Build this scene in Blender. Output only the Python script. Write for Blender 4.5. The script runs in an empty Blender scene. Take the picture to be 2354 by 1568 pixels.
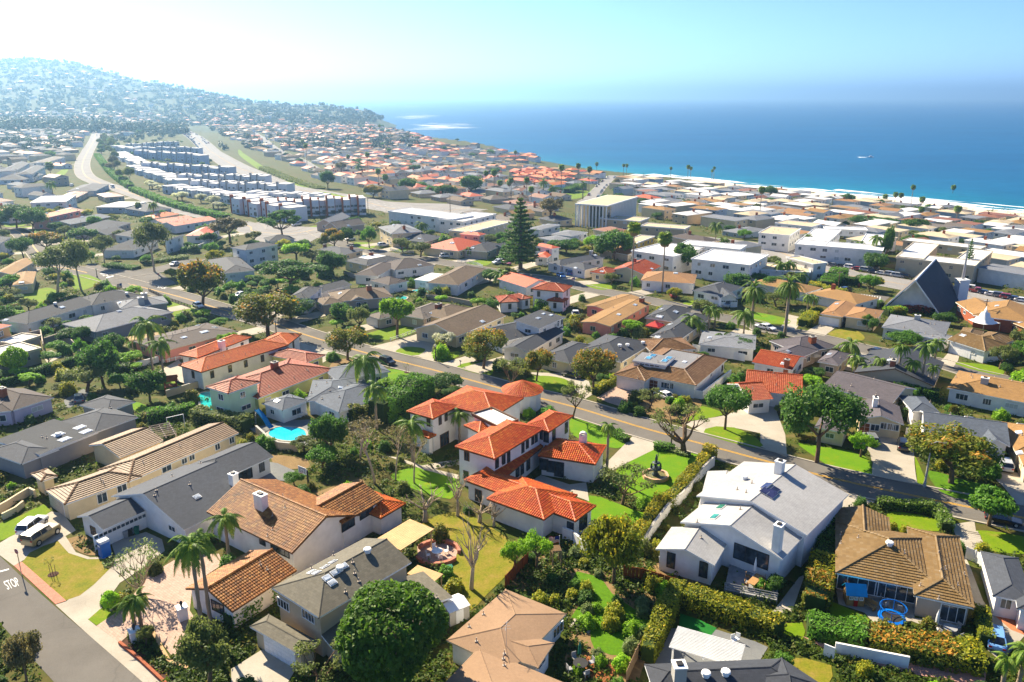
import bpy,math,random
import numpy as np
from mathutils import Vector,Matrix,Euler
rnd=random.Random(11)
nrng=np.random.default_rng(5)
sc=bpy.context.scene
COL=sc.collection
R=math.radians
# camera
CAMZ=58.0
F=1820.0
PITCH=math.atan(562.0/F)
cp,sp=math.cos(PITCH),math.sin(PITCH)
cam=bpy.data.cameras.new('camera')
cam.sensor_width=36.0
cam.lens=36.0*F/2354.0
cam.clip_start=1.0
cam.clip_end=120000.0
camo=bpy.data.objects.new('camera',cam)
COL.objects.link(camo)
camo.location=(0,0,CAMZ)
camo.rotation_euler=(math.pi/2-PITCH,0,0)
sc.camera=camo
# world and sun
SUN_AZ,SUN_EL=323.0,36.0
world=bpy.data.worlds.new('World')
sc.world=world
world.use_nodes=True
wn=world.node_tree
wn.nodes.clear()
sky=wn.nodes.new('ShaderNodeTexSky')
sky.sky_type='NISHITA'
sky.sun_disc=False
sky.sun_elevation=R(SUN_EL)
sky.sun_rotation=R(SUN_AZ)
sky.altitude=1500.0
sky.air_density=0.5
sky.dust_density=0.8
sky.ozone_density=7.0
bg=wn.nodes.new('ShaderNodeBackground')
bg.inputs['Strength'].default_value=0.095
wo=wn.nodes.new('ShaderNodeOutputWorld')
wn.links.new(sky.outputs[0],bg.inputs[0])
wn.links.new(bg.outputs[0],wo.inputs[0])
sun=bpy.data.lights.new('sun','SUN')
sun.energy=5.0
sun.angle=R(0.5)
sun.color=(1.0,0.87,0.66)
suno=bpy.data.objects.new('sun',sun)
COL.objects.link(suno)
_az=R(SUN_AZ)
_sd=Vector((math.sin(_az)*math.cos(R(SUN_EL)),math.cos(_az)*math.cos(R(SUN_EL)),math.sin(R(SUN_EL))))
suno.rotation_euler=_sd.to_track_quat('Z','Y').to_euler()
sc.view_settings.view_transform='Standard'
sc.view_settings.look='None'
sc.view_settings.gamma=1.0
sc.view_settings.exposure=1.5
sc.view_settings.use_curve_mapping=False
sc.render.engine='CYCLES'
cy=sc.cycles
cy.use_denoising=True
cy.max_bounces=5
cy.diffuse_bounces=3
cy.glossy_bounces=2
cy.transmission_bounces=2
cy.transparent_max_bounces=4
cy.volume_bounces=0
cy.caustics_reflective=False
cy.caustics_refractive=False
# terrain height and pixel -> place
SEA=-28.0
def sstep(t):
 t=0.0 if t<0 else 1.0 if t>1 else t
 return t*t*(3-2*t)
SHORE=[(-500,678),(1000,678),(1250,760),(1480,800),(2050,985),(2540,1270),(2750,1330),(3000,1150),(3600,700),(6000,200)]
def shore_u(y):
 for(y0,u0),(y1,u1)in zip(SHORE,SHORE[1:]):
  if y<=y1:
   return u0+(u1-u0)*max(0,(y-y0))/(y1-y0)
 return SHORE[-1][1]
RIDGE=[(-700,161,3900,1750),(0,135,3800,1800),(160,128,3700,1850),(230,142,3600,1850),(330,177,3500,1850),(430,193,3400,1850),
   (560,212,3300,1850),(700,224,3100,1900),(800,236,2950,1950),(860,251,2850,2050),(900,265,2750,2250),(925,278,2700,2450),(960,303,2650,2600)]
def ridge(col):
 if col<=RIDGE[0][0]:return RIDGE[0][1:]
 for a,b in zip(RIDGE,RIDGE[1:]):
  if col<=b[0]:
   t=(col-a[0])/(b[0]-a[0])
   return tuple(a[i]+(b[i]-a[i])*t for i in(1,2,3))
 return None
def hgt(x,y):
 u=0.79*x+0.613*y
 us=shore_u(y)
 z=0.0
 if u>150:
  k=sstep((u-150)/(us-150))
  z=-27.0*k
  if y>1000:
   b=min(1.0,(y-1000)/300.0)
   z=(1-b)*z+b*(-10.0*sstep((u-150)/(us-165))-(18.0*sstep((u-us+22)/22)if u>us-22 else 0.0))
 if u>us:
  z=min(z,-27.0)-min(8.0,(u-us)*0.08)
 if y>1500:
  rr=ridge(1177+F*x/(y*cp))
  if rr:
   row,dr,db=rr
   zr=CAMZ+ray(1177,row)[2]/ray(1177,row)[1]*dr-8
   if y>db and u<us+10:
    t=(y-db)/(dr-db)
    n=7*math.sin(x*.011+y*.007)+5*math.sin(x*.023-y*.017+1)+3*math.sin(x*.05+y*.043)
    hz=zr*(sstep(min(t,1))*.55+.45*min(t,1))*(1 if t<1 else max(0.2,1-(t-1)*1.3))+n*min(1,4*t)*(0.25 if t>.9 else 1)
    cl=1.0 if u<us-60 else sstep((us+10-u)/70)
    z=z+(max(hz,0))*cl
 return z
def ray(px,py):
 X=(px-1177)/F
 Y=(784-py)/F
 return(X,cp+Y*sp,-sp+Y*cp)
def at(px,py,dz=0.0):
 d=ray(px,py)
 z=dz
 for i in range(60):
  t=(CAMZ-z)/-d[2]
  x,y=d[0]*t,d[1]*t
  zn=hgt(x,y)+dz
  if abs(zn-z)<1e-3:
   break
  z=z*.5+zn*.5
 return Vector((x,y,z))
def atz(px,py,z):
 d=ray(px,py)
 t=(CAMZ-z)/-d[2]
 return Vector((d[0]*t,d[1]*t,z))
def pix(v):
 y=v[1]*cp-(v[2]-CAMZ)*sp
 zz=v[1]*sp+(v[2]-CAMZ)*cp
 return(1177+F*v[0]/y,784-F*zz/y)
ZR={'A':(0,1700,960/1754),'B':(900,1700,1020/1864),'C':(1900,1700,980/1791),'D':(2860,1700,980/1791),
  'E':(0,1050,960/2150),'F':(900,1050,1020/2285),'G':(1900,1050,980/2195),'H':(2860,1050,980/2195),
  'I':(0,450,960/2316),'J':(900,450,1020/2354),'K':(1900,450,980/2354),'L':(2860,550,980/2354),
  'Q':(1600,1750,700/2195),'S':(0,2000,480/1882),'T':(2400,1550,500/2240),'V':(3300,1650,500/2240),'Z':(0,0,3840/2354)}
def pp(s):
 x,y=s[1:].split(',')
 x0,y0,k=ZR[s[0]]
 q=2354/3840
 return((x0+float(x)*k)*q,(y0+float(y)*k)*q)
def ground(s,dz=0.0):
 return at(*pp(s),dz)
def pts(s):
 out,L=[],'Z'
 for w in s.split():
  if w[0].isalpha():L=w[0]
  else:w=L+w
  out.append(pp(w))
 return out
# materials
MATS={}
def nodes(name):
 m=bpy.data.materials.new(name)
 m.use_nodes=True
 nt=m.node_tree
 b=nt.nodes['Principled BSDF']
 return m,nt,b
def N(nt,t,**kw):
 n=nt.nodes.new(t)
 for k,v in kw.items():
  if k.startswith('i_'):
   n.inputs[int(k[2:])].default_value=v
  else:
   setattr(n,k,v)
 return n
def ramp(nt,fac,stops):
 r=nt.nodes.new('ShaderNodeValToRGB')
 els=r.color_ramp.elements
 while len(els)<len(stops):els.new(0.5)
 for e,(p,c)in zip(els,stops):
  e.position=p
  e.color=(*c,1)if len(c)==3 else c
 nt.links.new(fac,r.inputs[0])
 return r.outputs[0]
def mixc(nt,fac,a,b,mode='MIX'):
 m=nt.nodes.new('ShaderNodeMix')
 m.data_type='RGBA'
 m.blend_type=mode
 for sock,v in((m.inputs[0],fac),(m.inputs[6],a),(m.inputs[7],b)):
  if isinstance(v,bpy.types.NodeSocket):nt.links.new(v,sock)
  elif isinstance(v,(int,float)):sock.default_value=v
  else:sock.default_value=(*v,1)
 return m.outputs[2]
def tex(nt,scale,detail=3.0,coord='Object',rough=0.6,vec=None):
 n=N(nt,'ShaderNodeTexNoise')
 n.inputs['Scale'].default_value=scale
 n.inputs['Detail'].default_value=detail
 n.inputs['Roughness'].default_value=rough
 if vec is None:
  tc=N(nt,'ShaderNodeNewGeometry')if coord=='World' else N(nt,'ShaderNodeTexCoord')
  vec=tc.outputs['Position' if coord=='World' else coord]
 nt.links.new(vec,n.inputs['Vector'])
 return n.outputs[0]
def bump(nt,b,h,strength=0.3,dist=0.05):
 n=N(nt,'ShaderNodeBump')
 n.inputs['Strength'].default_value=strength
 n.inputs['Distance'].default_value=dist
 nt.links.new(h,n.inputs['Height'])
 nt.links.new(n.outputs[0],b.inputs['Normal'])
def vivid(c,k=1.22):
 g=.3*c[0]+.6*c[1]+.1*c[2]
 return tuple(max(0,g+(v-g)*k)for v in c)
def sh(c,k):return tuple(min(1,max(0,v*k))for v in c)
def M(name,col,rough=0.8,var=0.12,scale=1.2,bmp=0.0,metal=0.0,coord='World',spec=0.3,fine=0.0):
 if name in MATS:return MATS[name]
 m,nt,b=nodes(name)
 col=vivid(col)
 t=tex(nt,scale,5,coord)
 c=ramp(nt,t,[(0.3,sh(col,1-var)),(0.7,sh(col,1+var))])
 if fine:
  t2=tex(nt,scale*14,2,coord)
  c=mixc(nt,fine,c,ramp(nt,t2,[(0.35,sh(col,.5)),(0.65,sh(col,1.5))]))
 nt.links.new(c,b.inputs['Base Color'])
 b.inputs['Roughness'].default_value=rough
 b.inputs['Metallic'].default_value=metal
 b.inputs['Specular IOR Level'].default_value=spec
 if bmp:
  bump(nt,b,tex(nt,scale*20,2,coord),bmp,0.03)
 MATS[name]=m
 return m
def roofmat(name,col,kind,spread=0.25,col2=None):
 if name in MATS:return MATS[name]
 m,nt,b=nodes(name)
 uv=N(nt,'ShaderNodeUVMap')
 col=vivid(col)
 col2=col2 or sh(col,1+spread)
 big=tex(nt,0.16,4,'World')
 if kind in('shingle','shake'):
  br=N(nt,'ShaderNodeTexBrick')
  nt.links.new(uv.outputs[0],br.inputs['Vector'])
  w=0.42 if kind=='shingle' else 0.34
  br.inputs['Scale'].default_value=1.0
  br.inputs['Brick Width'].default_value=w
  br.inputs['Row Height'].default_value=0.28 if kind=='shingle' else 0.45
  br.inputs['Mortar Size'].default_value=0.018
  br.inputs['Mortar Smooth'].default_value=0.4
  br.inputs['Bias'].default_value=0.0
  br.inputs['Color1'].default_value=(*sh(col,1-spread),1)
  br.inputs['Color2'].default_value=(*col2,1)
  br.inputs['Mortar'].default_value=(*sh(col,.55),1)
  c=mixc(nt,0.4,br.outputs[0],ramp(nt,tex(nt,1.6,6,'World',.75),[(0.3,sh(col,.6)),(0.7,sh(col,1.4))]))
  c=mixc(nt,0.3,c,ramp(nt,big,[(0.35,sh(col,.75)),(0.65,sh(col,1.3))]))
  bump(nt,b,br.outputs[1],-0.5,0.03)
  b.inputs['Roughness'].default_value=0.85
  b.inputs['Specular IOR Level'].default_value=0.35
 elif kind=='tone':
  at_=N(nt,'ShaderNodeAttribute',attribute_name='tone')
  c=ramp(nt,at_.outputs['Fac'],[(0.0,sh(col,1-spread)),(0.55,col),(1.0,col2)])
  c=mixc(nt,0.3,c,ramp(nt,big,[(0.35,sh(col,.5)),(0.65,sh(col2,1.1))]))
  b.inputs['Roughness'].default_value=0.62
  b.inputs['Specular IOR Level'].default_value=0.35
 elif kind=='ribs':
  wv=N(nt,'ShaderNodeTexWave',wave_type='BANDS',bands_direction='X')
  wv.inputs['Scale'].default_value=0.9
  nt.links.new(uv.outputs[0],wv.inputs['Vector'])
  wy=N(nt,'ShaderNodeTexWave',wave_type='BANDS',bands_direction='Y',wave_profile='SAW')
  wy.inputs['Scale'].default_value=0.8
  nt.links.new(uv.outputs[0],wy.inputs['Vector'])
  c=ramp(nt,tex(nt,2.5,4,'World',.8),[(0.3,sh(col,1-spread)),(0.7,col2)])
  c=mixc(nt,0.25,c,ramp(nt,wy.outputs[1],[(0.0,sh(col,.5)),(0.4,col)]))
  bump(nt,b,wv.outputs[1],0.6,0.08)
  b.inputs['Roughness'].default_value=0.65
 else:
  c=ramp(nt,big,[(0.3,sh(col,1-spread)),(0.7,col2)])
  c=mixc(nt,0.35,c,ramp(nt,tex(nt,3.0,8,'World',.8),[(0.35,sh(col,.65)),(0.65,sh(col,1.3))]))
  b.inputs['Roughness'].default_value=0.9
  b.inputs['Specular IOR Level'].default_value=0.2
 nt.links.new(c,b.inputs['Base Color'])
 MATS[name]=m
 return m
def leafmat(name,c0,c1,c2,trans=0.5,rough=0.55):
 if name in MATS:return MATS[name]
 m,nt,b=nodes(name)
 a=N(nt,'ShaderNodeAttribute',attribute_name='tone')
 oi=N(nt,'ShaderNodeObjectInfo')
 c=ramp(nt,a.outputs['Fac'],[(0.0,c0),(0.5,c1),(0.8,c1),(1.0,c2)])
 hs=N(nt,'ShaderNodeHueSaturation')
 mr=N(nt,'ShaderNodeMapRange')
 mr.inputs[3].default_value=0.8;mr.inputs[4].default_value=1.2
 nt.links.new(oi.outputs['Random'],mr.inputs[0])
 nt.links.new(mr.outputs[0],hs.inputs['Value'])
 nt.links.new(c,hs.inputs['Color'])
 b.inputs['Roughness'].default_value=rough
 b.inputs['Specular IOR Level'].default_value=0.25
 nt.links.new(hs.outputs[0],b.inputs['Base Color'])
 tr=N(nt,'ShaderNodeBsdfTranslucent')
 nt.links.new(hs.outputs[0],tr.inputs[0])
 mx=N(nt,'ShaderNodeMixShader')
 mx.inputs[0].default_value=trans
 nt.links.new(b.outputs[0],mx.inputs[1]);nt.links.new(tr.outputs[0],mx.inputs[2])
 nt.links.new(mx.outputs[0],nt.nodes['Material Output'].inputs[0])
 MATS[name]=m
 return m
def glassmat(name,col,rough=0.08):
 if name in MATS:return MATS[name]
 m,nt,b=nodes(name)
 t=tex(nt,0.9,2,'World')
 nt.links.new(ramp(nt,t,[(0.35,sh(col,.5)),(0.65,sh(col,1.7))]),b.inputs['Base Color'])
 b.inputs['Roughness'].default_value=rough
 b.inputs['Specular IOR Level'].default_value=0.8
 MATS[name]=m
 return m
GLASS=glassmat('window_glass',(0.035,0.05,0.065))
CARGLASS=glassmat('car_glass',(0.012,0.015,0.02),.04)
WHITE=M('white_paint',(0.80,0.80,0.78),0.6,.04)
DARK=M('dark_paint',(0.03,0.028,0.026),0.5,.1)
WOOD=M('weathered_wood',(0.30,0.21,0.13),.8,.2,2)
METAL=M('galvanised_metal',(0.5,0.5,0.5),.35,.1,3,metal=.7)
TYRE=M('tyre_rubber',(0.02,0.02,0.02),.8)
# objects
def tag(o,label=None,cat=None,group=None,kind=None):
 if label:o['label']=label
 if cat:o['category']=cat
 if group:o['group']=group
 if kind:o['kind']=kind
 return o
def mesh(name,v,f,mats,mi=None,tone=None,uv=None,smooth=False):
 me=bpy.data.meshes.new(name)
 me.from_pydata([tuple(q)for q in v],[],f)
 if not isinstance(mats,(list,tuple)):mats=[mats]
 for m in mats:me.materials.append(m)
 if mi is not None:me.polygons.foreach_set('material_index',mi)
 if tone is not None:
  a=me.attributes.new('tone','FLOAT','FACE')
  a.data.foreach_set('value',tone)
 if uv is not None:
  l=me.uv_layers.new(name='UVMap')
  l.data.foreach_set('uv',[c for p in uv for q in p for c in q])
 if smooth:me.polygons.foreach_set('use_smooth',[True]*len(f))
 me.update()
 return me
def link(name,data,parent=None,loc=(0,0,0),rz=0.0,scale=None):
 o=bpy.data.objects.new(name,data)
 COL.objects.link(o)
 if parent:o.parent=parent
 o.location=loc
 if rz:o.rotation_euler=(0,0,rz)
 if scale is not None:o.scale=scale if isinstance(scale,(tuple,list))else(scale,)*3
 return o
def empty(name,loc,rz=0.0,label=None,cat=None,group=None,scale=None):
 o=link(name,None,None,loc,rz,scale)
 o.empty_display_size=.5
 return tag(o,label,cat,group)
class MB:
 def __init__(s):
  s.v,s.f,s.mi,s.t,s.uvs=[],[],[],[],[]
 def face(s,p,mi=0,t=.5,uv=None):
  n=len(s.v)
  s.v+=[tuple(q)for q in p]
  s.f.append(tuple(range(n,n+len(p))))
  s.mi.append(mi);s.t.append(t)
  s.uvs.append(uv or[(0,0)]*len(p))
  return s
 def poly(s,v,f,mi=0,t=.5):
  n=len(s.v)
  s.v+=[tuple(q)for q in v]
  for q in f:
   s.f.append(tuple(i+n for i in q));s.mi.append(mi);s.t.append(t)
   s.uvs.append([(0,0)]*len(q))
 def box(s,a,b,mi=0,M_=None,t=.5):
  (x0,y0,z0),(x1,y1,z1)=a,b
  v=[Vector(q)for q in((x0,y0,z0),(x1,y0,z0),(x1,y1,z0),(x0,y1,z0),(x0,y0,z1),(x1,y0,z1),(x1,y1,z1),(x0,y1,z1))]
  if M_ is not None:v=[M_@q for q in v]
  s.poly(v,[(0,3,2,1),(4,5,6,7),(0,1,5,4),(1,2,6,5),(2,3,7,6),(3,0,4,7)],mi,t)
  return s
 def bar(s,p,q,w,h=None,mi=0,up=(0,0,1)):
  p,q=Vector(p),Vector(q)
  h=h or w
  d=(q-p);L=d.length
  if L<1e-6:return s
  d/=L
  u=Vector(up)
  if abs(d.dot(u))>.98:u=Vector((1,0,0))
  x=d.cross(u).normalized();z=x.cross(d)
  v=[]
  for e in(p,q):
   for a,b in((-1,-1),(1,-1),(1,1),(-1,1)):
    v.append(e+x*(a*w/2)+z*(b*h/2))
  s.poly(v,[(0,1,2,3),(7,6,5,4),(0,4,5,1),(1,5,6,2),(2,6,7,3),(3,7,4,0)],mi)
  return s
 def tube(s,P,rad,n=7,mi=0,cap=True,t=.5):
  P=[Vector(q)for q in P]
  rings=[]
  for i,c in enumerate(P):
   d=(P[min(i+1,len(P)-1)]-P[max(i-1,0)])
   if d.length<1e-6:d=Vector((0,0,1))
   d.normalize()
   u=Vector((1,0,0))if abs(d.x)<.9 else Vector((0,1,0))
   x=d.cross(u).normalized();y=d.cross(x)
   r=rad[i]if isinstance(rad,(list,tuple))else rad
   rings.append([c+x*(r*math.cos(k*math.tau/n))+y*(r*math.sin(k*math.tau/n))for k in range(n)])
  v=[q for r_ in rings for q in r_]
  f=[]
  for i in range(len(P)-1):
   for k in range(n):
    a,b=i*n+k,i*n+(k+1)%n
    f.append((a,a+n,b+n,b))
  if cap:f+=[tuple(range(n)),tuple(range((len(P)-1)*n,len(P)*n))[::-1]]
  s.poly(v,f,mi,t)
  return s
 def lathe(s,prof,n=14,c=(0,0,0),mi=0):
  v=[]
  for r,z in prof:
   v+=[(c[0]+r*math.cos(k*math.tau/n),c[1]+r*math.sin(k*math.tau/n),c[2]+z)for k in range(n)]
  f=[]
  for i in range(len(prof)-1):
   for k in range(n):
    a,b=i*n+k,i*n+(k+1)%n
    f.append((a,b,b+n,a+n))
  s.poly(v,f,mi)
  return s
 def prism(s,P,z0,z1,mi=0):
  n=len(P)
  v=[(p[0],p[1],z0)for p in P]+[(p[0],p[1],z1)for p in P]
  s.poly(v,[tuple(range(n))[::-1],tuple(range(n,2*n))]+[(i,(i+1)%n,(i+1)%n+n,i+n)for i in range(n)],mi)
  return s
 def shift(s,o):
  s.v=[(q[0]-o[0],q[1]-o[1],q[2]-o[2])for q in s.v]
  return s
 def mesh(s,name,mats,smooth=False,tone=False,uv=False):
  return mesh(name,s.v,s.f,mats,s.mi,s.t if tone else None,s.uvs if uv else None,smooth)
 def build(s,name,mats,parent=None,loc=(0,0,0),rz=0.0,smooth=False,tone=False,uv=False):
  return link(name,s.mesh(name,mats,smooth,tone,uv),parent,loc,rz)
# ground, sea, beach
def groundmat(name,cols,scale,rough=.95,fine=.35,fscale=5.0,stretch=None,bmp=0.15):
 if name in MATS:return MATS[name]
 m,nt,b=nodes(name)
 g=N(nt,'ShaderNodeNewGeometry')
 t=tex(nt,scale,6,'World',.65)
 cols=[vivid(q)for q in cols]
 n=len(cols)
 c=ramp(nt,t,[(0.3+0.4*i/(n-1),q)for i,q in enumerate(cols)])
 t2=tex(nt,fscale,4,'World',.75)
 mid=cols[n//2]
 c=mixc(nt,fine,c,ramp(nt,t2,[(0.3,sh(mid,.55)),(0.7,sh(mid,1.5))]))
 if 'asphalt' in name or 'concrete' in name:
  vo=N(nt,'ShaderNodeTexVoronoi',feature='DISTANCE_TO_EDGE')
  vo.inputs['Scale'].default_value=.09 if 'asphalt' in name else .22
  ad=N(nt,'ShaderNodeVectorMath',operation='ADD')
  nt.links.new(g.outputs['Position'],ad.inputs[0])
  ns=N(nt,'ShaderNodeTexNoise');ns.inputs['Scale'].default_value=.5
  nt.links.new(g.outputs['Position'],ns.inputs['Vector']);nt.links.new(ns.outputs['Color'],ad.inputs[1])
  nt.links.new(ad.outputs[0],vo.inputs['Vector'])
  c=mixc(nt,ramp(nt,vo.outputs['Distance'],[(0.0,(.28,.28,.28)),(.007,(0,0,0))]),c,sh(mid,.45))
  c=mixc(nt,ramp(nt,tex(nt,.06,2,'World'),[(.56,(0,0,0)),(.6,(.3,.3,.3))]),c,sh(mid,.6))
 nt.links.new(c,b.inputs['Base Color'])
 b.inputs['Roughness'].default_value=rough
 b.inputs['Specular IOR Level'].default_value=0.2
 bump(nt,b,t2,bmp,.05)
 MATS[name]=m
 return m
LAND=groundmat('garden_ground',[(0.045,0.06,0.012),(0.11,0.08,0.035),(0.045,0.065,0.011),(0.20,0.145,0.075)],.11,fscale=2.2)
HILL=groundmat('hill_scrub',[(0.04,0.06,0.025),(0.09,0.085,0.045),(0.035,0.055,0.02),(0.14,0.12,0.08)],.012,fscale=.12)
LAWN=groundmat('lawn_grass',[(0.085,0.145,0.010),(0.12,0.19,0.012),(0.14,0.20,0.02),(0.24,0.21,0.06)],.4,fine=.35,fscale=4)
LAWNV=groundmat('lush_lawn_grass',[(0.075,0.165,0.007),(0.10,0.20,0.009),(0.12,0.21,0.012),(0.19,0.21,0.03)],.35,fine=.3,fscale=5)
LAWNY=groundmat('yellowish_lawn_grass',[(0.08,0.12,0.010),(0.14,0.16,0.018),(0.20,0.17,0.045),(0.28,0.20,0.09)],.5,fine=.4,fscale=4)
WILD=groundmat('wild_grass',[(0.09,0.075,0.03),(0.06,0.13,0.012),(0.085,0.17,0.015),(0.11,0.19,0.02)],.4,fine=.5,fscale=3)
DIRT=groundmat('bare_soil',[(0.13,0.085,0.045),(0.20,0.14,0.075),(0.27,0.195,0.11)],.35,fine=.4,fscale=4)
MULCH=groundmat('dark_mulch',[(0.03,0.02,0.013),(0.06,0.032,0.022),(0.085,0.045,0.03)],.8,fine=.4)
ASPH=groundmat('asphalt',[(0.115,0.106,0.094),(0.142,0.132,0.118),(0.17,0.158,0.142)],.14,fine=.25,fscale=9,bmp=.05)
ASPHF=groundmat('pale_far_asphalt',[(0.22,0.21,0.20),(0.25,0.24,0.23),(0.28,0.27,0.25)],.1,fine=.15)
CONC=groundmat('concrete',[(0.33,0.30,0.25),(0.385,0.35,0.295),(0.43,0.40,0.34)],.25,fine=.15,fscale=5,bmp=.04)
CONCB=groundmat('bluish_concrete',[(0.13,0.135,0.14),(0.165,0.17,0.17),(0.20,0.20,0.19)],.3,fine=.15,fscale=5,bmp=.04)
TERR=groundmat('terracotta_paving',[(0.36,0.13,0.07),(0.44,0.17,0.10),(0.48,0.21,0.13)],.5,fine=.25)
SAND=groundmat('sand',[(0.55,0.47,0.36),(0.63,0.55,0.44),(0.70,0.63,0.52)],.05,fine=.1)
TURF=groundmat('artificial_turf',[(0.02,0.10,0.025),(0.025,0.13,0.03),(0.03,0.15,0.03)],.5)
def brickmat(name,c1,c2,mortar,w,h,rough=.85):
 if name in MATS:return MATS[name]
 m,nt,b=nodes(name)
 g=N(nt,'ShaderNodeNewGeometry')
 mp=N(nt,'ShaderNodeMapping')
 mp.inputs['Rotation'].default_value=(0,0,R(38))
 nt.links.new(g.outputs['Position'],mp.inputs[0])
 br=N(nt,'ShaderNodeTexBrick')
 nt.links.new(mp.outputs[0],br.inputs['Vector'])
 br.inputs['Scale'].default_value=1
 br.inputs['Brick Width'].default_value=w
 br.inputs['Row Height'].default_value=h
 br.inputs['Mortar Size'].default_value=.02
 br.inputs['Color1'].default_value=(*c1,1);br.inputs['Color2'].default_value=(*c2,1);br.inputs['Mortar'].default_value=(*mortar,1)
 c=mixc(nt,.4,br.outputs[0],ramp(nt,tex(nt,2.2,6,'World',.8),[(.3,sh(c1,.7)),(.7,sh(c2,1.25))]))
 nt.links.new(c,b.inputs['Base Color'])
 b.inputs['Roughness'].default_value=rough
 MATS[name]=m
 return m
PAVER=brickmat('pink_pavers',(0.37,0.23,0.17),(0.47,0.33,0.25),(0.22,0.14,0.10),.5,.3)
BRICKP=brickmat('red_brick_paving',(0.42,0.12,0.065),(0.52,0.19,0.11),(0.30,0.14,0.09),.4,.16)
BRICKD=brickmat('dusty_brick_path',(0.36,0.17,0.13),(0.46,0.25,0.19),(0.28,0.16,0.12),.4,.2)
def land():
 rows=[-90.0]
 while rows[-1]<5600:
  y=rows[-1]
  rows.append(y+(10 if y<420 else 10+(y-420)*.03))
 nc=230
 v,f=[],[]
 for y in rows:
  w=y+190
  for k in range(nc+1):
   x=w*(-1.25+2.3*k/nc)
   v.append((x,y,hgt(x,y)))
 n=nc+1
 mi=[]
 for i in range(len(rows)-1):
  for k in range(nc):
   f.append((i*n+k,i*n+k+1,(i+1)*n+k+1,(i+1)*n+k))
   mi.append(1 if rows[i]>1500 else 0)
 o=link('ground',mesh('ground',v,f,[LAND,HILL],mi,smooth=True))
 tag(o,kind='structure',label='garden soil and scrub running from the houses to the hazy hill')
land()
def seamat():
 m,nt,b=nodes('sea_water')
 g=N(nt,'ShaderNodeNewGeometry')
 dp=N(nt,'ShaderNodeVectorMath',operation='DOT_PRODUCT')
 dp.inputs[1].default_value=(.79,.613,0)
 nt.links.new(g.outputs['Position'],dp.inputs[0])
 mr=N(nt,'ShaderNodeMapRange')
 mr.inputs[1].default_value=670;mr.inputs[2].default_value=1500
 nt.links.new(dp.outputs['Value'],mr.inputs[0])
 c=ramp(nt,mr.outputs[0],[(0.0,(0.02,0.23,0.27)),(0.06,(0.001,0.15,0.235)),(0.2,(0.0005,0.10,0.21)),(0.55,(0.0005,0.088,0.205)),(1.0,(0.0005,0.085,0.205))])
 mp=N(nt,'ShaderNodeMapping')
 mp.inputs['Rotation'].default_value=(0,0,R(-38))
 mp.inputs['Scale'].default_value=(.035,.22,1)
 nt.links.new(g.outputs['Position'],mp.inputs[0])
 t=tex(nt,1.0,6,rough=.7,vec=mp.outputs[0])
 mp2=N(nt,'ShaderNodeMapping')
 mp2.inputs['Rotation'].default_value=(0,0,R(-30))
 mp2.inputs['Scale'].default_value=(.0025,.009,1)
 nt.links.new(g.outputs['Position'],mp2.inputs[0])
 t2=tex(nt,1.0,4,vec=mp2.outputs[0])
 c=mixc(nt,.5,c,mixc(nt,1.0,c,ramp(nt,t,[(.35,(.45,.5,.55)),(.65,(1.4,1.4,1.4))]),'MULTIPLY'))
 c=mixc(nt,.4,c,mixc(nt,1.0,c,ramp(nt,t2,[(.35,(.55,.6,.7)),(.65,(1.3,1.3,1.25))]),'MULTIPLY'))
 nt.links.new(c,b.inputs['Base Color'])
 b.inputs['Roughness'].default_value=0.42
 b.inputs['IOR'].default_value=1.33
 b.inputs['Specular IOR Level'].default_value=0.15
 bump(nt,b,t,.5,1.2)
 return m
def sea():
 v,f=[],[]
 rows=[200]
 while rows[-1]<60000:rows.append(rows[-1]*1.25)
 nc=24
 for y in rows:
  for k in range(nc+1):
   v.append(((y+900)*(-1.0+2.9*k/nc)+200,y,SEA))
 n=nc+1
 for i in range(len(rows)-1):
  for k in range(nc):f.append((i*n+k,i*n+k+1,(i+1)*n+k+1,(i+1)*n+k))
 tag(link('sea',mesh('sea',v,f,seamat())),kind='structure',label='blue ocean reaching the horizon, turquoise by the beach')
sea()
def uw(u,w):return Vector((u*.79-w*.613,u*.613+w*.79))
def wob(w,a,s):return a*(math.sin(w*.021+s)+.6*math.sin(w*.057+2*s)+.35*math.sin(w*.13+3*s))
def strip(name,fa,fb,w0,w1,step,mat,z=None,dz=.1,label=None,kind='structure'):
 v,f=[],[]
 w=w0
 while w<=w1:
  for fu in(fa,fb):
   q=uw(fu(w),w)
   v.append((q.x,q.y,z if z is not None else hgt(q.x,q.y)+dz))
  w+=step
 for i in range(len(v)//2-1):f.append((2*i,2*i+1,2*i+3,2*i+2))
 tag(link(name,mesh(name,v,f,mat)),kind=kind,label=label)
FOAM=M('sea_foam',(0.82,0.86,0.87),.9,.08,.2)
strip('beach',lambda w:632+wob(w,2,1),lambda w:684,-420,560,8,SAND,None,.25,'pale sand beach behind the apartment blocks')
def us_w(w):
 for k in range(8):
  q=uw(680,w)
 return 678 if q.y<1000 else shore_u(q.y)
strip('surf',lambda w:676+wob(w,1.5,4),lambda w:700+wob(w,6,.5),-420,640,4,FOAM,SEA+.06,label='white surf washing along the beach',kind='stuff')
strip('breaking_wave',lambda w:709+wob(w,3,2),lambda w:713+wob(w,5,2.9),-380,150,4,FOAM,SEA+.07,label='thin white line of a breaking wave off the beach',kind='stuff')
strip('breaking_wave',lambda w:706+wob(w,4,6),lambda w:711+wob(w,4,7),220,620,4,FOAM,SEA+.08,label='foam line beyond the surf near the bluff',kind='stuff')
strip('breaking_wave',lambda w:722+wob(w,4,9),lambda w:724+max(-1.5,wob(w,3,11)),-300,420,4,FOAM,SEA+.075,label='faint outer foam line off the beach',kind='stuff')
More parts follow.
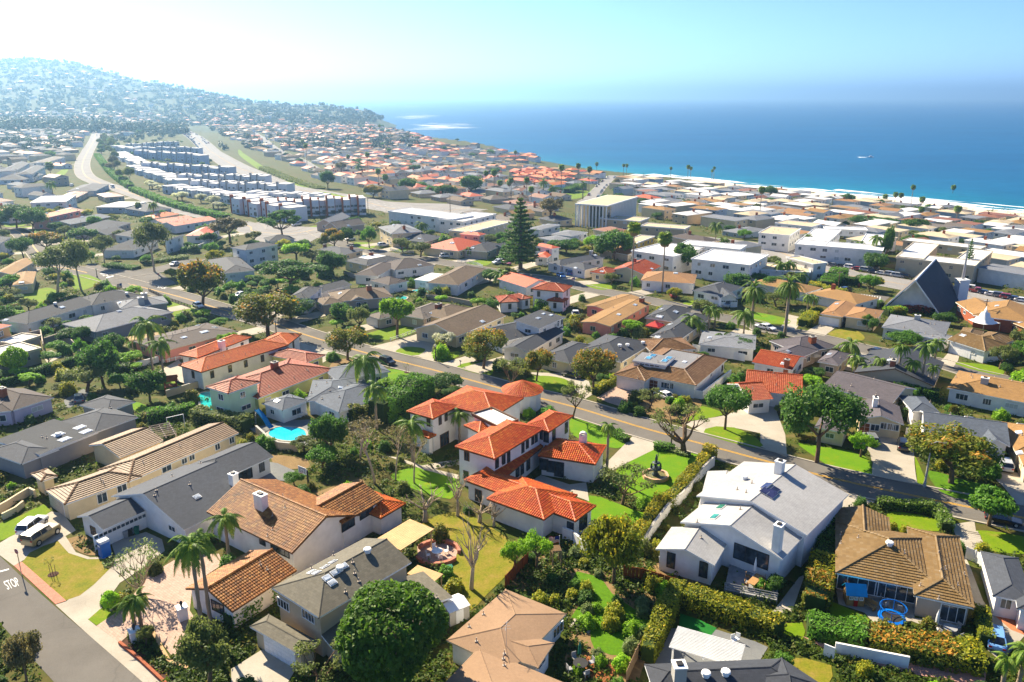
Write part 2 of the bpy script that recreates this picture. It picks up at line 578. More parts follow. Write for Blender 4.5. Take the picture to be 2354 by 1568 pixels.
def foam_patch(name,px,py,wpx,hpx,seed,label):
 r_=random.Random(seed)
 mb=MB()
 for k in range(34):
  a=px+r_.gauss(0,.38)*wpx;b=py+r_.gauss(0,.4)*hpx
  c=atz(a,b,SEA+.1)
  L=r_.uniform(18,70);W=r_.uniform(2.5,9)
  d=Vector((1,r_.uniform(-.15,.25),0)).normalized();e=Vector((-d.y,d.x,0))
  P=[c+d*(L*math.cos(q*math.tau/10)*r_.uniform(.7,1.2))+e*(W*math.sin(q*math.tau/10)*r_.uniform(.6,1.3))for q in range(10)]
  mb.face([(p.x,p.y,SEA+.1+.003*k)for p in P])
 tag(mb.build(name,FOAM),kind='stuff',label=label)
foam_patch('sea_foam',1010,290,75,9,1,'streaks of white foam on the water off the headland')
foam_patch('sea_foam',965,268,45,8,2,'faint foam streaks beside the headland cliff')
foam_patch('sea_foam',950,245,55,2,3,'long pale foam streak beyond the headland')
# roads, lawns, paving
def smooth_line(P,closed=False,step=4.0):
 P=[Vector((p[0],p[1]))for p in P]
 n=len(P)
 out=[]
 rng_=range(n if closed else n-1)
 for i in rng_:
  p0=P[(i-1)%n]if closed or i>0 else P[0]
  p1,p2=P[i],P[(i+1)%n]
  p3=P[(i+2)%n]if closed or i+2<n else P[-1]
  k=max(1,int((p2-p1).length/step))
  for j in range(k):
   t=j/k
   out.append(.5*((2*p1)+(p2-p0)*t+(2*p0-5*p1+4*p2-p3)*t*t+(3*p1-p0-3*p2+p3)*t**3))
 if not closed:out.append(P[-1])
 return out
def offset(L,d):
 out=[]
 for i,p in enumerate(L):
  t=(L[min(i+1,len(L)-1)]-L[max(i-1,0)])
  t=t.normalized()if t.length>1e-6 else Vector((1,0))
  out.append(Vector((p.x-t.y*d,p.y+t.x*d)))
 return out
def ribbon(name,L,d0,d1,mat,dz,label=None,kind='structure',dash=None,parent=None):
 A,B=offset(L,d0),offset(L,d1)
 v,f=[],[]
 for a,b in zip(A,B):
  for q in(a,b):v.append((q.x,q.y,hgt(q.x,q.y)+dz))
 for i in range(len(L)-1):
  if dash and i%dash[1]>=dash[0]:continue
  f.append((2*i,2*i+2,2*i+3,2*i+1))
 o=link(name,mesh(name,v,f,mat),parent)
 if not parent:tag(o,kind=kind,label=label)
 return o
def kerb(L,d,parent,w=.35,h=.13):
 A,B=offset(L,d-w/2),offset(L,d+w/2)
 v,f=[],[]
 for a,b in zip(A,B):
  for q,e in((a,-.1),(a,h),(b,h),(b,-.1)):v.append((q.x,q.y,hgt(q.x,q.y)+e))
 for i in range(len(L)-1):
  for k in range(3):f.append((4*i+k,4*i+k+1,4*i+k+5,4*i+k+4))
 link('kerb',mesh('kerb',v,f,CONC),parent)
YEL=M('yellow_road_paint',(0.62,0.36,0.02),.7,.15,1.5)
WPAINT=M('white_road_paint',(0.72,0.72,0.70),.7,.1,2)
ROADS={}
def road(key,spec,width,label,mat=ASPH,dz=.03,kerbs=True,yellow=True,white=None):
 L=smooth_line([at(*p)for p in pts(spec)],step=3.5)
 ROADS[key]=(L,width)
 o=ribbon('road',L,-width/2,width/2,mat,dz,label)
 if kerbs:
  kerb(L,-width/2-.15,o);kerb(L,width/2+.15,o)
 if yellow:
  ribbon('yellow_line',L,-.24,-.10,YEL,dz+.014,parent=o)
  ribbon('yellow_line',L,.10,.24,YEL,dz+.014,parent=o)
 for w in(white or[]):
  ribbon('lane_line',L,w-.09,w+.09,WPAINT,dz+.02,parent=o,dash=(1,3))
 return o
road('main','I300,1330 600,1340 E1150,50 E1500,140 1850,245 F200,340 500,445 740,520 1100,625 1600,750 G0,925 560,1065 1100,1230 1650,1380 D410,155 1060,297 1791,445 1990,490 2500,600',8.4,
  'asphalt street with double yellow line crossing the picture behind the villa')
road('second','J640,960 760,1020 900,1080 1100,1130 1300,1170 1560,1200 1900,1260 K0,1385 450,1445 G700,78 1000,135 1350,208 1750,308 2100,372 H0,408 300,452 600,520 850,580 1100,625 1500,700 1750,780 2195,880 2400,930 2900,1040',7.4,
  'narrower asphalt street curving between the second and third rows of houses',yellow=False)
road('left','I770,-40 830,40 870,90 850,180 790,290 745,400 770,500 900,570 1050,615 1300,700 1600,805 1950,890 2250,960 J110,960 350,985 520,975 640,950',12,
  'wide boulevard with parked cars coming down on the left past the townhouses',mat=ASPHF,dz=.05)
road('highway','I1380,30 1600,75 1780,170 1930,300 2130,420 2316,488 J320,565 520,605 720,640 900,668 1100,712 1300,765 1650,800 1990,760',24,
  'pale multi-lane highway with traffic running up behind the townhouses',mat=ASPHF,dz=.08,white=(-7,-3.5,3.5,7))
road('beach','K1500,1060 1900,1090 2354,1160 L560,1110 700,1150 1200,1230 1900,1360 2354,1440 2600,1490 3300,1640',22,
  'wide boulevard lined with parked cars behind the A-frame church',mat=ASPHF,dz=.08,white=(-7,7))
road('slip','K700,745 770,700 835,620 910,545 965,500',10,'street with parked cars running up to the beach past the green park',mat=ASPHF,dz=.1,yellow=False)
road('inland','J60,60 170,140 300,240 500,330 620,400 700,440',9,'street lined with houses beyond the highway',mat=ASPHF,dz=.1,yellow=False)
road('side','I-200,1030 60,985 200,1030 330,1180 420,1290',8,'side street entering on the left between two lawns',mat=ASPH,dz=.045)
road('junction','I1000,1420 1350,1370 1600,1320 1750,1260',9,'short street climbing from the junction past the corner house',mat=ASPH,dz=.06,yellow=False)
def inpoly(x,y,P):
 c=False
 j=len(P)-1
 for i in range(len(P)):
  xi,yi=P[i][0],P[i][1];xj,yj=P[j][0],P[j][1]
  if(yi>y)!=(yj>y)and x<(xj-xi)*(y-yi)/(yj-yi)+xi:c=not c
  j=i
 return c
import bmesh
SHEETS=[]
def sheet(name,spec,mat,dz=.03,label=None,rnd_=True,kind='structure',z=None):
 P=[at(*p)for p in pts(spec)]
 if rnd_:P=smooth_line(P,True,1.6)
 P=[Vector((p[0],p[1]))for p in P]
 SHEETS.append((name,P))
 bm=bmesh.new()
 vs=[bm.verts.new((p.x,p.y,0))for p in P]
 try:fc=bm.faces.new(vs)
 except ValueError:return
 bmesh.ops.triangulate(bm,faces=bm.faces[:])
 if any(.79*p.x+.613*p.y>145 for p in P):
  for k in range(4):
   es=[e for e in bm.edges if e.calc_length()>12]
   if not es:break
   bmesh.ops.subdivide_edges(bm,edges=es,cuts=1)
   bmesh.ops.triangulate(bm,faces=[q for q in bm.faces if len(q.verts)>3])
 for v in bm.verts:v.co.z=(hgt(v.co.x,v.co.y)+dz)
 bmesh.ops.recalc_face_normals(bm,faces=bm.faces[:])
 for q in bm.faces:
  if q.normal.z<0:q.normal_flip()
 me=bpy.data.meshes.new(name)
 bm.to_mesh(me);bm.free()
 me.materials.append(mat)
 return tag(link(name,me),kind=kind,label=label)
road_apron=[
 ('A-250,480 0,705 130,830 370,1045 600,1240 1000,1590 1150,1730 430,1730 370,1568 0,1165 -250,900','road',ASPH,.03,'asphalt street with STOP marking in the bottom left corner'),
 ('I1000,1330 800,1300 760,1340 800,1400 920,1450 1000,1500 E1000,20 1300,70 I1600,1480 1420,1370 1300,1365','road',ASPH,.055,'open asphalt junction at the left end of the street'),
 ('J80,900 200,880 450,920 700,930 780,960 600,1060 250,1080 130,1040','road',ASPHF,.06,'pale turning area beyond the white balcony house'),
 ('J1000,690 1500,720 1990,730 1990,800 1500,840 1250,800','road',ASPHF,.09,'road junction behind the white flat-roofed apartments'),
]
for s_,n_,m_,d_,l_ in road_apron:sheet(n_,s_,m_,d_,l_,rnd_=False)
GROUND_SHEETS='''
driveway|CONC|.040|A-60,650 0,615 350,400 430,410 520,530 400,595 95,772 0,700|pale concrete driveway under the two parked cars
driveway|CONC|.040|A455,1015 780,760 790,700 760,610 1000,540 1110,590 1130,670 960,800 820,890 700,1060 610,1135 560,1150 400,1040|wide concrete driveway leading to the white garage wing
pavement|CONC|.050|A380,1040 450,1018 660,1185 820,1300 1170,1590 1000,1590 600,1240|concrete sidewalk along the bottom left street
pavement|BRICKP|.060|A95,772 150,745 455,1012 380,1036|red brick strip between kerb and lawn
lawn|LAWNY|.050|A155,745 395,605 480,680 620,725 790,720 780,765 455,1008|yellow-green square front lawn with a staked sapling
lawn|LAWN|.050|A605,1140 770,1020 860,1060 660,1180|small wedge of lawn beside the round bush
path|CONC|.056|A395,600 450,570 520,680 620,715 730,712 725,726 600,728 470,685|curved pale kerb path round the front planting bed
planting_bed|DIRT|.044|A450,590 560,560 690,640 690,700 600,700 500,650|bed of dry soil below the white garage wing
courtyard|PAVER|.052|A660,1185 860,1050 1000,850 1250,700 1500,690 1530,760 1320,900 1300,1080 1370,1180 1370,1260 1240,1400 1170,1380 1060,1240 920,1215 820,1300|pink paved forecourt behind the gate pillars
planting_bed|MULCH|.058|A820,1300 920,1240 1040,1235 1150,1400 1290,1480 1230,1590 1150,1590|dark mulch bed beside the sidewalk
lawn|LAWN|.050|A-80,520 150,425 300,350 350,395 130,545 -60,615|lawn left of the parked cars
driveway|CONC|.040|B-60,1480 170,1335 400,1450 300,1620 -60,1620|driveway in front of the two-storey garage
lawn|LAWNY|.040|B1240,490 1500,400 1800,560 1870,640 1870,780 1700,960 1560,1090 1480,950 1400,850 1440,770 1490,660 1400,600|patchy backyard lawn under the bare pollarded tree
courtyard|PAVER|.055|B1215,640 1260,610 1400,600 1500,650 1470,740 1350,780 1220,740|round paved patio ringed by a brick wall
lawn|LAWNV|.040|B1030,150 1250,95 1480,170 1500,270 1440,315 1200,250|bright green lawn behind the villa
path|CONC|.052|B1010,20 1080,30 1290,100 1500,150 1500,180 1250,110|pale garden path beside the villa
courtyard|DIRT|.040|B510,275 640,225 830,170 860,200 560,300|ochre dirt court with a basketball hoop
courtyard|DIRT|.040|F250,1470 330,1470 560,1500 600,1580 300,1600|bare dirt yard behind the curved pool wall
courtyard|CONCB|.045|B205,60 260,70 440,150 340,190 120,190 0,190|grey stone patio behind the slate-roofed house
lawn|LAWNV|.040|G950,1575 1250,1420 1500,1450 1720,1480 1795,1525 C1395,60 1060,350 860,280 700,200 780,90|emerald lawn round the fountain
lawn|LAWNV|.040|C565,290 720,330 880,390 1010,430 860,610 800,560 640,455 570,460|emerald lawn below the fountain terrace
lawn|LAWNV|.040|G545,1165 760,1220 1045,1355 920,1415 700,1360 550,1300|bright lawn strip between villa and street
driveway|CONC|.045|G1060,1312 1310,1388 1235,1428 960,1562 C780,92 690,130 560,215 540,190 600,150|pale villa driveway coming in from the street
courtyard|CONC|.045|C140,205 235,150 430,215 545,200 565,330 390,265|concrete motor court inside the villa
garden|DIRT|.036|C0,930 130,750 430,650 530,730 700,830 1180,930 1195,980 960,1400 850,1600 400,1600 450,1060 190,950|brown soil of the cottage garden
meadow|WILD|.046|C480,810 640,850 720,960 950,1120 1000,1160 930,1300 830,1390 600,1340 560,1150 440,1130 560,950 440,880|wild green lawn in the cottage garden
garden|DIRT|.038|C930,740 1080,760 1380,850 1300,960 1180,930 1000,860|dry dirt yard beside the light grey house
lawn|TURF|.050|C1190,1100 1440,1200 1400,1250 1180,1190|artificial turf strip by the white pergola
courtyard|CONCB|.040|C1130,1200 1440,1210 1700,1290 1791,1330 1700,1480 1000,1480|grey patio round the white pergola
lawn|LAWN|.040|D865,400 1190,450 1205,535 1040,528 1040,575 875,500|lawn behind the flowering hedge
courtyard|CONC|.040|D495,880 1040,1000 1040,1130 1240,1150 1360,1180 1360,1280 1180,1215 1020,1150 760,1165 700,1095 520,1035|pale concrete patio with garden furniture
lawn|LAWN|.045|D460,1010 640,1090 760,1155 500,1150|shaded strip of lawn by the patio
driveway|CONC|.036|D1290,490 1450,465 1485,660 1390,710 1430,800 1510,1010 1570,1100 1800,1245 1640,1430 1540,1350 1515,1130 1440,1000 1340,600|pinkish concrete drive down the right side
courtyard|TERR|.048|D1580,1105 1830,1130 1830,1260 1700,1210|red-brown paved fan by the blue car
lawn|LAWN|.040|D1460,530 1850,590 1850,690 1500,655|front lawn on the right with stepping stones
path|BRICKD|.046|D270,1255 490,1330 990,1440 1380,1470 1535,1490 1520,1600 1000,1510 480,1370|long dusty brick path behind the big hedge
path|CONC|.040|D60,1100 200,1090 290,830 250,850|side path beside the grey deck
lawn|LAWN|.042|D110,1170 270,1160 275,1280 130,1235|small bright lawn near the brick steps
lawn|LAWNY|.042|D150,1400 470,1455 440,1600 380,1600|lawn corner behind the white gate
driveway|CONC|.040|D745,-40 1030,-60 1062,215 750,150|wide driveway with two parked cars
lawn|LAWNV|.040|H290,1370 480,1400 750,1440 925,1530 D750,100 750,148 430,75 380,40|lawn under the big spreading tree
lawn|LAWN|.040|D1040,20 1095,130 1125,222 1063,212|narrow lawn strip beside the lamp post
lawn|WILD|.040|D1140,120 1400,190 1640,240 1660,300 1430,325 1220,265|ivy bank under the orange-tipped tree
driveway|CONC|.042|D1530,120 1850,140 1850,390 1740,340 1650,230|driveway with a silver estate car
pavement|CONC|.046|D440,235 770,335 700,360 500,375 470,290|concrete apron above the beige tile roof
driveway|CONC|.042|G140,775 480,785 690,850 725,960 660,1000 580,930 440,850 280,805|curved driveway with a black car
lawn|LAWN|.050|G165,830 300,805 480,830 585,900 570,935 430,945 250,900|oval lawn island at the kerb
driveway|PAVER|.040|G755,990 930,890 1010,905 1065,960 960,1065 850,1030|pink paver driveway of the flat-topped tile house
driveway|CONC|.036|G1480,1200 1830,1140 2060,1050 2250,1050 2250,1450 2140,1290 1900,1240 1640,1285|broad curved concrete driveway of the red-tiled house
lawn|LAWN|.046|G1650,1290 1760,1230 1910,1240 2100,1330 2155,1392 2090,1415|half-moon lawn island at the kerb
lawn|LAWN|.046|G1640,1060 1820,1130 1510,1185 1600,1110|lawn wedge behind the gnarled tree
driveway|CONC|.034|H-20,1060 100,1060 190,1300 205,1490 -20,1400|driveway left of the big spreading tree
driveway|CONC|.037|H770,1290 1235,1340 1275,1590 930,1590 900,1450|sunny concrete drive behind the parked dark SUVs
garden|DIRT|.03|G1060,960 1500,980 1640,1030 1500,1180 1180,1130 1000,1060|stony front garden with low shrubs
lawn|LAWN|.040|H1620,690 1980,730 1995,800 1700,735|rounded lawn on the second street
driveway|CONC|.040|H1490,690 1560,610 1660,605 1640,680 1600,735|driveway of the tan tile bungalow
lawn|LAWN|.040|H-60,275 215,330 190,375 -60,350|lawn beside the tall date palm
driveway|CONC|.040|H215,290 350,320 270,425 150,400|short grey driveway right of the date palm
driveway|CONC|.040|H480,368 640,378 520,470 350,440|driveway of the orange-roofed bungalow
lawn|LAWNY|.040|H545,450 720,400 845,465 830,510 640,485|dry lawn in front of the orange-roofed bungalow
car_park|ASPH|.040|H640,100 1070,140 990,218 640,165|dark car park beside the A-frame church
lawn|LAWNV|.045|F1230,750 1580,808 1500,870 1350,905 1225,880|bright front lawn beside the black car
lawn|LAWN|.045|F1030,465 1310,390 1490,408 1400,470 1230,505 1100,490|lawn behind the white post fence
driveway|CONC|.040|F1085,565 1270,520 1500,450 1650,465 1650,640 1620,690 1500,645 1300,610|broad driveway with a green estate car
lawn|LAWN|.052|F1305,600 1400,562 1555,580 1500,632 1400,638|small lawn island in the broad driveway
lawn|LAWN|.045|F1620,650 1830,600 1835,640 1700,690|lawn right of the street lamp
driveway|CONC|.040|F1700,700 1930,630 2000,690 1820,735|short driveway right of the street lamp
lawn|LAWN|.046|F1820,730 1940,690 2110,700 2110,800 1960,780|rounded lawn with a dark mailbox
driveway|CONC|.040|F530,535 790,600 760,660 690,700 400,600|white driveway above the red ribbed roof
garden|DIRT|.042|F765,705 900,660 970,715 780,795|bare soil under the street tree
courtyard|CONCB|.036|F80,1250 400,1180 700,1170 700,1290 540,1400 150,1300|grey pool deck
lawn|LAWN|.045|E1400,185 1600,210 1690,275 1500,325 1455,290|lawn inside the railing by the white parked car
lawn|LAWN|.045|E205,125 400,65 505,130 320,190 200,155|bright lawn under the left eucalyptus trees
lawn|LAWN|.045|I630,1420 800,1400 915,1450 880,1490 700,1545|lawn tip at the junction kerb
lawn|LAWN|.045|E1325,815 1570,880 1450,925 1330,925|strip of lawn with the wooden playset
lawn|LAWNV|.040|E1115,1025 1230,1055 1275,1155 1125,1095|small bright lawn behind the slate-roofed house
garden|DIRT|.040|E990,670 1130,615 1240,690 1010,770|dry yard under the twin palms
courtyard|CONC|.040|E350,620 430,590 525,640 400,705|sunlit patio with a table
driveway|CONCB|.040|E535,1010 700,915 800,980 700,1065 555,1075|grey parking court with a dark car
courtyard|CONC|.045|E1320,775 1500,670 1650,870 1560,905|white terrace of the orange-tiled villa
lawn|LAWN|.06|K450,690 640,640 780,640 800,600 760,650 670,700 560,712|green park lawn beside the palm trees
lawn|LAWN|.06|J0,260 200,400 450,510 700,600 1000,680 1550,740 1540,755 1000,700 650,610 420,545 180,440 0,310|grass strip along the highway
lawn|LAWN|.045|J1000,1060 1170,1070 1130,1120 1010,1100|front lawn beside the white pickup
lawn|LAWN|.045|J1330,1110 1460,1110 1420,1140 1330,1135|small lawn behind a white picket fence
lawn|LAWN|.045|J1980,1220 2200,1190 2130,1260 1960,1240|lawn behind the white wavy fence
lawn|LAWN|.045|K700,1480 800,1440 1000,1500 850,1530|lawn with a stepping-stone path
lawn|LAWN|.045|I50,930 220,920 210,960 60,970|lawn at the left edge by the side street
lawn|LAWN|.045|I170,980 330,960 430,1010 230,1025|lawn on the side street corner
lawn|LAWN|.045|G1480,200 1600,170 1720,200 1700,245|lawn in front of the bay-window house
lawn|LAWNV|.045|G2070,270 2250,310 2250,350 2070,310|lawn left of the tall date palm
lawn|LAWN|.045|I470,520 560,450 620,430 600,480 520,530|grassy bank left of the boulevard
lawn|LAWN|.045|J500,950 650,915 660,925 520,965|traffic island lawn with two trees
lawn|LAWNY|.05|K0,1330 110,1320 130,1340 0,1370|lawn at the foot of the tall pine
lawn|LAWN|.05|L240,960 540,985 1140,1095 1130,1110 520,1010 240,985|grass verge along the apartments
'''
for ln in GROUND_SHEETS.strip().splitlines():
 n_,m_,d_,s_,l_=ln.split('|')
 sheet(n_,s_,globals()[m_],float(d_),l_,rnd_=n_ in('lawn','planting_bed','garden','meadow'))
# houses
ROOF={
 'slate':roofmat('slate_grey_shingle',(0.059,0.065,0.077),'shingle',.3),
 'charcoal':roofmat('charcoal_shingle',(0.042,0.046,0.055),'shingle',.3),
 'lgrey':roofmat('light_grey_shingle',(0.162,0.170,0.186),'shingle',.25),
 'bluegrey':roofmat('blue_grey_shingle',(0.091,0.105,0.127),'shingle',.3),
 'taupe':roofmat('taupe_shingle',(0.126,0.108,0.093),'shingle',.3),
 'mauve':roofmat('mauve_shingle',(0.094,0.083,0.090),'shingle',.3),
 'dbrown':roofmat('dark_brown_shingle',(0.071,0.057,0.052),'shingle',.3),
 'tan':roofmat('tan_shingle',(0.257,0.156,0.072),'shingle',.25),
 'orangetan':roofmat('orange_tan_shingle',(0.27,0.155,0.08),'shingle',.25),
 'greytan':roofmat('grey_tan_shingle',(0.126,0.115,0.089),'shingle',.35),
 'shake':roofmat('weathered_shake',(0.122,0.089,0.060),'shake',.4),
 'gravel':roofmat('tan_gravel',(0.27,0.185,0.125),'gravel',.15),
 'white':roofmat('white_membrane',(0.631,0.621,0.600),'gravel',.1),
 'cream':roofmat('cream_membrane',(0.490,0.414,0.301),'gravel',.12),
 'greyflat':roofmat('grey_membrane',(0.195,0.195,0.203),'gravel',.15),
 'dgreyflat':roofmat('dark_grey_membrane',(0.060,0.063,0.067),'gravel',.15),
 'barrel':roofmat('red_clay_barrel_tile',(0.523,0.093,0.003),'tone',.35,(0.623,0.188,0.014)),
 'orange':roofmat('orange_clay_tile',(0.595,0.143,0.003),'tone',.25,(0.666,0.185,0.014)),
 'brick':roofmat('brick_red_concrete_tile',(0.261,0.045,0.008),'tone',.25,(0.330,0.076,0.020)),
 'redtile':roofmat('rust_red_tile',(0.377,0.069,0.007),'tone',.25,(0.459,0.118,0.026)),
 'browntile':roofmat('brown_concrete_tile',(0.177,0.093,0.042),'tone',.3,(0.248,0.145,0.065)),
 'tantile':roofmat('tan_concrete_tile',(0.191,0.122,0.052),'tone',.22,(0.232,0.159,0.075)),
 'varitile':roofmat('variegated_clay_tile',(0.264,0.098,0.022),'tone',.68,(0.431,0.193,0.040)),
 'palegrey':roofmat('pale_grey_tile',(0.37,0.365,0.355),'shingle',.12),
 'fred':roofmat('far_red_tile',(0.439,0.085,0.009),'ribs',.3),
 'forange':roofmat('far_orange_tile',(0.517,0.146,0.026),'ribs',.25),
 'fbrown':roofmat('far_brown_tile',(0.202,0.086,0.049),'ribs',.3),
}
TILED={'barrel':(.42,.34,.11),'orange':(.42,.34,.09),'brick':(.42,1.0,0),'redtile':(.42,.36,.06),'browntile':(.42,.5,0),'tantile':(.42,.5,0),'varitile':(.40,.34,.045)}
WALL={
 'white':M('white_stucco',(0.78,0.76,0.72),.9,.10,.6,.2),'cream':M('cream_stucco',(0.68,0.57,0.39),.9,.10,.6,.2),
 'beige':M('beige_stucco',(0.52,0.43,0.31),.9,.06,.6,.2),'greige':M('greige_stucco',(0.42,0.36,0.30),.9,.06,.6,.2),
 'grey':M('grey_stucco',(0.30,0.29,0.28),.9,.06,.6,.2),'pink':M('salmon_stucco',(0.66,0.30,0.24),.9,.06,.6,.2),
 'lav':M('lavender_stucco',(0.55,0.49,0.56),.9,.06,.6,.2),'mint':M('mint_stucco',(0.56,0.68,0.47),.9,.05,.6,.2),
 'lime':M('pale_lime_stucco',(0.64,0.62,0.28),.9,.05,.6,.2),'bluegrey':M('blue_grey_siding',(0.32,0.38,0.44),.8,.06,.6,.1),
 'brick':M('brick_wall_face',(0.30,0.105,0.06),.9,.2,2.5,.3),'yellow':M('yellow_stucco',(0.66,0.48,0.16),.9,.06,.6,.2),
 'tan':M('tan_stucco',(0.45,0.31,0.18),.9,.06,.6,.2),'concrete':M('concrete_block',(0.42,0.40,0.36),.9,.08,.6,.2),
}
TRIM={'white':WHITE,'dark':DARK,'brown':M('brown_trim',(0.12,0.07,0.04),.6),'cream':M('cream_trim',(0.62,0.55,0.42),.7)}
DOORM=M('door_brown',(0.16,0.06,0.03),.5)
BLIND=M('pale_blind',(0.50,0.50,0.47),.7,.1)
_wm={}
VENTM=M('vent_tan',(0.38,0.33,0.28),.7,.1)
def window_meshes(w,h,trim,glass=None,bars=1):
 k=(round(w,1),round(h,1),trim,glass,bars)
 if k in _wm:return _wm[k]
 t=.09
 mb=MB()
 mb.box((-w/2,-.04,0),(w/2,.07,t));mb.box((-w/2,-.04,h-t),(w/2,.07,h))
 mb.box((-w/2,-.04,t),(-w/2+t,.07,h-t));mb.box((w/2-t,-.04,t),(w/2,.07,h-t))
 for i in range(bars):
  x=-w/2+w*(i+1)/(bars+1)
  mb.box((x-.03,-.03,t),(x+.03,.05,h-t))
 a=mb.mesh('window',TRIM[trim])
 b=MB().box((-w/2+t,-.03,t),(w/2-t,.015,h-t)).mesh('pane',glass or GLASS)
 _wm[k]=(a,b)
 return _wm[k]
def rect3(b,c,a):
 U,V=(c-b),(a-b)
 U.z=V.z=0
 if U.length>=V.length:
  u=U.normalized();v=Vector((-u.y,u.x,0))
  if v.dot(V)<0:v=-v
 else:
  v=V.normalized();u=Vector((-v.y,v.x,0))
  if u.dot(U)<0:u=-u
 return b.copy(),u,v,max(1.5,U.dot(u)),max(1.5,V.dot(v))
def roof_planes(kind,La,Lb,pitch):
 h=Lb/2
 if kind=='f':return[[(0,0,0),(La,0,0),(La,Lb,0),(0,Lb,0)]]
 if kind=='s':return[[(0,0,0),(La,0,0),(La,Lb,Lb*pitch),(0,Lb,Lb*pitch)]]
 if kind=='m':
  k=min(h*.55,4.0);z=k*pitch
  q=[(k,k,z),(La-k,k,z),(La-k,Lb-k,z),(k,Lb-k,z)]
  return[[(0,0,0),(La,0,0),q[1],q[0]],[(La,0,0),(La,Lb,0),q[2],q[1]],[(La,Lb,0),(0,Lb,0),q[3],q[2]],[(0,Lb,0),(0,0,0),q[0],q[3]],q]
 e0=h if kind in 'hc' else 0
 e1=h if kind in 'hC' else 0
 if e0+e1>La:e0=e1=La/2 if e0 and e1 else min(h,La*.9)
 r0,r1=(e0,h,h*pitch),(La-e1,h,h*pitch)
 pl=[[(0,0,0),(La,0,0),r1,r0],[(La,Lb,0),(0,Lb,0),r0,r1]]
 if(Vector(r1)-Vector(r0)).length<.05:pl=[[(0,0,0),(La,0,0),r0],[(La,Lb,0),(0,Lb,0),r0]]
 if e0:pl.append([(0,Lb,0),(0,0,0),r0])
 if e1:pl.append([(La,0,0),(La,Lb,0),r1])
 return pl
def tile_plane(mb,P,course,tw,relief,r_):
 p0,p1=P[0],P[1]
 u=(p1-p0);L=u.length
 if L<.3:return
 u/=L
 n=(P[1]-P[0]).cross(P[2]-P[0]).normalized()
 if n.z<0:n=-n
 v=n.cross(u)
 if v.z<0:v=-v
 q=[((p-p0).dot(u),(p-p0).dot(v))for p in P]
 T=max(t for s,t in q)
 def span(t):
  xs=[]
  for i in range(len(q)):
   (s0,t0),(s1,t1)=q[i],q[(i+1)%len(q)]
   if abs(t1-t0)<1e-6:
    if abs(t-t0)<1e-4:xs+=[s0,s1]
   elif min(t0,t1)-1e-6<=t<=max(t0,t1)+1e-6:
    xs.append(s0+(s1-s0)*(t-t0)/(t1-t0))
  return(min(xs),max(xs))if xs else(0,0)
 k=0
 W=lambda s,t,z:p0+u*s+v*t+n*z
 while k*course<T-.05:
  t0,t1=k*course,min(T-1e-4,(k+1)*course)
  a0,b0=span(t0+1e-4);a1,b1=span(t1)
  lo,hi=min(a0,a1),max(b0,b1)
  off=(k%2)*tw*.5 if relief==0 else 0
  j=int((lo-off)//tw)
  while j*tw+off<hi:
   s0,s1=j*tw+off,(j+1)*tw+off
   j+=1
   if min(b0,s1)-max(a0,s0)<.02 and min(b1,s1)-max(a1,s0)<.02:continue
   cl=lambda s,a,b:min(max(s,a),b)
   tone=min(1,max(0,r_.gauss(.5,.3)))
   up=.06 if relief else .1
   if relief:
    prof=[(0,.0),(.22,relief),(.72,relief),(.94,.0)]
   else:
    prof=[(.02,.012),(.98,.012)]
   lowp=[W(cl(s0+f*tw,a0,b0),t0-.02,up+z)for f,z in prof]
   highp=[W(cl(s0+f*tw,a1,b1),t1,.006+z)for f,z in prof]
   basep=[W(cl(s0+f*tw,a0,b0),t0-.02,0)for f,z in prof]
   m=len(prof)
   vs=lowp+highp+basep
   fs=[(i,i+1,m+i+1,m+i)for i in range(m-1)]+[(2*m+i,2*m+i+1,i+1,i)for i in range(m-1)]
   nn=len(mb.v)
   mb.v+=[tuple(x)for x in vs]
   for fc in fs:
    mb.f.append(tuple(x+nn for x in fc));mb.mi.append(0);mb.t.append(tone);mb.uvs.append(None)
  k+=1
HOUSES=[]
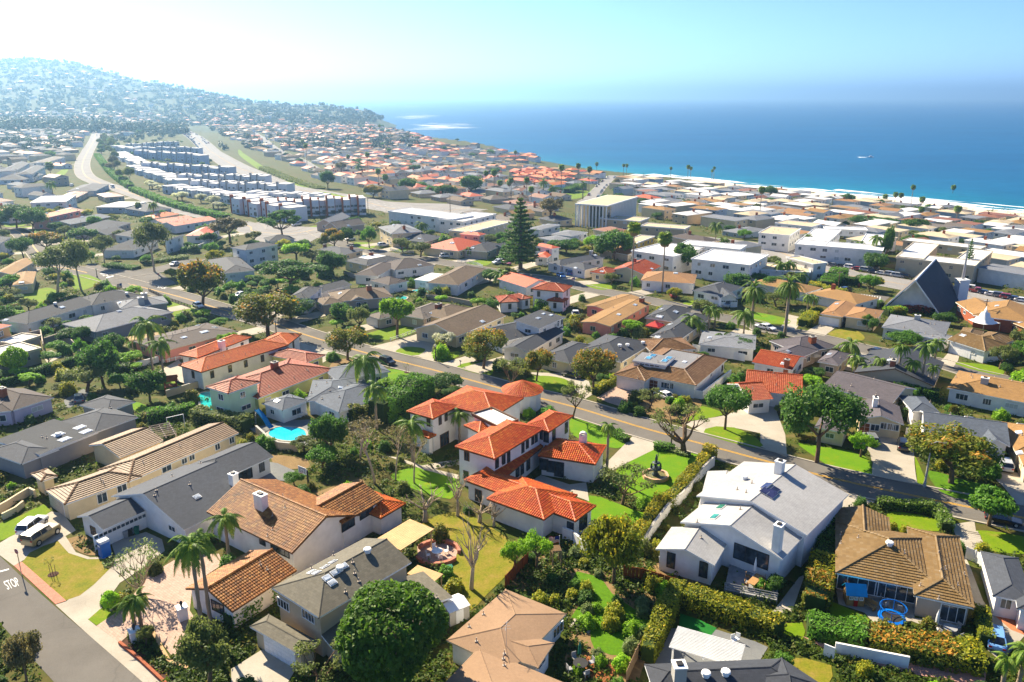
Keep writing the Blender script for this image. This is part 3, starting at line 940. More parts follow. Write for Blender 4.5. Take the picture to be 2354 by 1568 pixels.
class House:
 def __init__(s,name,short,label,roof,wall,wings,trim='white',near=True,cat='house',group=None,auto=True,wstyle=None,bars=1):
  s.short,s.roof,s.wall,s.trim,s.near,s.bars=short,roof,wall,trim,near,bars
  s.wings,s.walls,s.planes=[],[],[]
  r_=random.Random(hash(label)%9999 if False else sum(map(ord,label)))
  s.r_=r_
  raw=[w.strip()for w in wings.split(';')if w.strip()]
  W=[]
  for i,w in enumerate(raw):
   q=w.split()
   head=q[0]
   opts=dict(x.split('=')for x in q if '=' in x)
   q=[x for x in q[1:]if '=' not in x]
   kind=head[0];eave=float(head[1:])+.017*i
   P=[]
   Ls=None
   for x in q:
    if x[0].isalpha():Ls=x[0]
    elif ',' in x:x=Ls+x
    else:P.append(float(x));continue
    P.append(x)
   def cor(x):
    g=ground(x)
    z=hgt(g.x,g.y)
    return atz(*pp(x),z+eave)
   g0=ground(P[0],eave)
   if isinstance(P[2],float):
    b,c=atz(*pp(P[0]),g0.z),atz(*pp(P[1]),g0.z)
    d=c-b;d.z=0
    nrm=Vector((-d.y,d.x,0)).normalized()
    if nrm.y<0:nrm=-nrm
    O,u,v,Lu,Lv=rect3(b,c,b+nrm*P[2])
    if P[2]<0:O,u,v,Lu,Lv=rect3(b,c,b-nrm*abs(P[2]))
    if abs(P[2])>(c-b).length:
     u=d.normalized();v=nrm if P[2]>0 else-nrm;O=b;Lu=d.length;Lv=abs(P[2])
   else:
    a,b,c=(atz(*pp(x),g0.z)for x in P[:3])
    O,u,v,Lu,Lv=rect3(b,c,a)
   W.append((kind,O,u,v,Lu,Lv,eave,opts))
  s.base=Vector((W[0][1].x,W[0][1].y,W[0][1].z-W[0][6]))
  cs=[O+u*(Lu/2)+v*(Lv/2)for _,O,u,v,Lu,Lv,_,_ in W]
  s.centre=sum(cs,Vector())/len(cs)
  s.base=Vector((s.centre.x,s.centre.y,s.base.z))
  s.root=empty(name,s.base,0,label,cat,group)
  HOUSES.append(s)
  for k in W:s.wing(*k)
  if auto:
   s.auto_windows(wstyle)
   s.auto_roof()
 def wing(s,kind,O,u,v,Lu,Lv,eave,opts):
  pitch=float(opts.get('p',.34))
  roof=opts.get('r',s.roof);wall=opts.get('w',s.wall)
  ridge_v=(kind=='G')or(kind in 'hcCm' and Lv>Lu)or 'v' in opts
  if kind=='G':kind='g'
  A,B,La,Lb=(v,u,Lv,Lu)if ridge_v else(u,v,Lu,Lv)
  z0=O.z
  zb=s.base.z-1.5
  rel=lambda p:(p[0]-s.base.x,p[1]-s.base.y,p[2]-s.base.z)
  X=lambda a,b,z:O+A*a+B*b+Vector((0,0,z))
  pl=[[X(*p)for p in P]for P in roof_planes(kind,La,Lb,pitch)]
  mb=MB()
  th=.2 if kind!='f' else .35
  edges={}
  for P in pl:
   nrm=(P[1]-P[0]).cross(P[2]-P[0])
   if nrm.z<0:Pn=P[::-1]
   else:Pn=P
   uu=(P[1]-P[0]).normalized();nn=nrm.normalized();vv=nn.cross(uu)
   mb.face(Pn,0,.5,[((p-P[0]).dot(uu),(p-P[0]).dot(vv))for p in Pn])
   mb.face([p-Vector((0,0,th))for p in Pn[::-1]],1)
   for i in range(len(Pn)):
    k0=tuple(round(c,3)for c in Pn[i]);k1=tuple(round(c,3)for c in Pn[(i+1)%len(Pn)])
    edges[(k0,k1)]=(Pn[i],Pn[(i+1)%len(Pn)])
  ridges=[]
  for(k0,k1),(p,q)in edges.items():
   if(k1,k0)not in edges:
    dn=Vector((0,0,th))
    mb.face([p,p-dn,q-dn,q],1)
   elif k0<k1:ridges.append((p,q))
  if kind=='f' and eave>2.8 and 'np' not in opts:
   for i in range(4):
    p,q=pl[0][i],pl[0][(i+1)%4]
    mb.bar(p+Vector((0,0,.1)),q+Vector((0,0,.1)),.25,.3,1)
  tiled=roof in TILED and s.near and kind!='f'
  trimm=TRIM[s.trim]
  ro=mb.shift(s.base).build('roof',[ROOF[roof],trimm],s.root,uv=True)
  if kind=='m' and 'top' in opts:
   ro.data.materials.append(ROOF[opts['top']]);ro.data.polygons[8].material_index=2
  if tiled:
   tb=MB()
   for P in(pl[:4]if kind=='m' else pl):tile_plane(tb,P,*TILED[roof],s.r_)
   tb.shift(s.base)
   t=link('roof_tiles',mesh('roof_tiles',tb.v,tb.f,ROOF[roof],None,tb.t),ro)
   tag(t,kind='stuff')
  if s.near and kind not in 'f':
   cb=MB()
   for p,q in ridges:
    L=(q-p).length
    if L<.4:continue
    n_=max(1,int(L/.55))
    d=(q-p)/n_
    for i in range(n_):
     a=p+d*i;b=p+d*(i+1.08)
     w_=.3 if tiled else .22
     cb.tube([a+Vector((0,0,.0 if tiled else-.06)),b+Vector((0,0,.05 if tiled else-.05))],w_*(.62 if tiled else .5),6,0,True,s.r_.random())
   if cb.f:
    cb.shift(s.base)
    tag(cb.build('ridge_caps',ROOF[roof],ro,tone=True),kind='stuff')
  for P in pl:s.planes.append((P,ro))
  i_=float(opts.get('i',.45))if kind!='f' else .25
  zt=z0-.12
  wb=MB()
  c=[X(i_,i_,0),X(La-i_,i_,0),X(La-i_,Lb-i_,0),X(i_,Lb-i_,0)]
  lo=[Vector((p.x,p.y,zb))for p in c];hi=[Vector((p.x,p.y,zt))for p in c]
  for k in range(4):wb.face([lo[k],lo[(k+1)%4],hi[(k+1)%4],hi[k]])
  wb.face(hi)
  if kind in 'gcC':
   for end,has in((i_,kind in 'gC'),(La-i_,kind in 'gc')):
    if not has:continue
    hh=(Lb/2-i_)*pitch+.12
    for dd in(0,.2):
     e=end+(dd if end<La/2 else-dd)
     wb.face([X(e,i_,-.15),X(e,Lb-i_,-.15),X(e,Lb/2,hh-.12+.1)])
  if kind=='s':
   for e in(i_,La-i_):wb.face([X(e,i_,-.15),X(e,Lb-i_,-.15),X(e,Lb-i_,(Lb-i_)*pitch-.2)])
   wb.face([X(i_,Lb-i_,-.2),X(La-i_,Lb-i_,-.2),X(La-i_,Lb-i_,(Lb-i_)*pitch-.2),X(i_,Lb-i_,(Lb-i_)*pitch-.2)])
  wo_=wb.shift(s.base).build('wall',WALL[wall],s.root)
  cen=X(La/2,Lb/2,0)
  if 'open' not in opts:
   for k in range(4):
    p,q=c[k],c[(k+1)%4]
    d=(q-p);L=d.length;d.normalize()
    nr=Vector((d.y,-d.x,0))
    if nr.dot(cen-p)>0:nr=-nr
    s.walls.append((p,d,L,nr,zt,wo_))
  s.wings.append((O,u,v,Lu,Lv,eave))
 def inside(s,p,skip=None):
  for k,(O,u,v,Lu,Lv,e)in enumerate(s.wings):
   d=p-O
   a,b=d.dot(u),d.dot(v)
   if .2<a<Lu-.2 and .2<b<Lv-.2 and O.z>p.z+.3:return True
  return False
 def put_window(s,p,nr,w,h,trim=None,glass=None,bars=None,name='window'):
  a,b=window_meshes(w,h,trim or s.trim,glass,s.bars if bars is None else bars)
  rz=math.atan2(nr.y,nr.x)-math.pi/2
  q=p+nr*.02-s.base
  o=link(name,a,s.root,q,rz)
  link('pane',b,o)
  return o
 def auto_roof(s):
  for k in range(7):
   P,ro=s.r_.choice(s.planes)
   a,b,c=s.r_.random(),s.r_.random(),s.r_.random()
   q=P[0]+(P[1]-P[0])*(.2+.6*a)+(P[2]-P[1])*(.75*b)
   n=(P[1]-P[0]).cross(P[2]-P[0])
   if not inpoly(q.x,q.y,P)or n.length<.1:continue
   n.normalize()
   if n.z<0:n=-n
   if any(inpoly(q.x,q.y,p2)and p2 is not P for p2,_ in s.planes):continue
   pf='%g,%g'%pix(q)
   if c<.25:s.skylights('Z'+pf,1.2,.8)
   else:s.vents('Z'+pf)
 def auto_windows(s,wstyle=None):
  g0=s.base.z
  for p,d,L,nr,zt,wo_ in s.walls:
   mid=p+d*(L/2)
   if nr.dot(Vector((-mid.x,-mid.y,0)).normalized())<.12 or L<2.2:continue
   n=max(1,int(L/4.2))
   for st in range(1 if zt-g0<4.6 else 2 if zt-g0<8 else 3):
    zz=zt-1.95-st*2.8
    for i in range(n):
     if s.r_.random()<.12 and n>1:continue
     w=s.r_.choice((1.2,1.5,1.8,2.2));h=s.r_.choice((1.0,1.3,1.3))
     if wstyle=='tall':w,h,zz2=.9,1.6,zz-.1
     elif wstyle=='french':w,h,zz2=3.0,2.05,zt-2.45-st*2.8
     else:zz2=zz+(1.3-h)
     if w>L-.6:w=max(.6,L-.8)
     q=p+d*(L*(i+.5+s.r_.uniform(-.12,.12))/n)
     q=Vector((q.x,q.y,zz2))
     if s.inside(q+nr*.6)or s.inside(q+nr*.6+d*w/2)or s.inside(q+nr*.6-d*w/2):continue
     gl=BLIND if s.r_.random()<.12 else None
     s.put_window(q,nr,w,h,None,gl)
 def hit_wall(s,px):
  d=Vector(ray(*pp(px)));best=None
  o=Vector((0,0,CAMZ))
  for w in s.walls:
   p,dr,L,nr,zt,wo_=w
   dn=d.dot(nr)
   if dn>-1e-6:continue
   t=(p-o).dot(nr)/dn
   q=o+d*t
   a=(q-p).dot(dr)
   if-.3<a<L+.3 and q.z<zt+.4 and q.z>s.base.z-1.2 and(best is None or t<best[0]):best=(t,q,w)
  return best
 def win(s,spec,w,h,trim=None,glass=None,bars=None,name='window',label=None):
  for px in spec.split():
   b=s.hit_wall(px)
   if not b:continue
   _,q,(p,dr,L,nr,zt,wo_)=b
   z=min(q.z-h/2,zt-h-.05)
   o=s.put_window(Vector((q.x,q.y,max(z,s.base.z+.03))),nr,w,h,trim,glass,bars,name)
   if label:o['label']=label
 def slab(s,px,w,h,mat,name,rows=4,lites=0):
  b=s.hit_wall(px)
  if not b:return
  _,q,(p,dr,L,nr,zt,wo_)=b
  rz=math.atan2(nr.y,nr.x)-math.pi/2
  o=MB().box((-w/2-.1,-.05,0),(w/2+.1,.03,h+.1)).build(name,WHITE,s.root,Vector((q.x,q.y,s.base.z+.02))+nr*.02-s.base,rz)
  cols=max(1,int(w/.62))
  pm=MB().box((-w/cols/2+.03,.03,.03),(w/cols/2-.03,.06,h/rows-.03)).mesh('panel',mat)
  gm=MB().box((-w/cols/2+.06,.03,.06),(w/cols/2-.06,.055,h/rows-.06)).mesh('pane',GLASS)
  for r in range(rows):
   for c in range(cols):
    if lites and r==rows-1:link('pane',gm,o,(-w/2+w*(c+.5)/cols,0,h*r/rows))
    else:link('panel',pm,o,(-w/2+w*(c+.5)/cols,0,h*r/rows))
 def hit_roof(s,px):
  d=Vector(ray(*pp(px)));o=Vector((0,0,CAMZ));best=None
  for P,ro in s.planes:
   n=(P[1]-P[0]).cross(P[2]-P[0]).normalized()
   if n.z<0:n=-n
   dn=d.dot(n)
   if dn>-1e-6:continue
   t=(P[0]-o).dot(n)/dn
   q=o+d*t
   if inpoly(q.x,q.y,P)and(best is None or t<best[0]):best=(t,q,n,P,ro)
  return best
 def chimney(s,px,w=1.3,d=.8,h=1.5,mat='white',cap=True,rz=None,pot=False):
  b=s.hit_roof(px)
  if not b:return
  _,q,n,P,ro=b
  dr=(P[1]-P[0]).normalized()
  rz=math.atan2(dr.y,dr.x)if rz is None else R(rz)
  o=MB().box((-w/2,-d/2,-1.5),(w/2,d/2,h)).build('chimney',WALL[mat],s.root,q-s.base,rz)
  if cap:
   mb=MB().box((-w/2-.08,-d/2-.08,h),(w/2+.08,d/2+.08,h+.14))
   mb.box((-w/4,-d/4,h+.14),(w/4,d/4,h+.3),1)
   mb.build('chimney_cap',[WALL['concrete']if mat=='brick' else WHITE,DARK],o)
 def on_roof(s,name,spec,builder):
  for px in spec.split():
   b=s.hit_roof(px)
   if not b:continue
   _,q,n,P,ro=b
   dr=(P[1]-P[0]).normalized();vv=n.cross(dr)
   Mx=Matrix((dr,vv,n)).transposed().to_4x4()
   o=link(name,None if False else builder(),s.root,q-s.base)
   o.rotation_euler=Mx.to_euler()
 def skylights(s,spec,w=1.2,h=.9,tint=None):
  m=tint or SKYG
  k=('sky',w,h,m.name)
  if k not in _wm:
   _wm[k]=MB().box((-w/2-.1,-h/2-.1,0),(w/2+.1,h/2+.1,.1)).box((-w/2,-h/2,.1),(w/2,h/2,.16),1).mesh('skylight',[WHITE,m])
  s.on_roof('skylight',spec,lambda:_wm[k])
 def vents(s,spec,big=False):
  k=('vent',big)
  if k not in _wm:
   mb=MB()
   if big:mb.lathe([(.35,0),(.35,.3),(.5,.35),(.45,.55),(.15,.65),(0,.66)],10)
   else:mb.tube([(0,0,-.1),(0,0,.5)],.06,6).box((-.16,-.14,0),(.16,.14,.08))
   _wm[k]=mb.mesh('vent',VENTM if not big else WHITE)
  for px in spec.split():
   b=s.hit_roof(px)
   if b:link('vent',_wm[k],s.root,b[1]-s.base)
SKYG=glassmat('skylight_glass',(0.42,0.46,0.50),.15)
SKYB=glassmat('skylight_blue_glass',(0.05,0.20,0.32),.1)
SKYGR=glassmat('skylight_green_glass',(0.02,0.16,0.11),.1)
def H(name,short,label,roof,wall,wings,**kw):return House(name,short,label,roof,wall,wings,**kw)
# houses, front rows (surveyed one by one)
h=H('bungalow','cream brown-tiled house','long cream house with brown concrete tile roof and inner court, left foreground','browntile','cream',
 'h2.9 A310,255 445,350 970,160 p=.3; c2.9 A880,195 E2005,1285 7.5 p=.3; g2.9 E1000,1490 1370,1345 8.5 p=.3; h2.7 A212,142 285,192 400,160 p=.3',auto=False)
h.win('A700,305 A835,235',1.5,1.6);h.win('E1545,1505 E1610,1487 E1825,1400 E1945,1345',1.1,1.2);h.win('E1395,1560',1.8,1.2)
h.slab('A405,425',4.8,2.1,WALL['greige'],'garage_door')
h.chimney('E1105,1255',1.2,1.0,2.2,'white')
h.vents('A460,120 A595,100 A690,185 A710,205 A980,65 E1510,1395 E1370,1375')
h=H('bungalow','slate-roofed white house','white L-plan house with slate-grey shingle roof and row of garage panes','slate','white',
 'g2.8 A527,432 705,525 1000,398; g2.9 A760,293 1260,525 1600,215; c2.9 A1440,215 F280,1480 8.5',auto=False)
h.win('A640,530',1.3,1.3,'brown');h.slab('A830,520',7.5,2.2,WHITE,'garage_door',4,1)
h.win('A1180,515',1.6,.9);h.win('A1665,145',3.4,2.0,'dark',None,3);h.win('A1540,180',1.4,1.3);h.win('B30,145',2.6,2.0,'dark',None,2);h.win('B148,85',1.0,1.8,'dark')
h.chimney('A1605,215',1.0,1.0,1.7,'white')
h.vents('A1035,145 A1070,255 A1060,290 A965,340 A1375,70 A1300,215 A1220,490 A1180,160');h.skylights('A1350,298',.8,.6)
h=H('bungalow','variegated tile house','white stucco house with mottled orange and brown clay tiles, left foreground','varitile','white',
 'G4.0 A1415,400 B358,685 800,410 p=.42; g4.3 B700,480 985,312 8 p=.36; h3.0 B965,445 1135,345 6.5 p=.36 r=orange; g2.7 A1300,910 1590,1085 B388,800 p=.36',trim='brown',auto=False)
h.win('B740,480',2.4,1.5,'dark',None,1);h.win('B865,405',2.6,1.3,'dark',None,1);h.win('B275,665',3.6,1.1,'dark',None,3);h.win('B155,605',1.2,1.0,'dark')
h.win('A1490,1020',2.2,1.4,'dark',None,2)
h.chimney('B148,375',1.7,1.0,2.0,'white');h.vents('B225,430 B225,525 B190,570 B295,300 B310,372 B140,765 B185,800')
h=H('two_storey_house','grey-tan two-storey house','two-storey beige house with grey-tan shingles and many small skylights, bottom centre-left','greytan','beige',
 'c5.5 B190,935 540,1125 1175,745 p=.36; h2.7 B65,1185 410,1382 550,1295; g2.8 B640,1345 1460,985 1165,845 p=.12',auto=False)
h.win('B300,1035 B470,1115',2.2,1.2,'white',None,3)
h.slab('B272,1345',4.9,2.1,WHITE,'garage_door',4)
h.win('B1340,1100',1.4,1.0)
h.chimney('B872,555',1.0,1.0,1.5,'brick');h.skylights('B595,855 B632,888 B650,818 B710,775 B490,815 B525,820 B582,780 B637,745',.8,.55)
h.skylights('B1225,952',1.4,.8,SKYB);h.vents('B875,680 B688,802',True);h.vents('B738,625 B772,750 B785,825 B815,880 B722,952 B280,1080 B1155,985 B1350,990 B605,700 B640,700 B490,790')
h=H('bungalow','tan gravel-roofed house','low house with broad tan gravel roof and thin aerial, bottom centre','gravel','white',
 'h2.9 C450,1058 -7,930 -412,1280 p=.17; h2.9 C-160,1150 325,1300 190,1460 p=.17; h2.9 C-190,1330 440,1590 -12 p=.17',auto=False,trim='cream')
h.win('C350,1210',2.2,1.3,'white',None,2);h.win('C240,1420',1.8,1.2,'white',None,1)
h.vents('B1668,1105 B1570,1190 B1620,1290 B1812,1375 B1805,1410 B1810,1455 B1340,1370')
h=H('large_house','pale grey multi-gabled house','large white house with stepped pale grey tile gables and solar panels','palegrey','white',
 'g3.2 C1020,655 1425,770 1525,610 p=.3; g4.2 C1190,470 D135,728 210,545 p=.3; g5.0 C1300,290 D305,562 435,232 p=.26; g3.6 C1330,300 1600,420 C1640,160 p=.2',auto=False,bars=0)
h.win('C1128,715 C1350,785',1.1,2.2,'dark',None,1);h.win('C1675,705',4.6,2.2,'dark',None,2);h.win('D225,578',1.2,1.2)
h.skylights('C1467,370 C1425,437',1.3,.8,SKYGR);h.chimney('D112,135',1.1,1.1,1.8,'white');h.chimney('D95,660',1.2,.9,3.4,'white')
h.vents('C1680,205 C1640,270 C1332,580 C1600,385 C1305,475 C1580,250 C1460,325');h.vents('C1630,178',True)
_sp=MB().box((-1.0,-.5,.06),(1.0,.5,.14)).box((-.96,-.46,.14),(.96,.46,.15),1).mesh('solar_panel',[METAL,glassmat('solar_cell',(0.02,0.02,0.06),.15)])
h.on_roof('solar_panel','D27,225 D78,258 D18,258 D65,285',lambda:_sp)
h=H('bungalow','beige tan-tiled house','sprawling beige house with tan concrete tile hips and white French doors, right foreground','tantile','greige',
 'h2.8 D500,470 500,818 1250,935; h2.9 D1040,1005 1450,1060 1345,575; G2.8 D500,560 500,380 862,430',auto=False)
h.win('D650,895 D915,940',4.6,2.2,'white',None,3);h.win('D1300,1100',2.6,2.2,'white',None,2)
h.chimney('D1365,660',1.0,.8,2.4,'brick',rz=80)
h.vents('D535,560 D655,580 D535,620 D970,685 D1205,690 D1250,795 D1380,835 D1335,905 D1080,910 D1205,1000 D1220,810');h.vents('D868,632',True)
h=H('bungalow','blue-grey roof at right edge','white house with blue-grey shingle roof cut by the right edge, lower right','slate','white',
 'h2.9 D1490,668 1578,975 1860,1010; h2.9 D1720,915 1745,1062 1930,1100',auto=False)
h.win('D1672,1005',1.2,1.5)
h=H('bungalow','pergola house','house with charcoal roof behind the white pergola, cut by the bottom edge','charcoal','white',
 'h3.0 C900,1640 945,1445 D130,1405; h3.0 D-30,1568 130,1402 430,1600',auto=False)
h.chimney('C1178,1545',1.2,1.2,1.6,'concrete');h.vents('C1365,1530 C1500,1520',True)
# left block
h=H('bungalow','flat-decked slate house','long dark slate house with four white-framed skylights on its flat middle','slate','grey',
 'f3.3 E330,1468 825,1272 12 r=dgreyflat np=1; h2.9 E-120,1440 180,1545 490,1415 p=.3; h2.9 E790,1285 1165,1150 10 p=.3; h2.9 E905,1110 1140,1020 8 p=.3',auto=False)
h.skylights('E490,1300 E545,1340 E670,1240 E722,1275',1.6,1.2);h.vents('E355,1320 E390,1330 E800,1085 E930,1075');h.vents('E490,1310',True)
h=H('bungalow','dark brown roofed lavender house','lavender stucco house with dark brown roof and brick chimneys, left edge','dbrown','lav',
 'c2.9 E105,1098 455,985 10; h2.9 E-140,1120 100,1100 9')
h.chimney('E30,975',1.4,.9,1.6,'brick');h.chimney('E405,1040',1.3,.9,.2,'brick')
H('bungalow','white flat-roofed house at left','low house with bright white flat roof behind a round clipped tree, left edge','white','greige','f3.4 E-60,680 345,575 9; f3.1 E130,540 345,470 6',trim='cream')
H('villa','round-bayed tiled villa','tan villa with curved bay and red tile roof, cut by the left edge','fred','tan','h5.6 E-200,470 100,378 9; h3.0 E-150,520 95,455 6',near=False)
h=H('bungalow','long charcoal-roofed house','long white house with charcoal roof beside the junction flag','charcoal','white','c3.0 E235,368 800,200 10; h3.0 E770,215 1195,128 11',trim='white')
h.chimney('E480,185',1.3,1.0,1.3,'concrete');h.vents('E465,205 E1065,120',True)
h=H('bungalow','light grey hip-roofed house','grey-walled house with wide light grey hip roof and stone chimney','lgrey','grey','h3.2 E575,355 800,437 1455,268 p=.28; h3.2 E1010,240 1415,190 9 p=.28')
h.chimney('E1188,205',1.5,1.2,1.9,'concrete');h.chimney('E1215,160',1.5,1.0,1.6,'concrete');h.skylights('E1000,262',.9,.7)
h=H('bungalow','low brown-roofed house','low pinkish house with flat brown shingle roof and white patio cover','dbrown','pink','h3.0 E1375,597 2000,430 13 p=.16',trim='cream')
h.skylights('E1715,437',1.8,1.0);h.vents('E1450,460 E1528,435 E1575,425 E1480,525 E1540,380')
h=H('villa','orange-tiled white villa','white villa with bright orange barrel-tile roof and balustraded terrace','orange','white','h4.0 E1500,715 1690,775 F408,545; h4.2 E1585,600 1660,655 2110,480; h4.0 F170,532 408,540 8',trim='brown',wstyle='tall')
h.chimney('E1865,575',1.3,1.0,1.7,'white');h.vents('E1660,700 E1880,645 E1745,745')
h=H('two_storey_house','mint and lime house','pale mint and lime house with brick-red ribbed tile roof','brick','lime','h5.6 E1740,895 1915,955 F170,858 p=.3 w=mint; h3.0 F150,995 785,750 13 p=.28; h3.0 F560,695 715,632 11 p=.28')
h.chimney('F292,742',1.3,1.0,1.3,'brick');h.vents('F455,825 F560,760 F575,770 E1930,915')
h=H('bungalow','grey-roofed pool house','white house with mid-grey shingle roof behind the blue pool slide','bluegrey','white','h2.8 F125,1055 355,1097 585,1012 p=.3; h2.9 F560,1020 950,1000 12 p=.26; h2.8 F830,1112 1330,945 11 p=.26; h2.9 F815,850 1265,768 9 p=.26')
h.vents('F600,950 F690,1000 F730,865 F755,930 F835,985 F640,890 F905,890');h.skylights('F312,1018 F845,905 F590,905',.9,.7)
# the villa
h=H('villa','red-tiled villa','sprawling white two-storey villa with red barrel-tile roofs, centre of the picture','barrel','white',
 'h6.3 F1410,1100 1620,1168 1835,1060; h6.2 F1640,1035 2130,1150 10; h6.3 F1820,1395 2140,1505 G310,1252; h6.3 G190,1200 355,1277 555,1143; h5.5 F1875,1225 2010,1285 2285,1190;'
 'f6.7 G-75,1235 95,1180 7 r=white; h3.4 G265,1475 745,1550 925,1405; s3.2 C-60,205 G345,1365 3.2; h3.0 Q440,160 1750,642 1965,455; h3.1 Q705,380 1380,625 8.5; h3.2 F1480,1290 1585,1330 1640,1300',trim='brown',auto=False,bars=1)
h.win('F1680,1182 F1730,1150 F1855,1115 F1585,1195 F1905,1480',.8,1.5,'brown');h.win('F1718,1375',2.4,2.4,'brown',None,2)
h.win('F2158,1530 F2215,1505 F2255,1485',.8,1.7,'dark');h.win('G15,1490 G135,1410 G172,1375 G218,1340 G247,1322 G287,1298',.8,1.7,'dark');h.win('G333,1310 G395,1300 G500,1240',1.0,2.0,'dark')
h.win('C255,75 C305,90',1.5,2.0,'dark');h.win('C360,110',1.6,2.6,'dark');h.win('C105,105 C147,75',1.1,2.0,'dark');h.win('G180,1545 G90,1565',1.2,2.0,'dark')
h.win('Q610,340',1.3,2.0,'brown');h.win('Q1690,720',1.1,1.8,'dark');h.win('Q1838,665',2.0,2.0,'dark',None,2);h.win('F1440,1390',1.2,2.2,'brown');h.win('B1555,20 B1550,150',1.0,1.5,'brown')
h.win('B1760,70 B1805,35',.9,1.5,'dark')
def bell_chimney(hs,px,s=1.0,rz=0):
 b=hs.hit_roof(px)
 if not b:return
 q=b[1]
 o=MB().box((-1.0*s,-.55*s,-1.5),(1.0*s,.55*s,2.4*s)).build('chimney',WALL['white'],hs.root,q-hs.base,rz)
 n=12
 mb=MB()
 for rr in(1.0,.62):
  pass
 ring=[(math.cos(math.pi*k/n),math.sin(math.pi*k/n))for k in range(n+1)]
 for y0,y1 in((-.55*s,.55*s),):
  for k in range(n):
   (a,b_),(c,d)=ring[k],ring[k+1]
   O1,O2=(a*s,b_*s+2.4*s),(c*s,d*s+2.4*s)
   I1,I2=(a*.66*s,b_*.66*s+2.4*s),(c*.66*s,d*.66*s+2.4*s)
   v=[(O1[0],y0,O1[1]),(O2[0],y0,O2[1]),(I2[0],y0,I2[1]),(I1[0],y0,I1[1]),(O1[0],y1,O1[1]),(O2[0],y1,O2[1]),(I2[0],y1,I2[1]),(I1[0],y1,I1[1])]
   mb.poly(v,[(0,1,2,3),(7,6,5,4),(0,4,5,1),(3,2,6,7)])
 for a in(-.35,0,.35):mb.box((a*s-.05,-.08,2.4*s),(a*s+.05,.08,2.4*s+.6*s))
 mb.build('bell_arch',WALL['white'],o)
bell_chimney(h,'F1722,935',1.0,R(-12));bell_chimney(h,'G640,1375',.62,R(-12))
def turret(hs):
 c=at(*pp('G130,1065'))
 r=4.1;zr=3.6;n=16
 o=MB().lathe([(r-.5,-1),(r-.5,zr)],n).build('turret_wall',WALL['white'],hs.root,c-hs.base)
 mb=MB()
 apex=Vector((0,0,zr+1.9))
 for k in range(n):
  a0,a1=k*math.tau/n,(k+1)*math.tau/n
  P=[Vector((r*math.cos(a0),r*math.sin(a0),zr)),Vector((r*math.cos(a1),r*math.sin(a1),zr)),apex]
  mb.face(P,0,.4);mb.face([P[1],P[0],Vector((0,0,zr))],0,.3)
 ro=mb.build('turret_roof',ROOF['barrel'],hs.root,c-hs.base,tone=True)
 tb=MB()
 for k in range(n):
  a0,a1=k*math.tau/n,(k+1)*math.tau/n
  tile_plane(tb,[Vector((r*math.cos(a0),r*math.sin(a0),zr)),Vector((r*math.cos(a1),r*math.sin(a1),zr)),apex],.42,.36,.08,hs.r_)
  tb.tube([Vector((r*math.cos(a0),r*math.sin(a0),zr+.05)),apex],.11,5,0,True,.8)
 tag(link('roof_tiles',mesh('roof_tiles',tb.v,tb.f,ROOF['barrel'],None,tb.t),ro),kind='stuff')
turret(h)
VILLA=h
# across the street
h=H('bungalow','charcoal-roofed corner house','white house with charcoal roof and big window under the umbrella pine','charcoal','white','c3.0 F525,82 690,103 940,38 p=.3; h4.5 F400,150 530,60 -6')
h=H('bungalow','weathered shake house','low house with weathered brown shake roof and brick chimney behind street trees','shake','greige','h3.0 F800,185 1290,140 12 p=.34; g3.0 F930,175 1065,160 7 v=1 p=.4; h2.9 F700,210 880,185 8')
h.chimney('F1085,85',1.4,.9,1.3,'brick')
h=H('bungalow','taupe-roofed house','grey-sided house with taupe roof and tall brick chimney behind the bright tree','taupe','greige','h3.0 F1340,285 1545,328 1812,225; h2.7 F1060,295 1170,330 1340,290')
h.chimney('F1668,250',2.0,1.0,1.6,'brick');h.slab('F1110,370',4.8,2.1,WHITE,'garage_door');h.win('F1590,335',2.4,1.2,'white',None,2)
h=H('bungalow','shake-roofed house by blossom tree','bungalow with rough brown shake roof beside the white-blossom tree','shake','cream','g3.0 F1820,475 2235,298 13 p=.34; h3.0 F1745,330 1990,240 10 p=.3')
h.chimney('F1950,195',1.3,.9,1.5,'brick')
h=H('two_storey_house','white house with shed dormer','white house with charcoal roofs and raised shed-roofed upper storey','charcoal','white','g3.0 G-60,585 180,612 490,430 p=.32; s5.4 G100,352 275,408 495,312 p=.12; g3.0 G-40,520 480,400 12 p=.3')
h.skylights('G265,322',1.2,.8);h.win('G432,365 G462,352',1.0,1.5,'white',None,0);h.chimney('G103,320',1,1,1.8,'brick');h.skylights('G310,285 G372,297',1.0,.6)
h=H('bungalow','charcoal hip-roofed cream house','cream house with large charcoal hip roof behind two street trees','charcoal','cream','h3.0 G560,600 965,690 1235,525 p=.3; h2.9 G345,605 528,697 800,560 p=.3')
h.vents('G640,495 G550,520 G840,465 G500,555');h.vents('G950,560 G1015,555 G1145,535',True)
h=H('bungalow','flat-topped brown tile house','white house with brown tile skirt roof, flat deck and four blue skylights','browntile','white',
 'm3.0 G1040,740 1590,888 1852,668 p=.36 top=greyflat; h2.9 G900,795 1165,850 1310,755 p=.36; f5.0 G1055,675 1340,720 1435,650 r=greyflat np=1; h3.0 G1210,600 1590,580 9 p=.3',auto=False)
h.slab('G1035,870',4.9,2.1,WHITE,'garage_door');h.win('G1335,885',2.0,1.3,'white',None,2);h.win('G1385,890',1.0,1.3);h.win('G1715,798',1.0,1.0);h.win('G1810,740',.9,1.4,'brown')
h.skylights('G1228,637 G1192,657 G1362,657 G1327,680',1.7,1.0,SKYB);h.skylights('G1495,690',1.0,.7);h.chimney('G1530,600',1.0,1.0,1.4,'white');h.vents('G1270,690 G1600,660 G1100,830 G1400,760')
h.win('G1095,690 G1140,705 G1180,712 G1220,718 G1260,722',1.2,.5,'white',None,0)
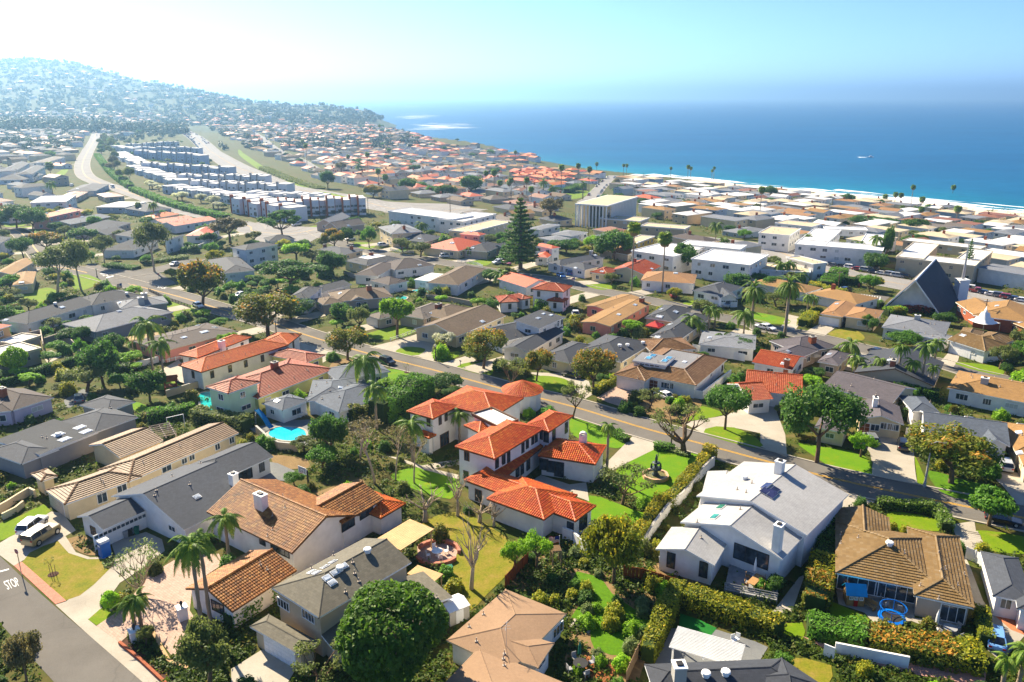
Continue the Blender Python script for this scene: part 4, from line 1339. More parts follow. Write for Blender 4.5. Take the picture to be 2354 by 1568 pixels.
h.slab('G1235,850',1.8,2.2,DOORM,'entrance_door',3)
h=H('bungalow','red-tiled house with pergola','white house with rust-red tile roof pierced by a white pergola','redtile','white','g3.0 H-150,925 335,975 12 p=.36; g2.9 G1850,870 2030,1015 2125,915 p=.36; g3.0 H-90,690 250,755 10 p=.3')
h.chimney('H200,730',.9,.9,1.6,'brick');h.win('H200,1000',2.0,1.1,'white',None,2)
h=H('bungalow','mauve-roofed courtyard house','house with mauve-grey roof wrapped round a patio with a parasol','mauve','greige','h3.0 H75,600 245,685 470,590; h3.0 H450,690 640,718 745,620; h3.0 H300,610 640,560 10')
h.chimney('H415,525',1.5,1.0,1.4,'brick');h.skylights('H215,600 H550,520 H540,515 H565,580',.8,.7)
h=H('bungalow','palm-screened charcoal house','long charcoal-roofed house behind a row of queen palms','charcoal','beige','g3.0 H790,745 1440,890 1525,690 p=.3',trim='brown')
h.chimney('H1092,720',1.8,.9,1.2,'brick')
h=H('bungalow','mauve charcoal twin-roofed house','cream house with two charcoal-mauve gables and white chimney behind the big tree','mauve','cream','g3.0 H500,890 1080,1045 12 p=.3; g3.0 H795,1168 1188,1215 1150,1060 p=.3; h2.8 H420,1260 700,1285 750,1180')
h.chimney('H940,1060',1.3,.8,1.6,'white');h.skylights('H725,985',1.0,.7,SKYGR);h.vents('H605,885 H745,890 H690,945 H720,935')
h.win('H1018,1225 H1070,1232 H1115,1240',1.2,1.3,'white',None,1);h.slab('H858,1225',1.6,2.2,DOORM,'entrance_door',3)
h=H('bungalow','blue-grey gabled white house','white house with blue-grey roof and two front gables, right edge','bluegrey','white','g3.2 H1350,1285 2080,1390 11 p=.34; g3.2 H1440,1300 1640,1325 7 v=1 p=.5; g3.2 H1840,1378 2078,1398 8 v=1 p=.5; h3.2 H1255,1100 1490,1112 8')
h.chimney('H1705,1120',1.0,.8,1.2,'brick')
h=H('bungalow','tan-roofed patio house','white house with broad tan roof and covered patio, right edge','tan','white','c3.0 H1548,905 2250,1040 13 p=.26',bars=2)
h.chimney('H1862,865',1.3,1.0,1.0,'concrete')
H('bungalow','tan-roofed house at right edge','cream house with orange-tan roof cut by the right edge above the silver estate car','tan','cream','h3.0 H2120,1440 2005,1190 2330,1180; h3.0 H2190,1560 2130,1430 2330,1420',trim='cream')
h=H('bungalow','orange-roofed bungalow','low bungalow with orange-tan roof and white garage door below the church','orangetan','cream','c3.0 H475,290 672,312 790,205 p=.22; h3.0 H680,312 955,342 1018,255 p=.26')
h.slab('H557,340',4.9,2.1,WHITE,'garage_door');h.chimney('H790,212',2.0,.8,.9,'brick')
h=H('bungalow','pale grey bungalow','bungalow with pale grey low hip roof below the church','lgrey','white','h3.0 H995,400 1530,470 1580,355 p=.22; h2.8 H1290,465 1530,510 1560,460 p=.1')
h.chimney('H1298,330',1.3,.9,1.0,'concrete');h.vents('H1130,310 H1445,375 H1410,370')
h=H('bungalow','tan tile bungalow','white bungalow with tan tile roof and ribbed side wing, right edge','tantile','white','h3.0 H1590,540 1790,548 1860,430; h3.0 H1740,500 1990,555 10; c3.0 H1870,600 2110,560 10')
h.slab('H1680,570',4.5,2.1,WHITE,'garage_door')
# second row centre
h=H('bungalow','salmon house','salmon-pink house with broad flat tan roof','tan','pink','g3.0 G660,330 870,390 1215,193 p=.14; g3.0 G655,215 830,250 1130,150 p=.14',trim='cream')
h.chimney('G1135,185',1.6,1.0,1.2,'brick');h.chimney('G655,310',1.2,1.0,2.0,'concrete')
h=H('bungalow','charcoal house with red gazebo','beige house with charcoal hip roofs and skylights beside the red gazebo','charcoal','beige','h3.0 G1150,320 1410,352 1565,240; h3.0 G1180,485 1445,510 1735,305')
h.skylights('G1285,308 G1420,268 G1370,375',1.6,1.0);h.vents('G1330,440 G1405,412 G1255,340')
h=H('bungalow','grey-green flat house','low house with grey-green flat roof among palms','lgrey','white','h3.0 G1610,540 2090,582 2200,470 p=.1')
h=H('two_storey_house','white two-storey red-tiled house','white two-storey house with red tile roof and brown balcony','redtile','white','h5.7 G205,75 480,100 662,60; h3.1 G335,172 480,186 4; h3.0 G-60,190 105,182 7; h3.0 G130,165 215,150 6',trim='brown',wstyle='tall')
h.chimney('G515,20',1,1,1.4,'white')
h=H('bungalow','bay-window grey house','white house with grey roof, bay window and gabled garage','slate','white','h3.0 G1545,90 1800,130 2000,60; g2.9 G1795,150 1945,150 8 v=1 p=.45')
h.slab('G1870,172',4.6,2.0,WHITE,'garage_door',4,1);h.chimney('K1985,1425',1,1,1.2,'brick')
h=H('bungalow','tan shake white house','white house with tan shake roof and white patio cover','shake','white','h3.4 J1640,1395 1890,1430 2135,1290 p=.36; f2.9 J1545,1365 1640,1395 1790,1335 r=white np=1')
h.chimney('J2112,1320',1.1,.9,1.6,'brick')
h=H('bungalow','brown-roofed courtyard house','long white house with plain brown roof','dbrown','white','h3.0 J1040,1312 1190,1352 1380,1250; h3.0 J1340,1300 1690,1258 13; h2.8 J1120,1390 1290,1430 1432,1385')
h.skylights('J1555,1255',1.2,.7)
h=H('bungalow','white-decked charcoal house','cream house with charcoal skirt roof and white flat deck','charcoal','cream','m3.4 J895,1215 1095,1258 1395,1200 p=.3 top=white')
h.chimney('J1135,1170',1.4,1.0,1.0,'brick');h.skylights('J1070,1180',1.3,.8,SKYB)
h=H('bungalow','low grey bungalow','cream bungalow with low grey roof and two brick chimneys','slate','cream','h3.0 J600,1135 880,1170 1095,1125 p=.2')
h.chimney('J735,1105',1.2,.8,1.3,'brick');h.chimney('J965,1120',1.2,.8,1.3,'brick')
h=H('two_storey_house','white balcony house','white modern two-storey house with charcoal roof and curved balcony','charcoal','white','h6.2 J-90,1105 50,1128 337,1078 p=.26; h3.2 I1880,1265 2010,1392 2225,1290 p=.26; h3.0 J250,1050 480,1030 9')
h=H('villa','red house with tower room','cream house with red tile roof and little square tower','fred','cream','h3.0 J1615,1090 1890,1135 2135,1065; h6.0 J1895,985 2075,1002 2130,985',near=False)
h.skylights('J1835,1065',1.6,1)
H('bungalow','charcoal bungalow by the tall pine','grey bungalow with charcoal gables left of the tall layered pine','charcoal','greige','h3.0 J1930,1122 2140,1142 2300,1080; g3.0 J2160,1100 2290,1110 7 v=1')
H('bungalow','slate house by white pickup','grey bungalow with slate roof behind the white pickup','slate','grey','h3.0 J1280,1025 1600,1057 1755,1010 p=.3')
h=H('two_storey_house','cream house with grey roof','cream two-storey house with pale grey hip roof and brick chimney','lgrey','cream','h5.6 J1195,925 1310,985 1525,940 p=.26')
h.chimney('J1420,945',1,1,1.4,'brick')
H('apartment_block','white two-storey apartments','long white two-storey apartment block with white flat roof, behind the cream house','white','white','f6.2 J1280,790 1835,862 1925,818; f6.0 J1820,840 1930,882 2218,815',near=False)
h=H('bungalow','solar-roofed house','grey gabled house with solar panels near the boulevard bend','taupe','greige','g3.4 J840,937 1085,900 9 p=.5; g3.4 J800,900 955,835 8 p=.5 r=lgrey')
h.on_roof('solar_panel','J1030,835 J1060,830 J1090,825 J1045,850 J1075,845 J1010,845',lambda:_sp)
H('bungalow','cream flat-roofed hall','long low hall with cream flat roof left of the tall pine','cream','cream','f4.2 J1850,945 1990,975 2360,880',near=False)
h=H('bungalow','grey house with blue vans','white house with grey hip roof and bow window beside the blue vans','slate','white','h3.0 K355,1285 480,1312 885,1240; h3.0 K490,1312 705,1352 795,1315')
h.chimney('K760,1215',.9,.9,1.4,'concrete')
h=H('bungalow','red ribbed-roof bungalow','cream bungalow with red roof between the two tall fan palms','redtile','cream','g3.2 K950,1345 1235,1393 1392,1318 p=.3; h3.0 K755,1370 905,1392 1015,1350')
h.chimney('K1153,1285',.9,.9,1.4,'brick')
h=H('bungalow','tan-roofed white bungalow','white bungalow with orange-tan hip roof right of the fan palms','orangetan','white','h3.2 K1205,1445 1690,1475 1855,1400 p=.28')
h.chimney('K1522,1350',.9,.9,1.5,'brick')
H('apartment_block','big white flat-roofed block','large white building with flat white roof and dark awning, centre right','white','white','f6.4 K1655,1255 2190,1312 2360,1218; f6.2 K1120,1180 1500,1235 22; f6.6 K1560,1120 2100,1170 10',near=False)
H('church_hall','cream church hall','low cream church hall beside the colonnaded church','cream','beige','f5.0 K830,885 1195,915 1298,885; f4.6 K1205,955 1600,985 1628,955; f3.4 K1050,1095 1140,1125 1335,1050 w=yellow',near=False,cat='hall')
H('bungalow','white hip bungalow by church','low white bungalow with pale roof left of the church','lgrey','white','h3.2 K230,965 300,990 492,945 p=.12; h3.2 K440,1015 590,1050 738,1010 p=.16; h3.0 K280,1060 420,1090 10 p=.14',near=False)
H('two_storey_house','red-tiled house behind pine','white house with red tile roofs partly behind the tall layered pine','fred','white','h5.4 K240,1125 405,1160 490,1148; h3.0 K270,1215 370,1240 440,1190',near=False)
H('apartment_block','white courtyard apartments','white two-storey apartments with blue trim round a palm court, right','white','white','f6.4 L288,880 1080,942 12; f6.5 L300,868 560,890 42; f6.3 L850,915 1075,933 38; f6.2 L560,742 945,757 9',near=False,trim='white')
H('apartment_block','grey courtyard apartments','beige two-storey apartments round a court left of the church spire, right','white','beige','f6.2 L1200,1000 1915,1078 11; f6.4 L1205,990 1450,1015 36; f6.3 L1700,1045 1920,1070 34; f6.1 L1260,845 1960,925 9',near=False,trim='cream')
H('apartment_block','cream three-wing apartments','cream flat-roofed apartments with dark balconies, right of centre','cream','white','f6.6 L-60,790 245,803 345,740; f6.6 L110,690 440,725 470,690',near=False)
H('apartment_block','stepped white apartments','white apartments with stepped tan roofs behind the date palms','cream','white','f3.4 L-20,1110 430,1137 460,1075; f6.2 L210,1000 460,1062 578,1047',near=False)
H('two_storey_house','blue-walled apartment house','blue-grey apartment house with tan roof behind the car park','tan','bluegrey','h5.8 K1640,790 1890,815 1995,800 p=.2; h5.8 K1870,815 1995,800 10 p=.2',near=False)
h=H('church_annex','tan-roofed church annex','brick annex with broad tan roof behind the white tent, right edge','tan','brick','c3.4 H1760,295 2280,365 16 p=.28; g3.4 H1620,185 1770,290 -10 p=.3',cat='church hall')
H('bungalow','tan house right of tent','tan-roofed house right of the white tent, right edge','tan','brick','h3.0 H2040,335 2250,420 8 p=.26',trim='cream')
# left middle block
LM='''
bungalow|brown-roofed gable house at left|tan-roofed gabled house left of the eucalyptus trees|tan|cream|g3.0 I30,1340 110,1400 330,1270; h3.0 I140,1420 300,1480 330,1370
two_storey_house|white house with blue pane|white two-storey house with charcoal roof behind the tall eucalyptus|charcoal|white|c5.4 I1430,1110 1510,1090 I1670,1040; h3.0 I1050,1130 1210,1180 1440,1090; h3.2 I1200,1060 1440,1020 12
bungalow|pale grey corner house|low grey-roofed house with long ridge, left middle|slate|greige|h3.2 I690,990 930,1010 1190,930; g3.0 I960,1040 1140,1000 9
bungalow|small red-tiled round house|small white house with red tile hip roof beside the boulevard|fred|white|h3.2 I1745,1010 1880,1045 1990,980
villa|red gabled villa by boulevard|white villa with low red tile gables beside the boulevard|fred|white|g3.4 I1580,960 1960,900 10 p=.24; g3.4 I1460,930 1750,890 9 p=.24
villa|red hip house by boulevard|tan house with orange-red hip roof beside the boulevard|forange|cream|h3.2 I1340,870 1400,890 1630,850
two_storey_house|pink red-roofed house|pink two-storey house with orange-red roof, left|forange|pink|h5.6 I310,870 440,880 735,815 p=.24
two_storey_house|white and red stacked house|white house with red lower roof and white upper deck, left|fred|white|h3.6 I225,800 350,800 600,735 p=.24; f6.2 I330,720 600,740 690,680 r=white
bungalow|low grey gabled house at left|long house with pale blue-grey gable roof, left|bluegrey|beige|g3.0 I400,940 640,945 1010,875 p=.2
bungalow|white-roofed low house|house with bright white low roof left of the boulevard|white|bluegrey|h3.2 I955,765 1130,790 1330,740 p=.14
bungalow|blue-walled house|blue-walled house with slate roof left of the boulevard|slate|bluegrey|h3.2 I1130,800 1320,830 1475,790; h3.2 I640,630 870,640 990,580 p=.2
bungalow|brown low house|low house with brown roof left of the boulevard|fbrown|beige|h3.0 I870,670 950,700 1110,680 p=.2; h3.0 I570,680 700,700 800,650 p=.2
two_storey_house|grey house on left bank|grey two-storey house with slate roof on the grassy bank|slate|white|h5.6 I190,470 290,490 410,420; h3 I80,510 220,540 400,490
two_storey_house|wide white house on left bank|wide white house with pale tan roof above the grassy bank|taupe|white|h5.2 I300,380 420,385 590,335 p=.2
two_storey_house|white gabled house far left|white gabled house at the far left below the hill|slate|white|g5.4 I40,440 160,450 270,390
house|corner house with brick chimney|white house with tall brick chimney, cut by the left edge|charcoal|white|h5.2 I-150,1090 -20,1130 100,1060
'''
for ln in LM.strip().splitlines():
 n_,sh_,lb_,r_,w_,g_=ln.split('|')
 H(n_,sh_,lb_,r_,w_,g_,near=False)
# church, A-frame, tent, townhouse rows
def wallpts(s,eave):
 return[atz(*p,eave)for p in pts(s)]
def big_church():
 g=ground('K905,940')
 z=g.z
 hgt_=12.5
 a,b,c=(atz(*pp(x),z+hgt_)for x in('K490,785','K905,772','K1182,690'))
 O,u,v,Lu,Lv=rect3(b,c,a)
 base=O+u*Lu/2+v*Lv/2;base.z=z
 r=empty('church',base,0,'tall cream church hall with white colonnade and ribbed side, centre right','church')
 X=lambda s,t,h:O+u*s+v*t+Vector((0,0,h-hgt_))-base
 def box(name,s0,s1,t0,t1,z0,z1,mat,p=r):
  mb=MB()
  P=[X(s0,t0,0),X(s1,t0,0),X(s1,t1,0),X(s0,t1,0)]
  mb.prism(P,z0,z1)
  return mb.build(name,mat,p)
 ro=box('roof',0,Lu,0,Lv,hgt_-.6,hgt_,WHITE)
 box('roof_deck',.6,Lu-.6,.6,Lv-.6,hgt_+.003,hgt_+.05,ROOF['cream'],ro)
 box('wall',7,Lu-.5,1.2,Lv-1.2,-4,hgt_-.61,WALL['cream'])
 box('glass_front',6.8,7,Lv*.3,Lv*.7,0,hgt_-1,GLASS)
 n=9
 cm=MB().box((-.25,-.25,-3),(.25,.25,hgt_-.61)).mesh('column',WHITE)
 ang=math.atan2(u.y,u.x)
 for i in range(n+1):link('column',cm,r,X(.5,.5+(Lv-1)*i/n,0),ang)
 for i in range(3):link('column',cm,r,X(2.8+2*i,Lv-.5,0),ang)
 fm=MB().box((-.14,-.5,-3),(.14,.5,hgt_-.61)).mesh('fin',WHITE)
 for i in range(17):link('fin',fm,r,X(8+(Lu-9)*i/16,.75,0),ang)
 cr=empty('cross_tower',ground('K915,985'),0,'dark cross on a slender pillar in front of the cream church','cross')
 MB().box((-.5,-.5,-1),(.5,.5,9.5)).build('pillar',WALL['concrete'],cr)
 MB().box((-.9,-.62,6.3),(.9,-.5,6.8)).box((-.25,-.62,4.2),(.25,-.5,8.2)).build('cross',DARK,cr)
big_church()
def a_frame():
 fl,fr,br=ground('L1085,1455'),ground('L1605,1530'),ground('L1748,1372')
 z=fr.z
 d=(br-fr);d.z=0
 fl.z=z
 w=fr-fl;w.z=0
 mid=(fl+fr)/2
 def apex(px,m):
  ry=ray(*pp(px));t=m.y/ry[1]
  return CAMZ+ry[2]*t
 h0=max(10,apex('L1405,1190',mid)-z)
 mb_=mid+d
 h1=max(h0,apex('L1530,1005',mb_)-z)
 r=empty('a_frame_church',mid,0,'white A-frame church with steep dark roof rising to a point, right','church')
 wu,du=w/2,d
 A=lambda s,t,hh:wu*s+du*t+Vector((0,0,hh))
 prow=-.05
 MB().face([A(-.93,.06,-2),A(.93,.06,-2),A(.93,.06,0),A(0,.06,h0*.94),A(-.93,.06,0)]).build('gable_wall',WALL['white'],r)
 for sgn,mat,nm in((1,ROOF['charcoal'],'dark_roof_slope'),(-1,ROOF['taupe'],'pale_roof_slope')):
  mb=MB()
  P=[A(sgn*1.12,-.02,-.6),A(sgn*1.12,1.03,-.6),A(0,1.0,h1),A(0,prow,h0)]
  nrm=(P[1]-P[0]).cross(P[2]-P[0]).normalized()*.35
  if nrm.z<0:nrm=-nrm
  uu=(P[1]-P[0]).normalized();vv=(P[2]-P[0]);vv=(vv-uu*vv.dot(uu)).normalized()
  Q=[p-nrm for p in P]
  mb.face(P if sgn>0 else P[::-1],0,.5,[((p-P[0]).dot(uu),(p-P[0]).dot(vv))for p in(P if sgn>0 else P[::-1])])
  mb.face(Q,1)
  for i in range(4):mb.face([P[i],P[(i+1)%4],Q[(i+1)%4],Q[i]],1)
  mb.build('roof',[mat,WHITE],r,uv=True)
 MB().face([A(-1,1.0,-2),A(1,1.0,-2),A(0,1.0,h1-.5)]).build('rear_wall',WALL['white'],r)
 g=ground('L1770,1385')
 t=empty('bell_tower',g,0,'white bell tower with thin blue-grey spire beside the A-frame church','tower')
 MB().box((-1.5,-1.5,-1),(1.5,1.5,6.5)).build('tower_wall',WHITE,t)
 MB().box((-1.7,-1.7,6.5),(1.7,1.7,6.8)).build('tower_cap',WHITE,t)
 top=apex('L1812,860',g)-g.z
 MB().tube([(0,0,6.8),(0,0,top)],[.5,.07],6).build('spire',METAL,t)
 MB().box((-.03,-.5,top),(.03,.5,top+.08)).box((-.05,-.05,top-.2),(.05,.05,top+.9)).build('cross',METAL,t)
 return r
a_frame()
def tent():
 c=ground('H1845,425');w=(ground('H1965,400')-ground('H1712,365')).length/2*.75
 t=empty('canopy_tent',c,R(15),'white high-peaked canopy tent in front of the tan annex','tent')
 n=9;v,f=[],[]
 for i in range(n):
  for k in range(n):
   a,b=-1+2*i/(n-1),-1+2*k/(n-1)
   m=max(abs(a),abs(b))
   v.append((a*w,b*w,2.6+4.2*(1-m)**1.9-.25*(1-min(abs(a),abs(b)))*m))
 for i in range(n-1):
  for k in range(n-1):f.append((i*n+k,(i+1)*n+k,(i+1)*n+k+1,i*n+k+1))
 link('canopy',mesh('canopy',v,f,WHITE,smooth=True),t)
 pm=MB().tube([(0,0,-.1),(0,0,2.65)],.06,6).mesh('pole',METAL)
 for a in(-1,1):
  for b in(-1,1):link('pole',pm,t,(a*w*.98,b*w*.98,0))
tent()
TWALL=[M('townhouse_stucco',(0.66,0.67,0.68),.9,.06),M('townhouse_blue_stucco',(0.50,0.54,0.60),.9,.06)]
TBRICK=WALL['brick']
ROWN=[]
def townhouse_row(a,b,n,h_,depth,label,wall=0,chim=True,roof='white',win_=True,brick=False):
 pa,pb=pp(a),pp(b)
 g=at(*pa,h_)
 A,B=atz(*pa,g.z),atz(*pb,g.z)
 u=(B-A);u.z=0
 L=u.length;u.normalize()
 v=Vector((-u.y,u.x,0))
 if v.y<0:v=-v
 base=(A+B)/2+v*depth/2
 base.z=g.z-h_
 ROWN.append((A,u,v,L,depth))
 r=empty('townhouse_row',base,0,label,'townhouses','townhouse rows below the highway')
 uw_=L/n
 r_=random.Random(int(L*10))
 ang=math.atan2(u.y,u.x)
 wm=window_meshes(1.6,1.2,'white');wm2=window_meshes(2.4,1.9,'dark')
 rr=r_.uniform(0,1)
 um={}
 for i in range(n):
  back=(i%2)*2.2;up=-.55*(i%3)
  P=[A+u*(i*uw_)+v*back,A+u*((i+1)*uw_-.003)+v*back,A+u*((i+1)*uw_-.003)+v*depth,A+u*(i*uw_)+v*depth]
  P=[p-base for p in P]
  MB().prism(P,-2,h_+up-.3).build('unit_wall',TWALL[wall],r)
  c=sum(P,Vector())/4
  P2=[c+(p-c)*1.02 for p in P]
  MB().prism(P2,h_+up-.3,h_+up+.03*i).build('flat_roof',[ROOF[roof]],r)
  if chim:
   q=P[0]+v*.2
   MB().prism([q-u*.45-v*.5,q+u*.45-v*.5,q+u*.45+v*1.2,q-u*.45+v*1.2],-2,h_+up+1.5).build('chimney',TBRICK if brick else WALL['grey'],r)
  if win_:
   fm=(P[0]+P[1])/2
   for st in range(2):
    for sx in(-.22,.24):
     w_=wm if(st==1 or sx<0)else wm2
     q=fm+u*(uw_*sx)-v*.03
     o=link('window',w_[0],r,(q.x,q.y,.7+st*2.9),ang+math.pi)
     link('pane',w_[1],o)
 return r
TR=[('I1000,232','I1185,252',4,6,12,0,0),('I1190,218','I1620,190',7,6,10,0,1),('I1205,240','I1790,248',7,7,9,1,1),('I1208,272','I1800,312',7,8,10,1,1),('I1275,385','I2040,432',8,7.5,10,1,1),
  ('I1600,492','J215,482',9,7.5,10,0,1),('I1710,548','J385,562',8,7.5,10,0,1),('J330,697','J1085,670',9,8.5,12,0,1),('I2085,702','J390,748',5,8,12,0,1),
  ('I1000,290','I1210,385',5,5,14,0,0),('I1140,410','I1575,550',8,5,13,0,0),('I1465,592','J160,690',12,5,13,0,0),('J50,620','J700,650',9,6.5,10,0,0)]
TL=['back left corner block','curving back row','second row from the back, with dark chimney fins','blue-grey blank-walled row near the back','middle row in blue-grey shade','row with dark chimney fins below the middle','row with small square windows',
  'front row with red-brick chimneys facing the camera','front left block with brick fins','short stepped row at the left end','stepped white-roofed row along the boulevard trees','long stepped white-roofed row along the boulevard','low row behind the brick-chimney front row']
for(a,b,n,hh,dp,wl,ch),tl in zip(TR,TL):
 townhouse_row(a,b,int(n*1.3),hh,dp,'flat-roofed townhouses: '+tl,wl,ch,'white',True,tl.startswith('front'))
# the many houses beyond: one shape each, shared meshes
LABELLED=[]
def nearest_house(p):
 best=min(HOUSES,key=lambda s:(Vector((s.centre.x,s.centre.y))-Vector((p[0],p[1]))).length)
 bx,by=pix((best.centre.x,best.centre.y,best.base.z));px_,py_=pix(p)
 dx,dy=px_-bx,py_-by
 rel=('right of' if dx>0 else 'left of')if abs(dx)>abs(dy)*1.1 else('in front of' if dy>0 else 'behind')
 return rel+' the '+best.short
def seg_d(p,a,b):
 ab=b-a
 t=max(0,min(1,(p-a).dot(ab)/max(1e-6,ab.length_squared)))
 return(p-a-ab*t).length
def near_road(x,y,m):
 p=Vector((x,y))
 for L,w in ROADS.values():
  for i in range(0,len(L)-1,2):
   if abs(L[i].x-x)<60 and abs(L[i].y-y)<60 and(L[i]-p).length<w/2+m+2:return True
 return False
def near_house(x,y,m):
 p=Vector((x,y,0))
 for hs in HOUSES:
  if abs(hs.base.x-x)>90 or abs(hs.base.y-y)>90:continue
  for O,u,v,Lu,Lv,e in hs.wings:
   d=Vector((x-O.x,y-O.y,0))
   a,b=d.dot(u),d.dot(v)
   if-m<a<Lu+m and-m<b<Lv+m:return True
 for A,u,v,L,dp in ROWN:
  d=Vector((x-A.x,y-A.y,0))
  if-m-6<d.dot(u)<L+m and-m-6<d.dot(v)<dp+m:return True
 return False
CHURCH_Z=[pts('K470,760 1200,680 1320,900 1640,960 1860,960 1840,1080 1600,1080 480,960'),pts('H640,80 1070,100 1400,-60 1800,100 1800,330 1000,330 640,200'),pts('L560,1060 2354,1350 2354,1480 560,1180')]
PARK=[pts('K440,700 640,630 800,590 980,480 1000,520 860,640 780,740 600,730'),pts('I960,200 1750,170 2100,400 J450,520 1130,660 1130,820 700,830 I2100,820 1450,600 1050,420 940,300'),
  pts('Z395,285 440,280 560,335 700,412 860,462 1010,485 860,480 700,440 560,360')]
_pm={}
def proto_house(shape,roof,wall,st):
 k=(shape,roof,wall,st)
 if k in _pm:return _pm[k]
 w,d,kind,pitch=shape
 eave=2.9 if st==1 else 5.6
 mb=MB()
 pl=roof_planes(kind,w,d,pitch)
 for P in pl:
  P=[Vector((p[0]-w/2,p[1]-d/2,p[2]+eave))for p in P]
  n=(P[1]-P[0]).cross(P[2]-P[0]).normalized()
  uu=(P[1]-P[0]).normalized();vv=n.cross(uu)
  mb.face(P,0,.5,[((p-P[0]).dot(uu),(p-P[0]).dot(vv))for p in P])
 P=[(-w/2,-d/2),(w/2,-d/2),(w/2,d/2),(-w/2,d/2)]
 mb.prism(P,eave-.22,eave-.02,1)
 rm=mb.mesh('roof',[ROOF[roof],WHITE],uv=True)
 wb=MB()
 a,b=w/2-.4,d/2-.4
 wb.prism([(-a,-b),(a,-b),(a,b),(-a,b)],-2.5,eave-.1)
 if kind=='g':
  for x in(-a,a):wb.face([(x,-b,eave-.1),(x,b,eave-.1),(x,0,eave+b*pitch)])
 wm=wb.mesh('wall',WALL[wall])
 wins=[]
 for s in range(st):
  for x in(-w*.3,-w*.02,w*.28):wins.append((x,-b-.02,1.0+2.7*s,math.pi))
  for y in(-d*.22,d*.22):wins.append((a+.02,y,1.0+2.7*s,-math.pi/2));wins.append((-a-.02,y,1.0+2.7*s,math.pi/2))
 _pm[k]=(rm,wm,wins,eave)
 return _pm[k]
SHAPES=[(17,11,'h',.3),(15,10,'g',.32),(13,12,'h',.34),(19,10,'h',.28),(14,9,'g',.36),(16,12,'h',.25)]
FLATS=[(19,11,'f',0),(22,12,'f',0),(15,11,'f',0),(21,11,'h',.2),(17,12,'h',.22),(18,10,'h',.24),(14,10,'g',.28)]
chm=MB().box((-.5,-.4,-1),(.5,.4,1.7)).mesh('chimney',WALL['brick'])
WSMALL=window_meshes(1.5,1.2,'white')
def fill(zone,du,dw,seed,roofs,walls,shapes,p2,name,label,group,ang0=0.0,keep=1.0,cat='house',minx=None):
 r_=random.Random(seed)
 P=pts(zone)
 W_=[at(*p)for p in P]
 us=[.79*p.x+.613*p.y for p in W_];ws=[-.613*p.x+.79*p.y for p in W_]
 out=[]
 u=min(us)
 while u<max(us):
  w=min(ws)
  while w<max(ws):
   q=uw(u+r_.uniform(-2.5,2.5),w+r_.uniform(-2.5,2.5))
   w+=dw*r_.uniform(.9,1.15)
   z=hgt(q.x,q.y)
   px=pix((q.x,q.y,z))
   if not inpoly(px[0],px[1],P)or r_.random()>keep:continue
   if any(inpoly(px[0],px[1],Z)for Z in CHURCH_Z+PARK):continue
   if q.y<1500 and(near_road(q.x,q.y,6)or near_house(q.x,q.y,8)):continue
   if .79*q.x+.613*q.y>shore_u(q.y)-42 and q.y<1050:continue
   if .79*q.x+.613*q.y>shore_u(q.y)-12:continue
   out.append((q.x,q.y,z,r_.choice(shapes),r_.choice(roofs),r_.choice(walls),2 if r_.random()<p2 else 1,r_.choice((0,0,1))*math.pi/2+R(ang0)+math.atan2(.79,-.613)+r_.uniform(-.08,.08),name,label,group,cat))
  u+=du
 return out
FR=['orangetan','tan','fred','forange','fbrown','slate','charcoal','lgrey','taupe','dbrown','fbrown','bluegrey','tan','forange','fred','lgrey','slate','taupe','shake']
FW=['white','white','cream','beige','greige','white']
cand=[]
cand+=fill('K80,480 300,470 620,520 600,600 200,600 60,560',13,14,3,['forange','fred','forange'],['cream','pink','beige'],[(12,9,'g',.3),(11,10,'h',.3)],.6,'condominium','small terracotta-roofed condominium in the dense red-roofed cluster near the coast','terracotta condominiums near the coast',0,1,'condominium')
NC=len(cand)
def rest(*a,**k):
 for c in fill(*a,**k):
  if all((c[0]-q[0])**2+(c[1]-q[1])**2>15**2 for q in cand):cand.append(c)
rest('Z1400,420 1450,412 1700,440 2354,500 2500,560 2500,700 2250,640 1900,580 1640,560 1450,500',20,24,8,['white','cream','lgrey','white','orangetan','fbrown','taupe','tan','cream','white','lgrey','cream'],['white','cream','beige','white','bluegrey'],FLATS,.85,'apartment_block',
  'boxy low-rise apartment block among others between the boulevard and the beach','beachside apartment blocks',0,.95,'apartments')
rest('Z450,272 900,288 1000,325 1190,355 1345,382 1430,400 1410,430 1300,470 1180,500 1000,470 880,452 740,412 620,357 520,312',24,21,4,FR+['forange','fred'],FW,SHAPES,.3,'coastal_house',
  'one of the many small houses between the highway and the sea bluff','houses between highway and sea bluff',0,.95)
rest('Z-40,262 430,258 330,300 225,335 190,400 150,430 200,600 0,660 -60,600',24,22,6,['slate','charcoal','lgrey','taupe','bluegrey','fbrown','forange'],FW,SHAPES,.35,'inland_house',
  'one of the many hazy houses left of the boulevard below the hill','houses left of the boulevard',20,.95)
rest('Z440,262 640,262 600,300 700,395 560,330',26,24,9,FR,FW,SHAPES,.3,'inland_house','small hazy house at the head of the highway','houses at the head of the highway',10,.9)
rest('Z1050,470 1500,470 1640,560 2300,700 2400,900 1900,820 1500,720 1000,650 700,560 900,540',21,22,12,FR,FW,SHAPES,.15,'infill_bungalow','modest bungalow half hidden among trees in the middle rows','bungalows half hidden in the middle rows',0,.8)
rest('Z2375,640 2720,720 2760,1000 2740,1460 2400,1460 2380,1000',20,21,31,FR,FW,SHAPES,.1,'infill_bungalow','','bungalows half hidden in the middle rows',0,.9)
rest('Z-40,640 -300,640 -420,1200 -60,1240 -50,900',22,23,32,FR,FW,SHAPES,.1,'infill_bungalow','','bungalows half hidden in the middle rows',15,.9)
cand.sort(key=lambda c:c[0]**2+c[1]**2)
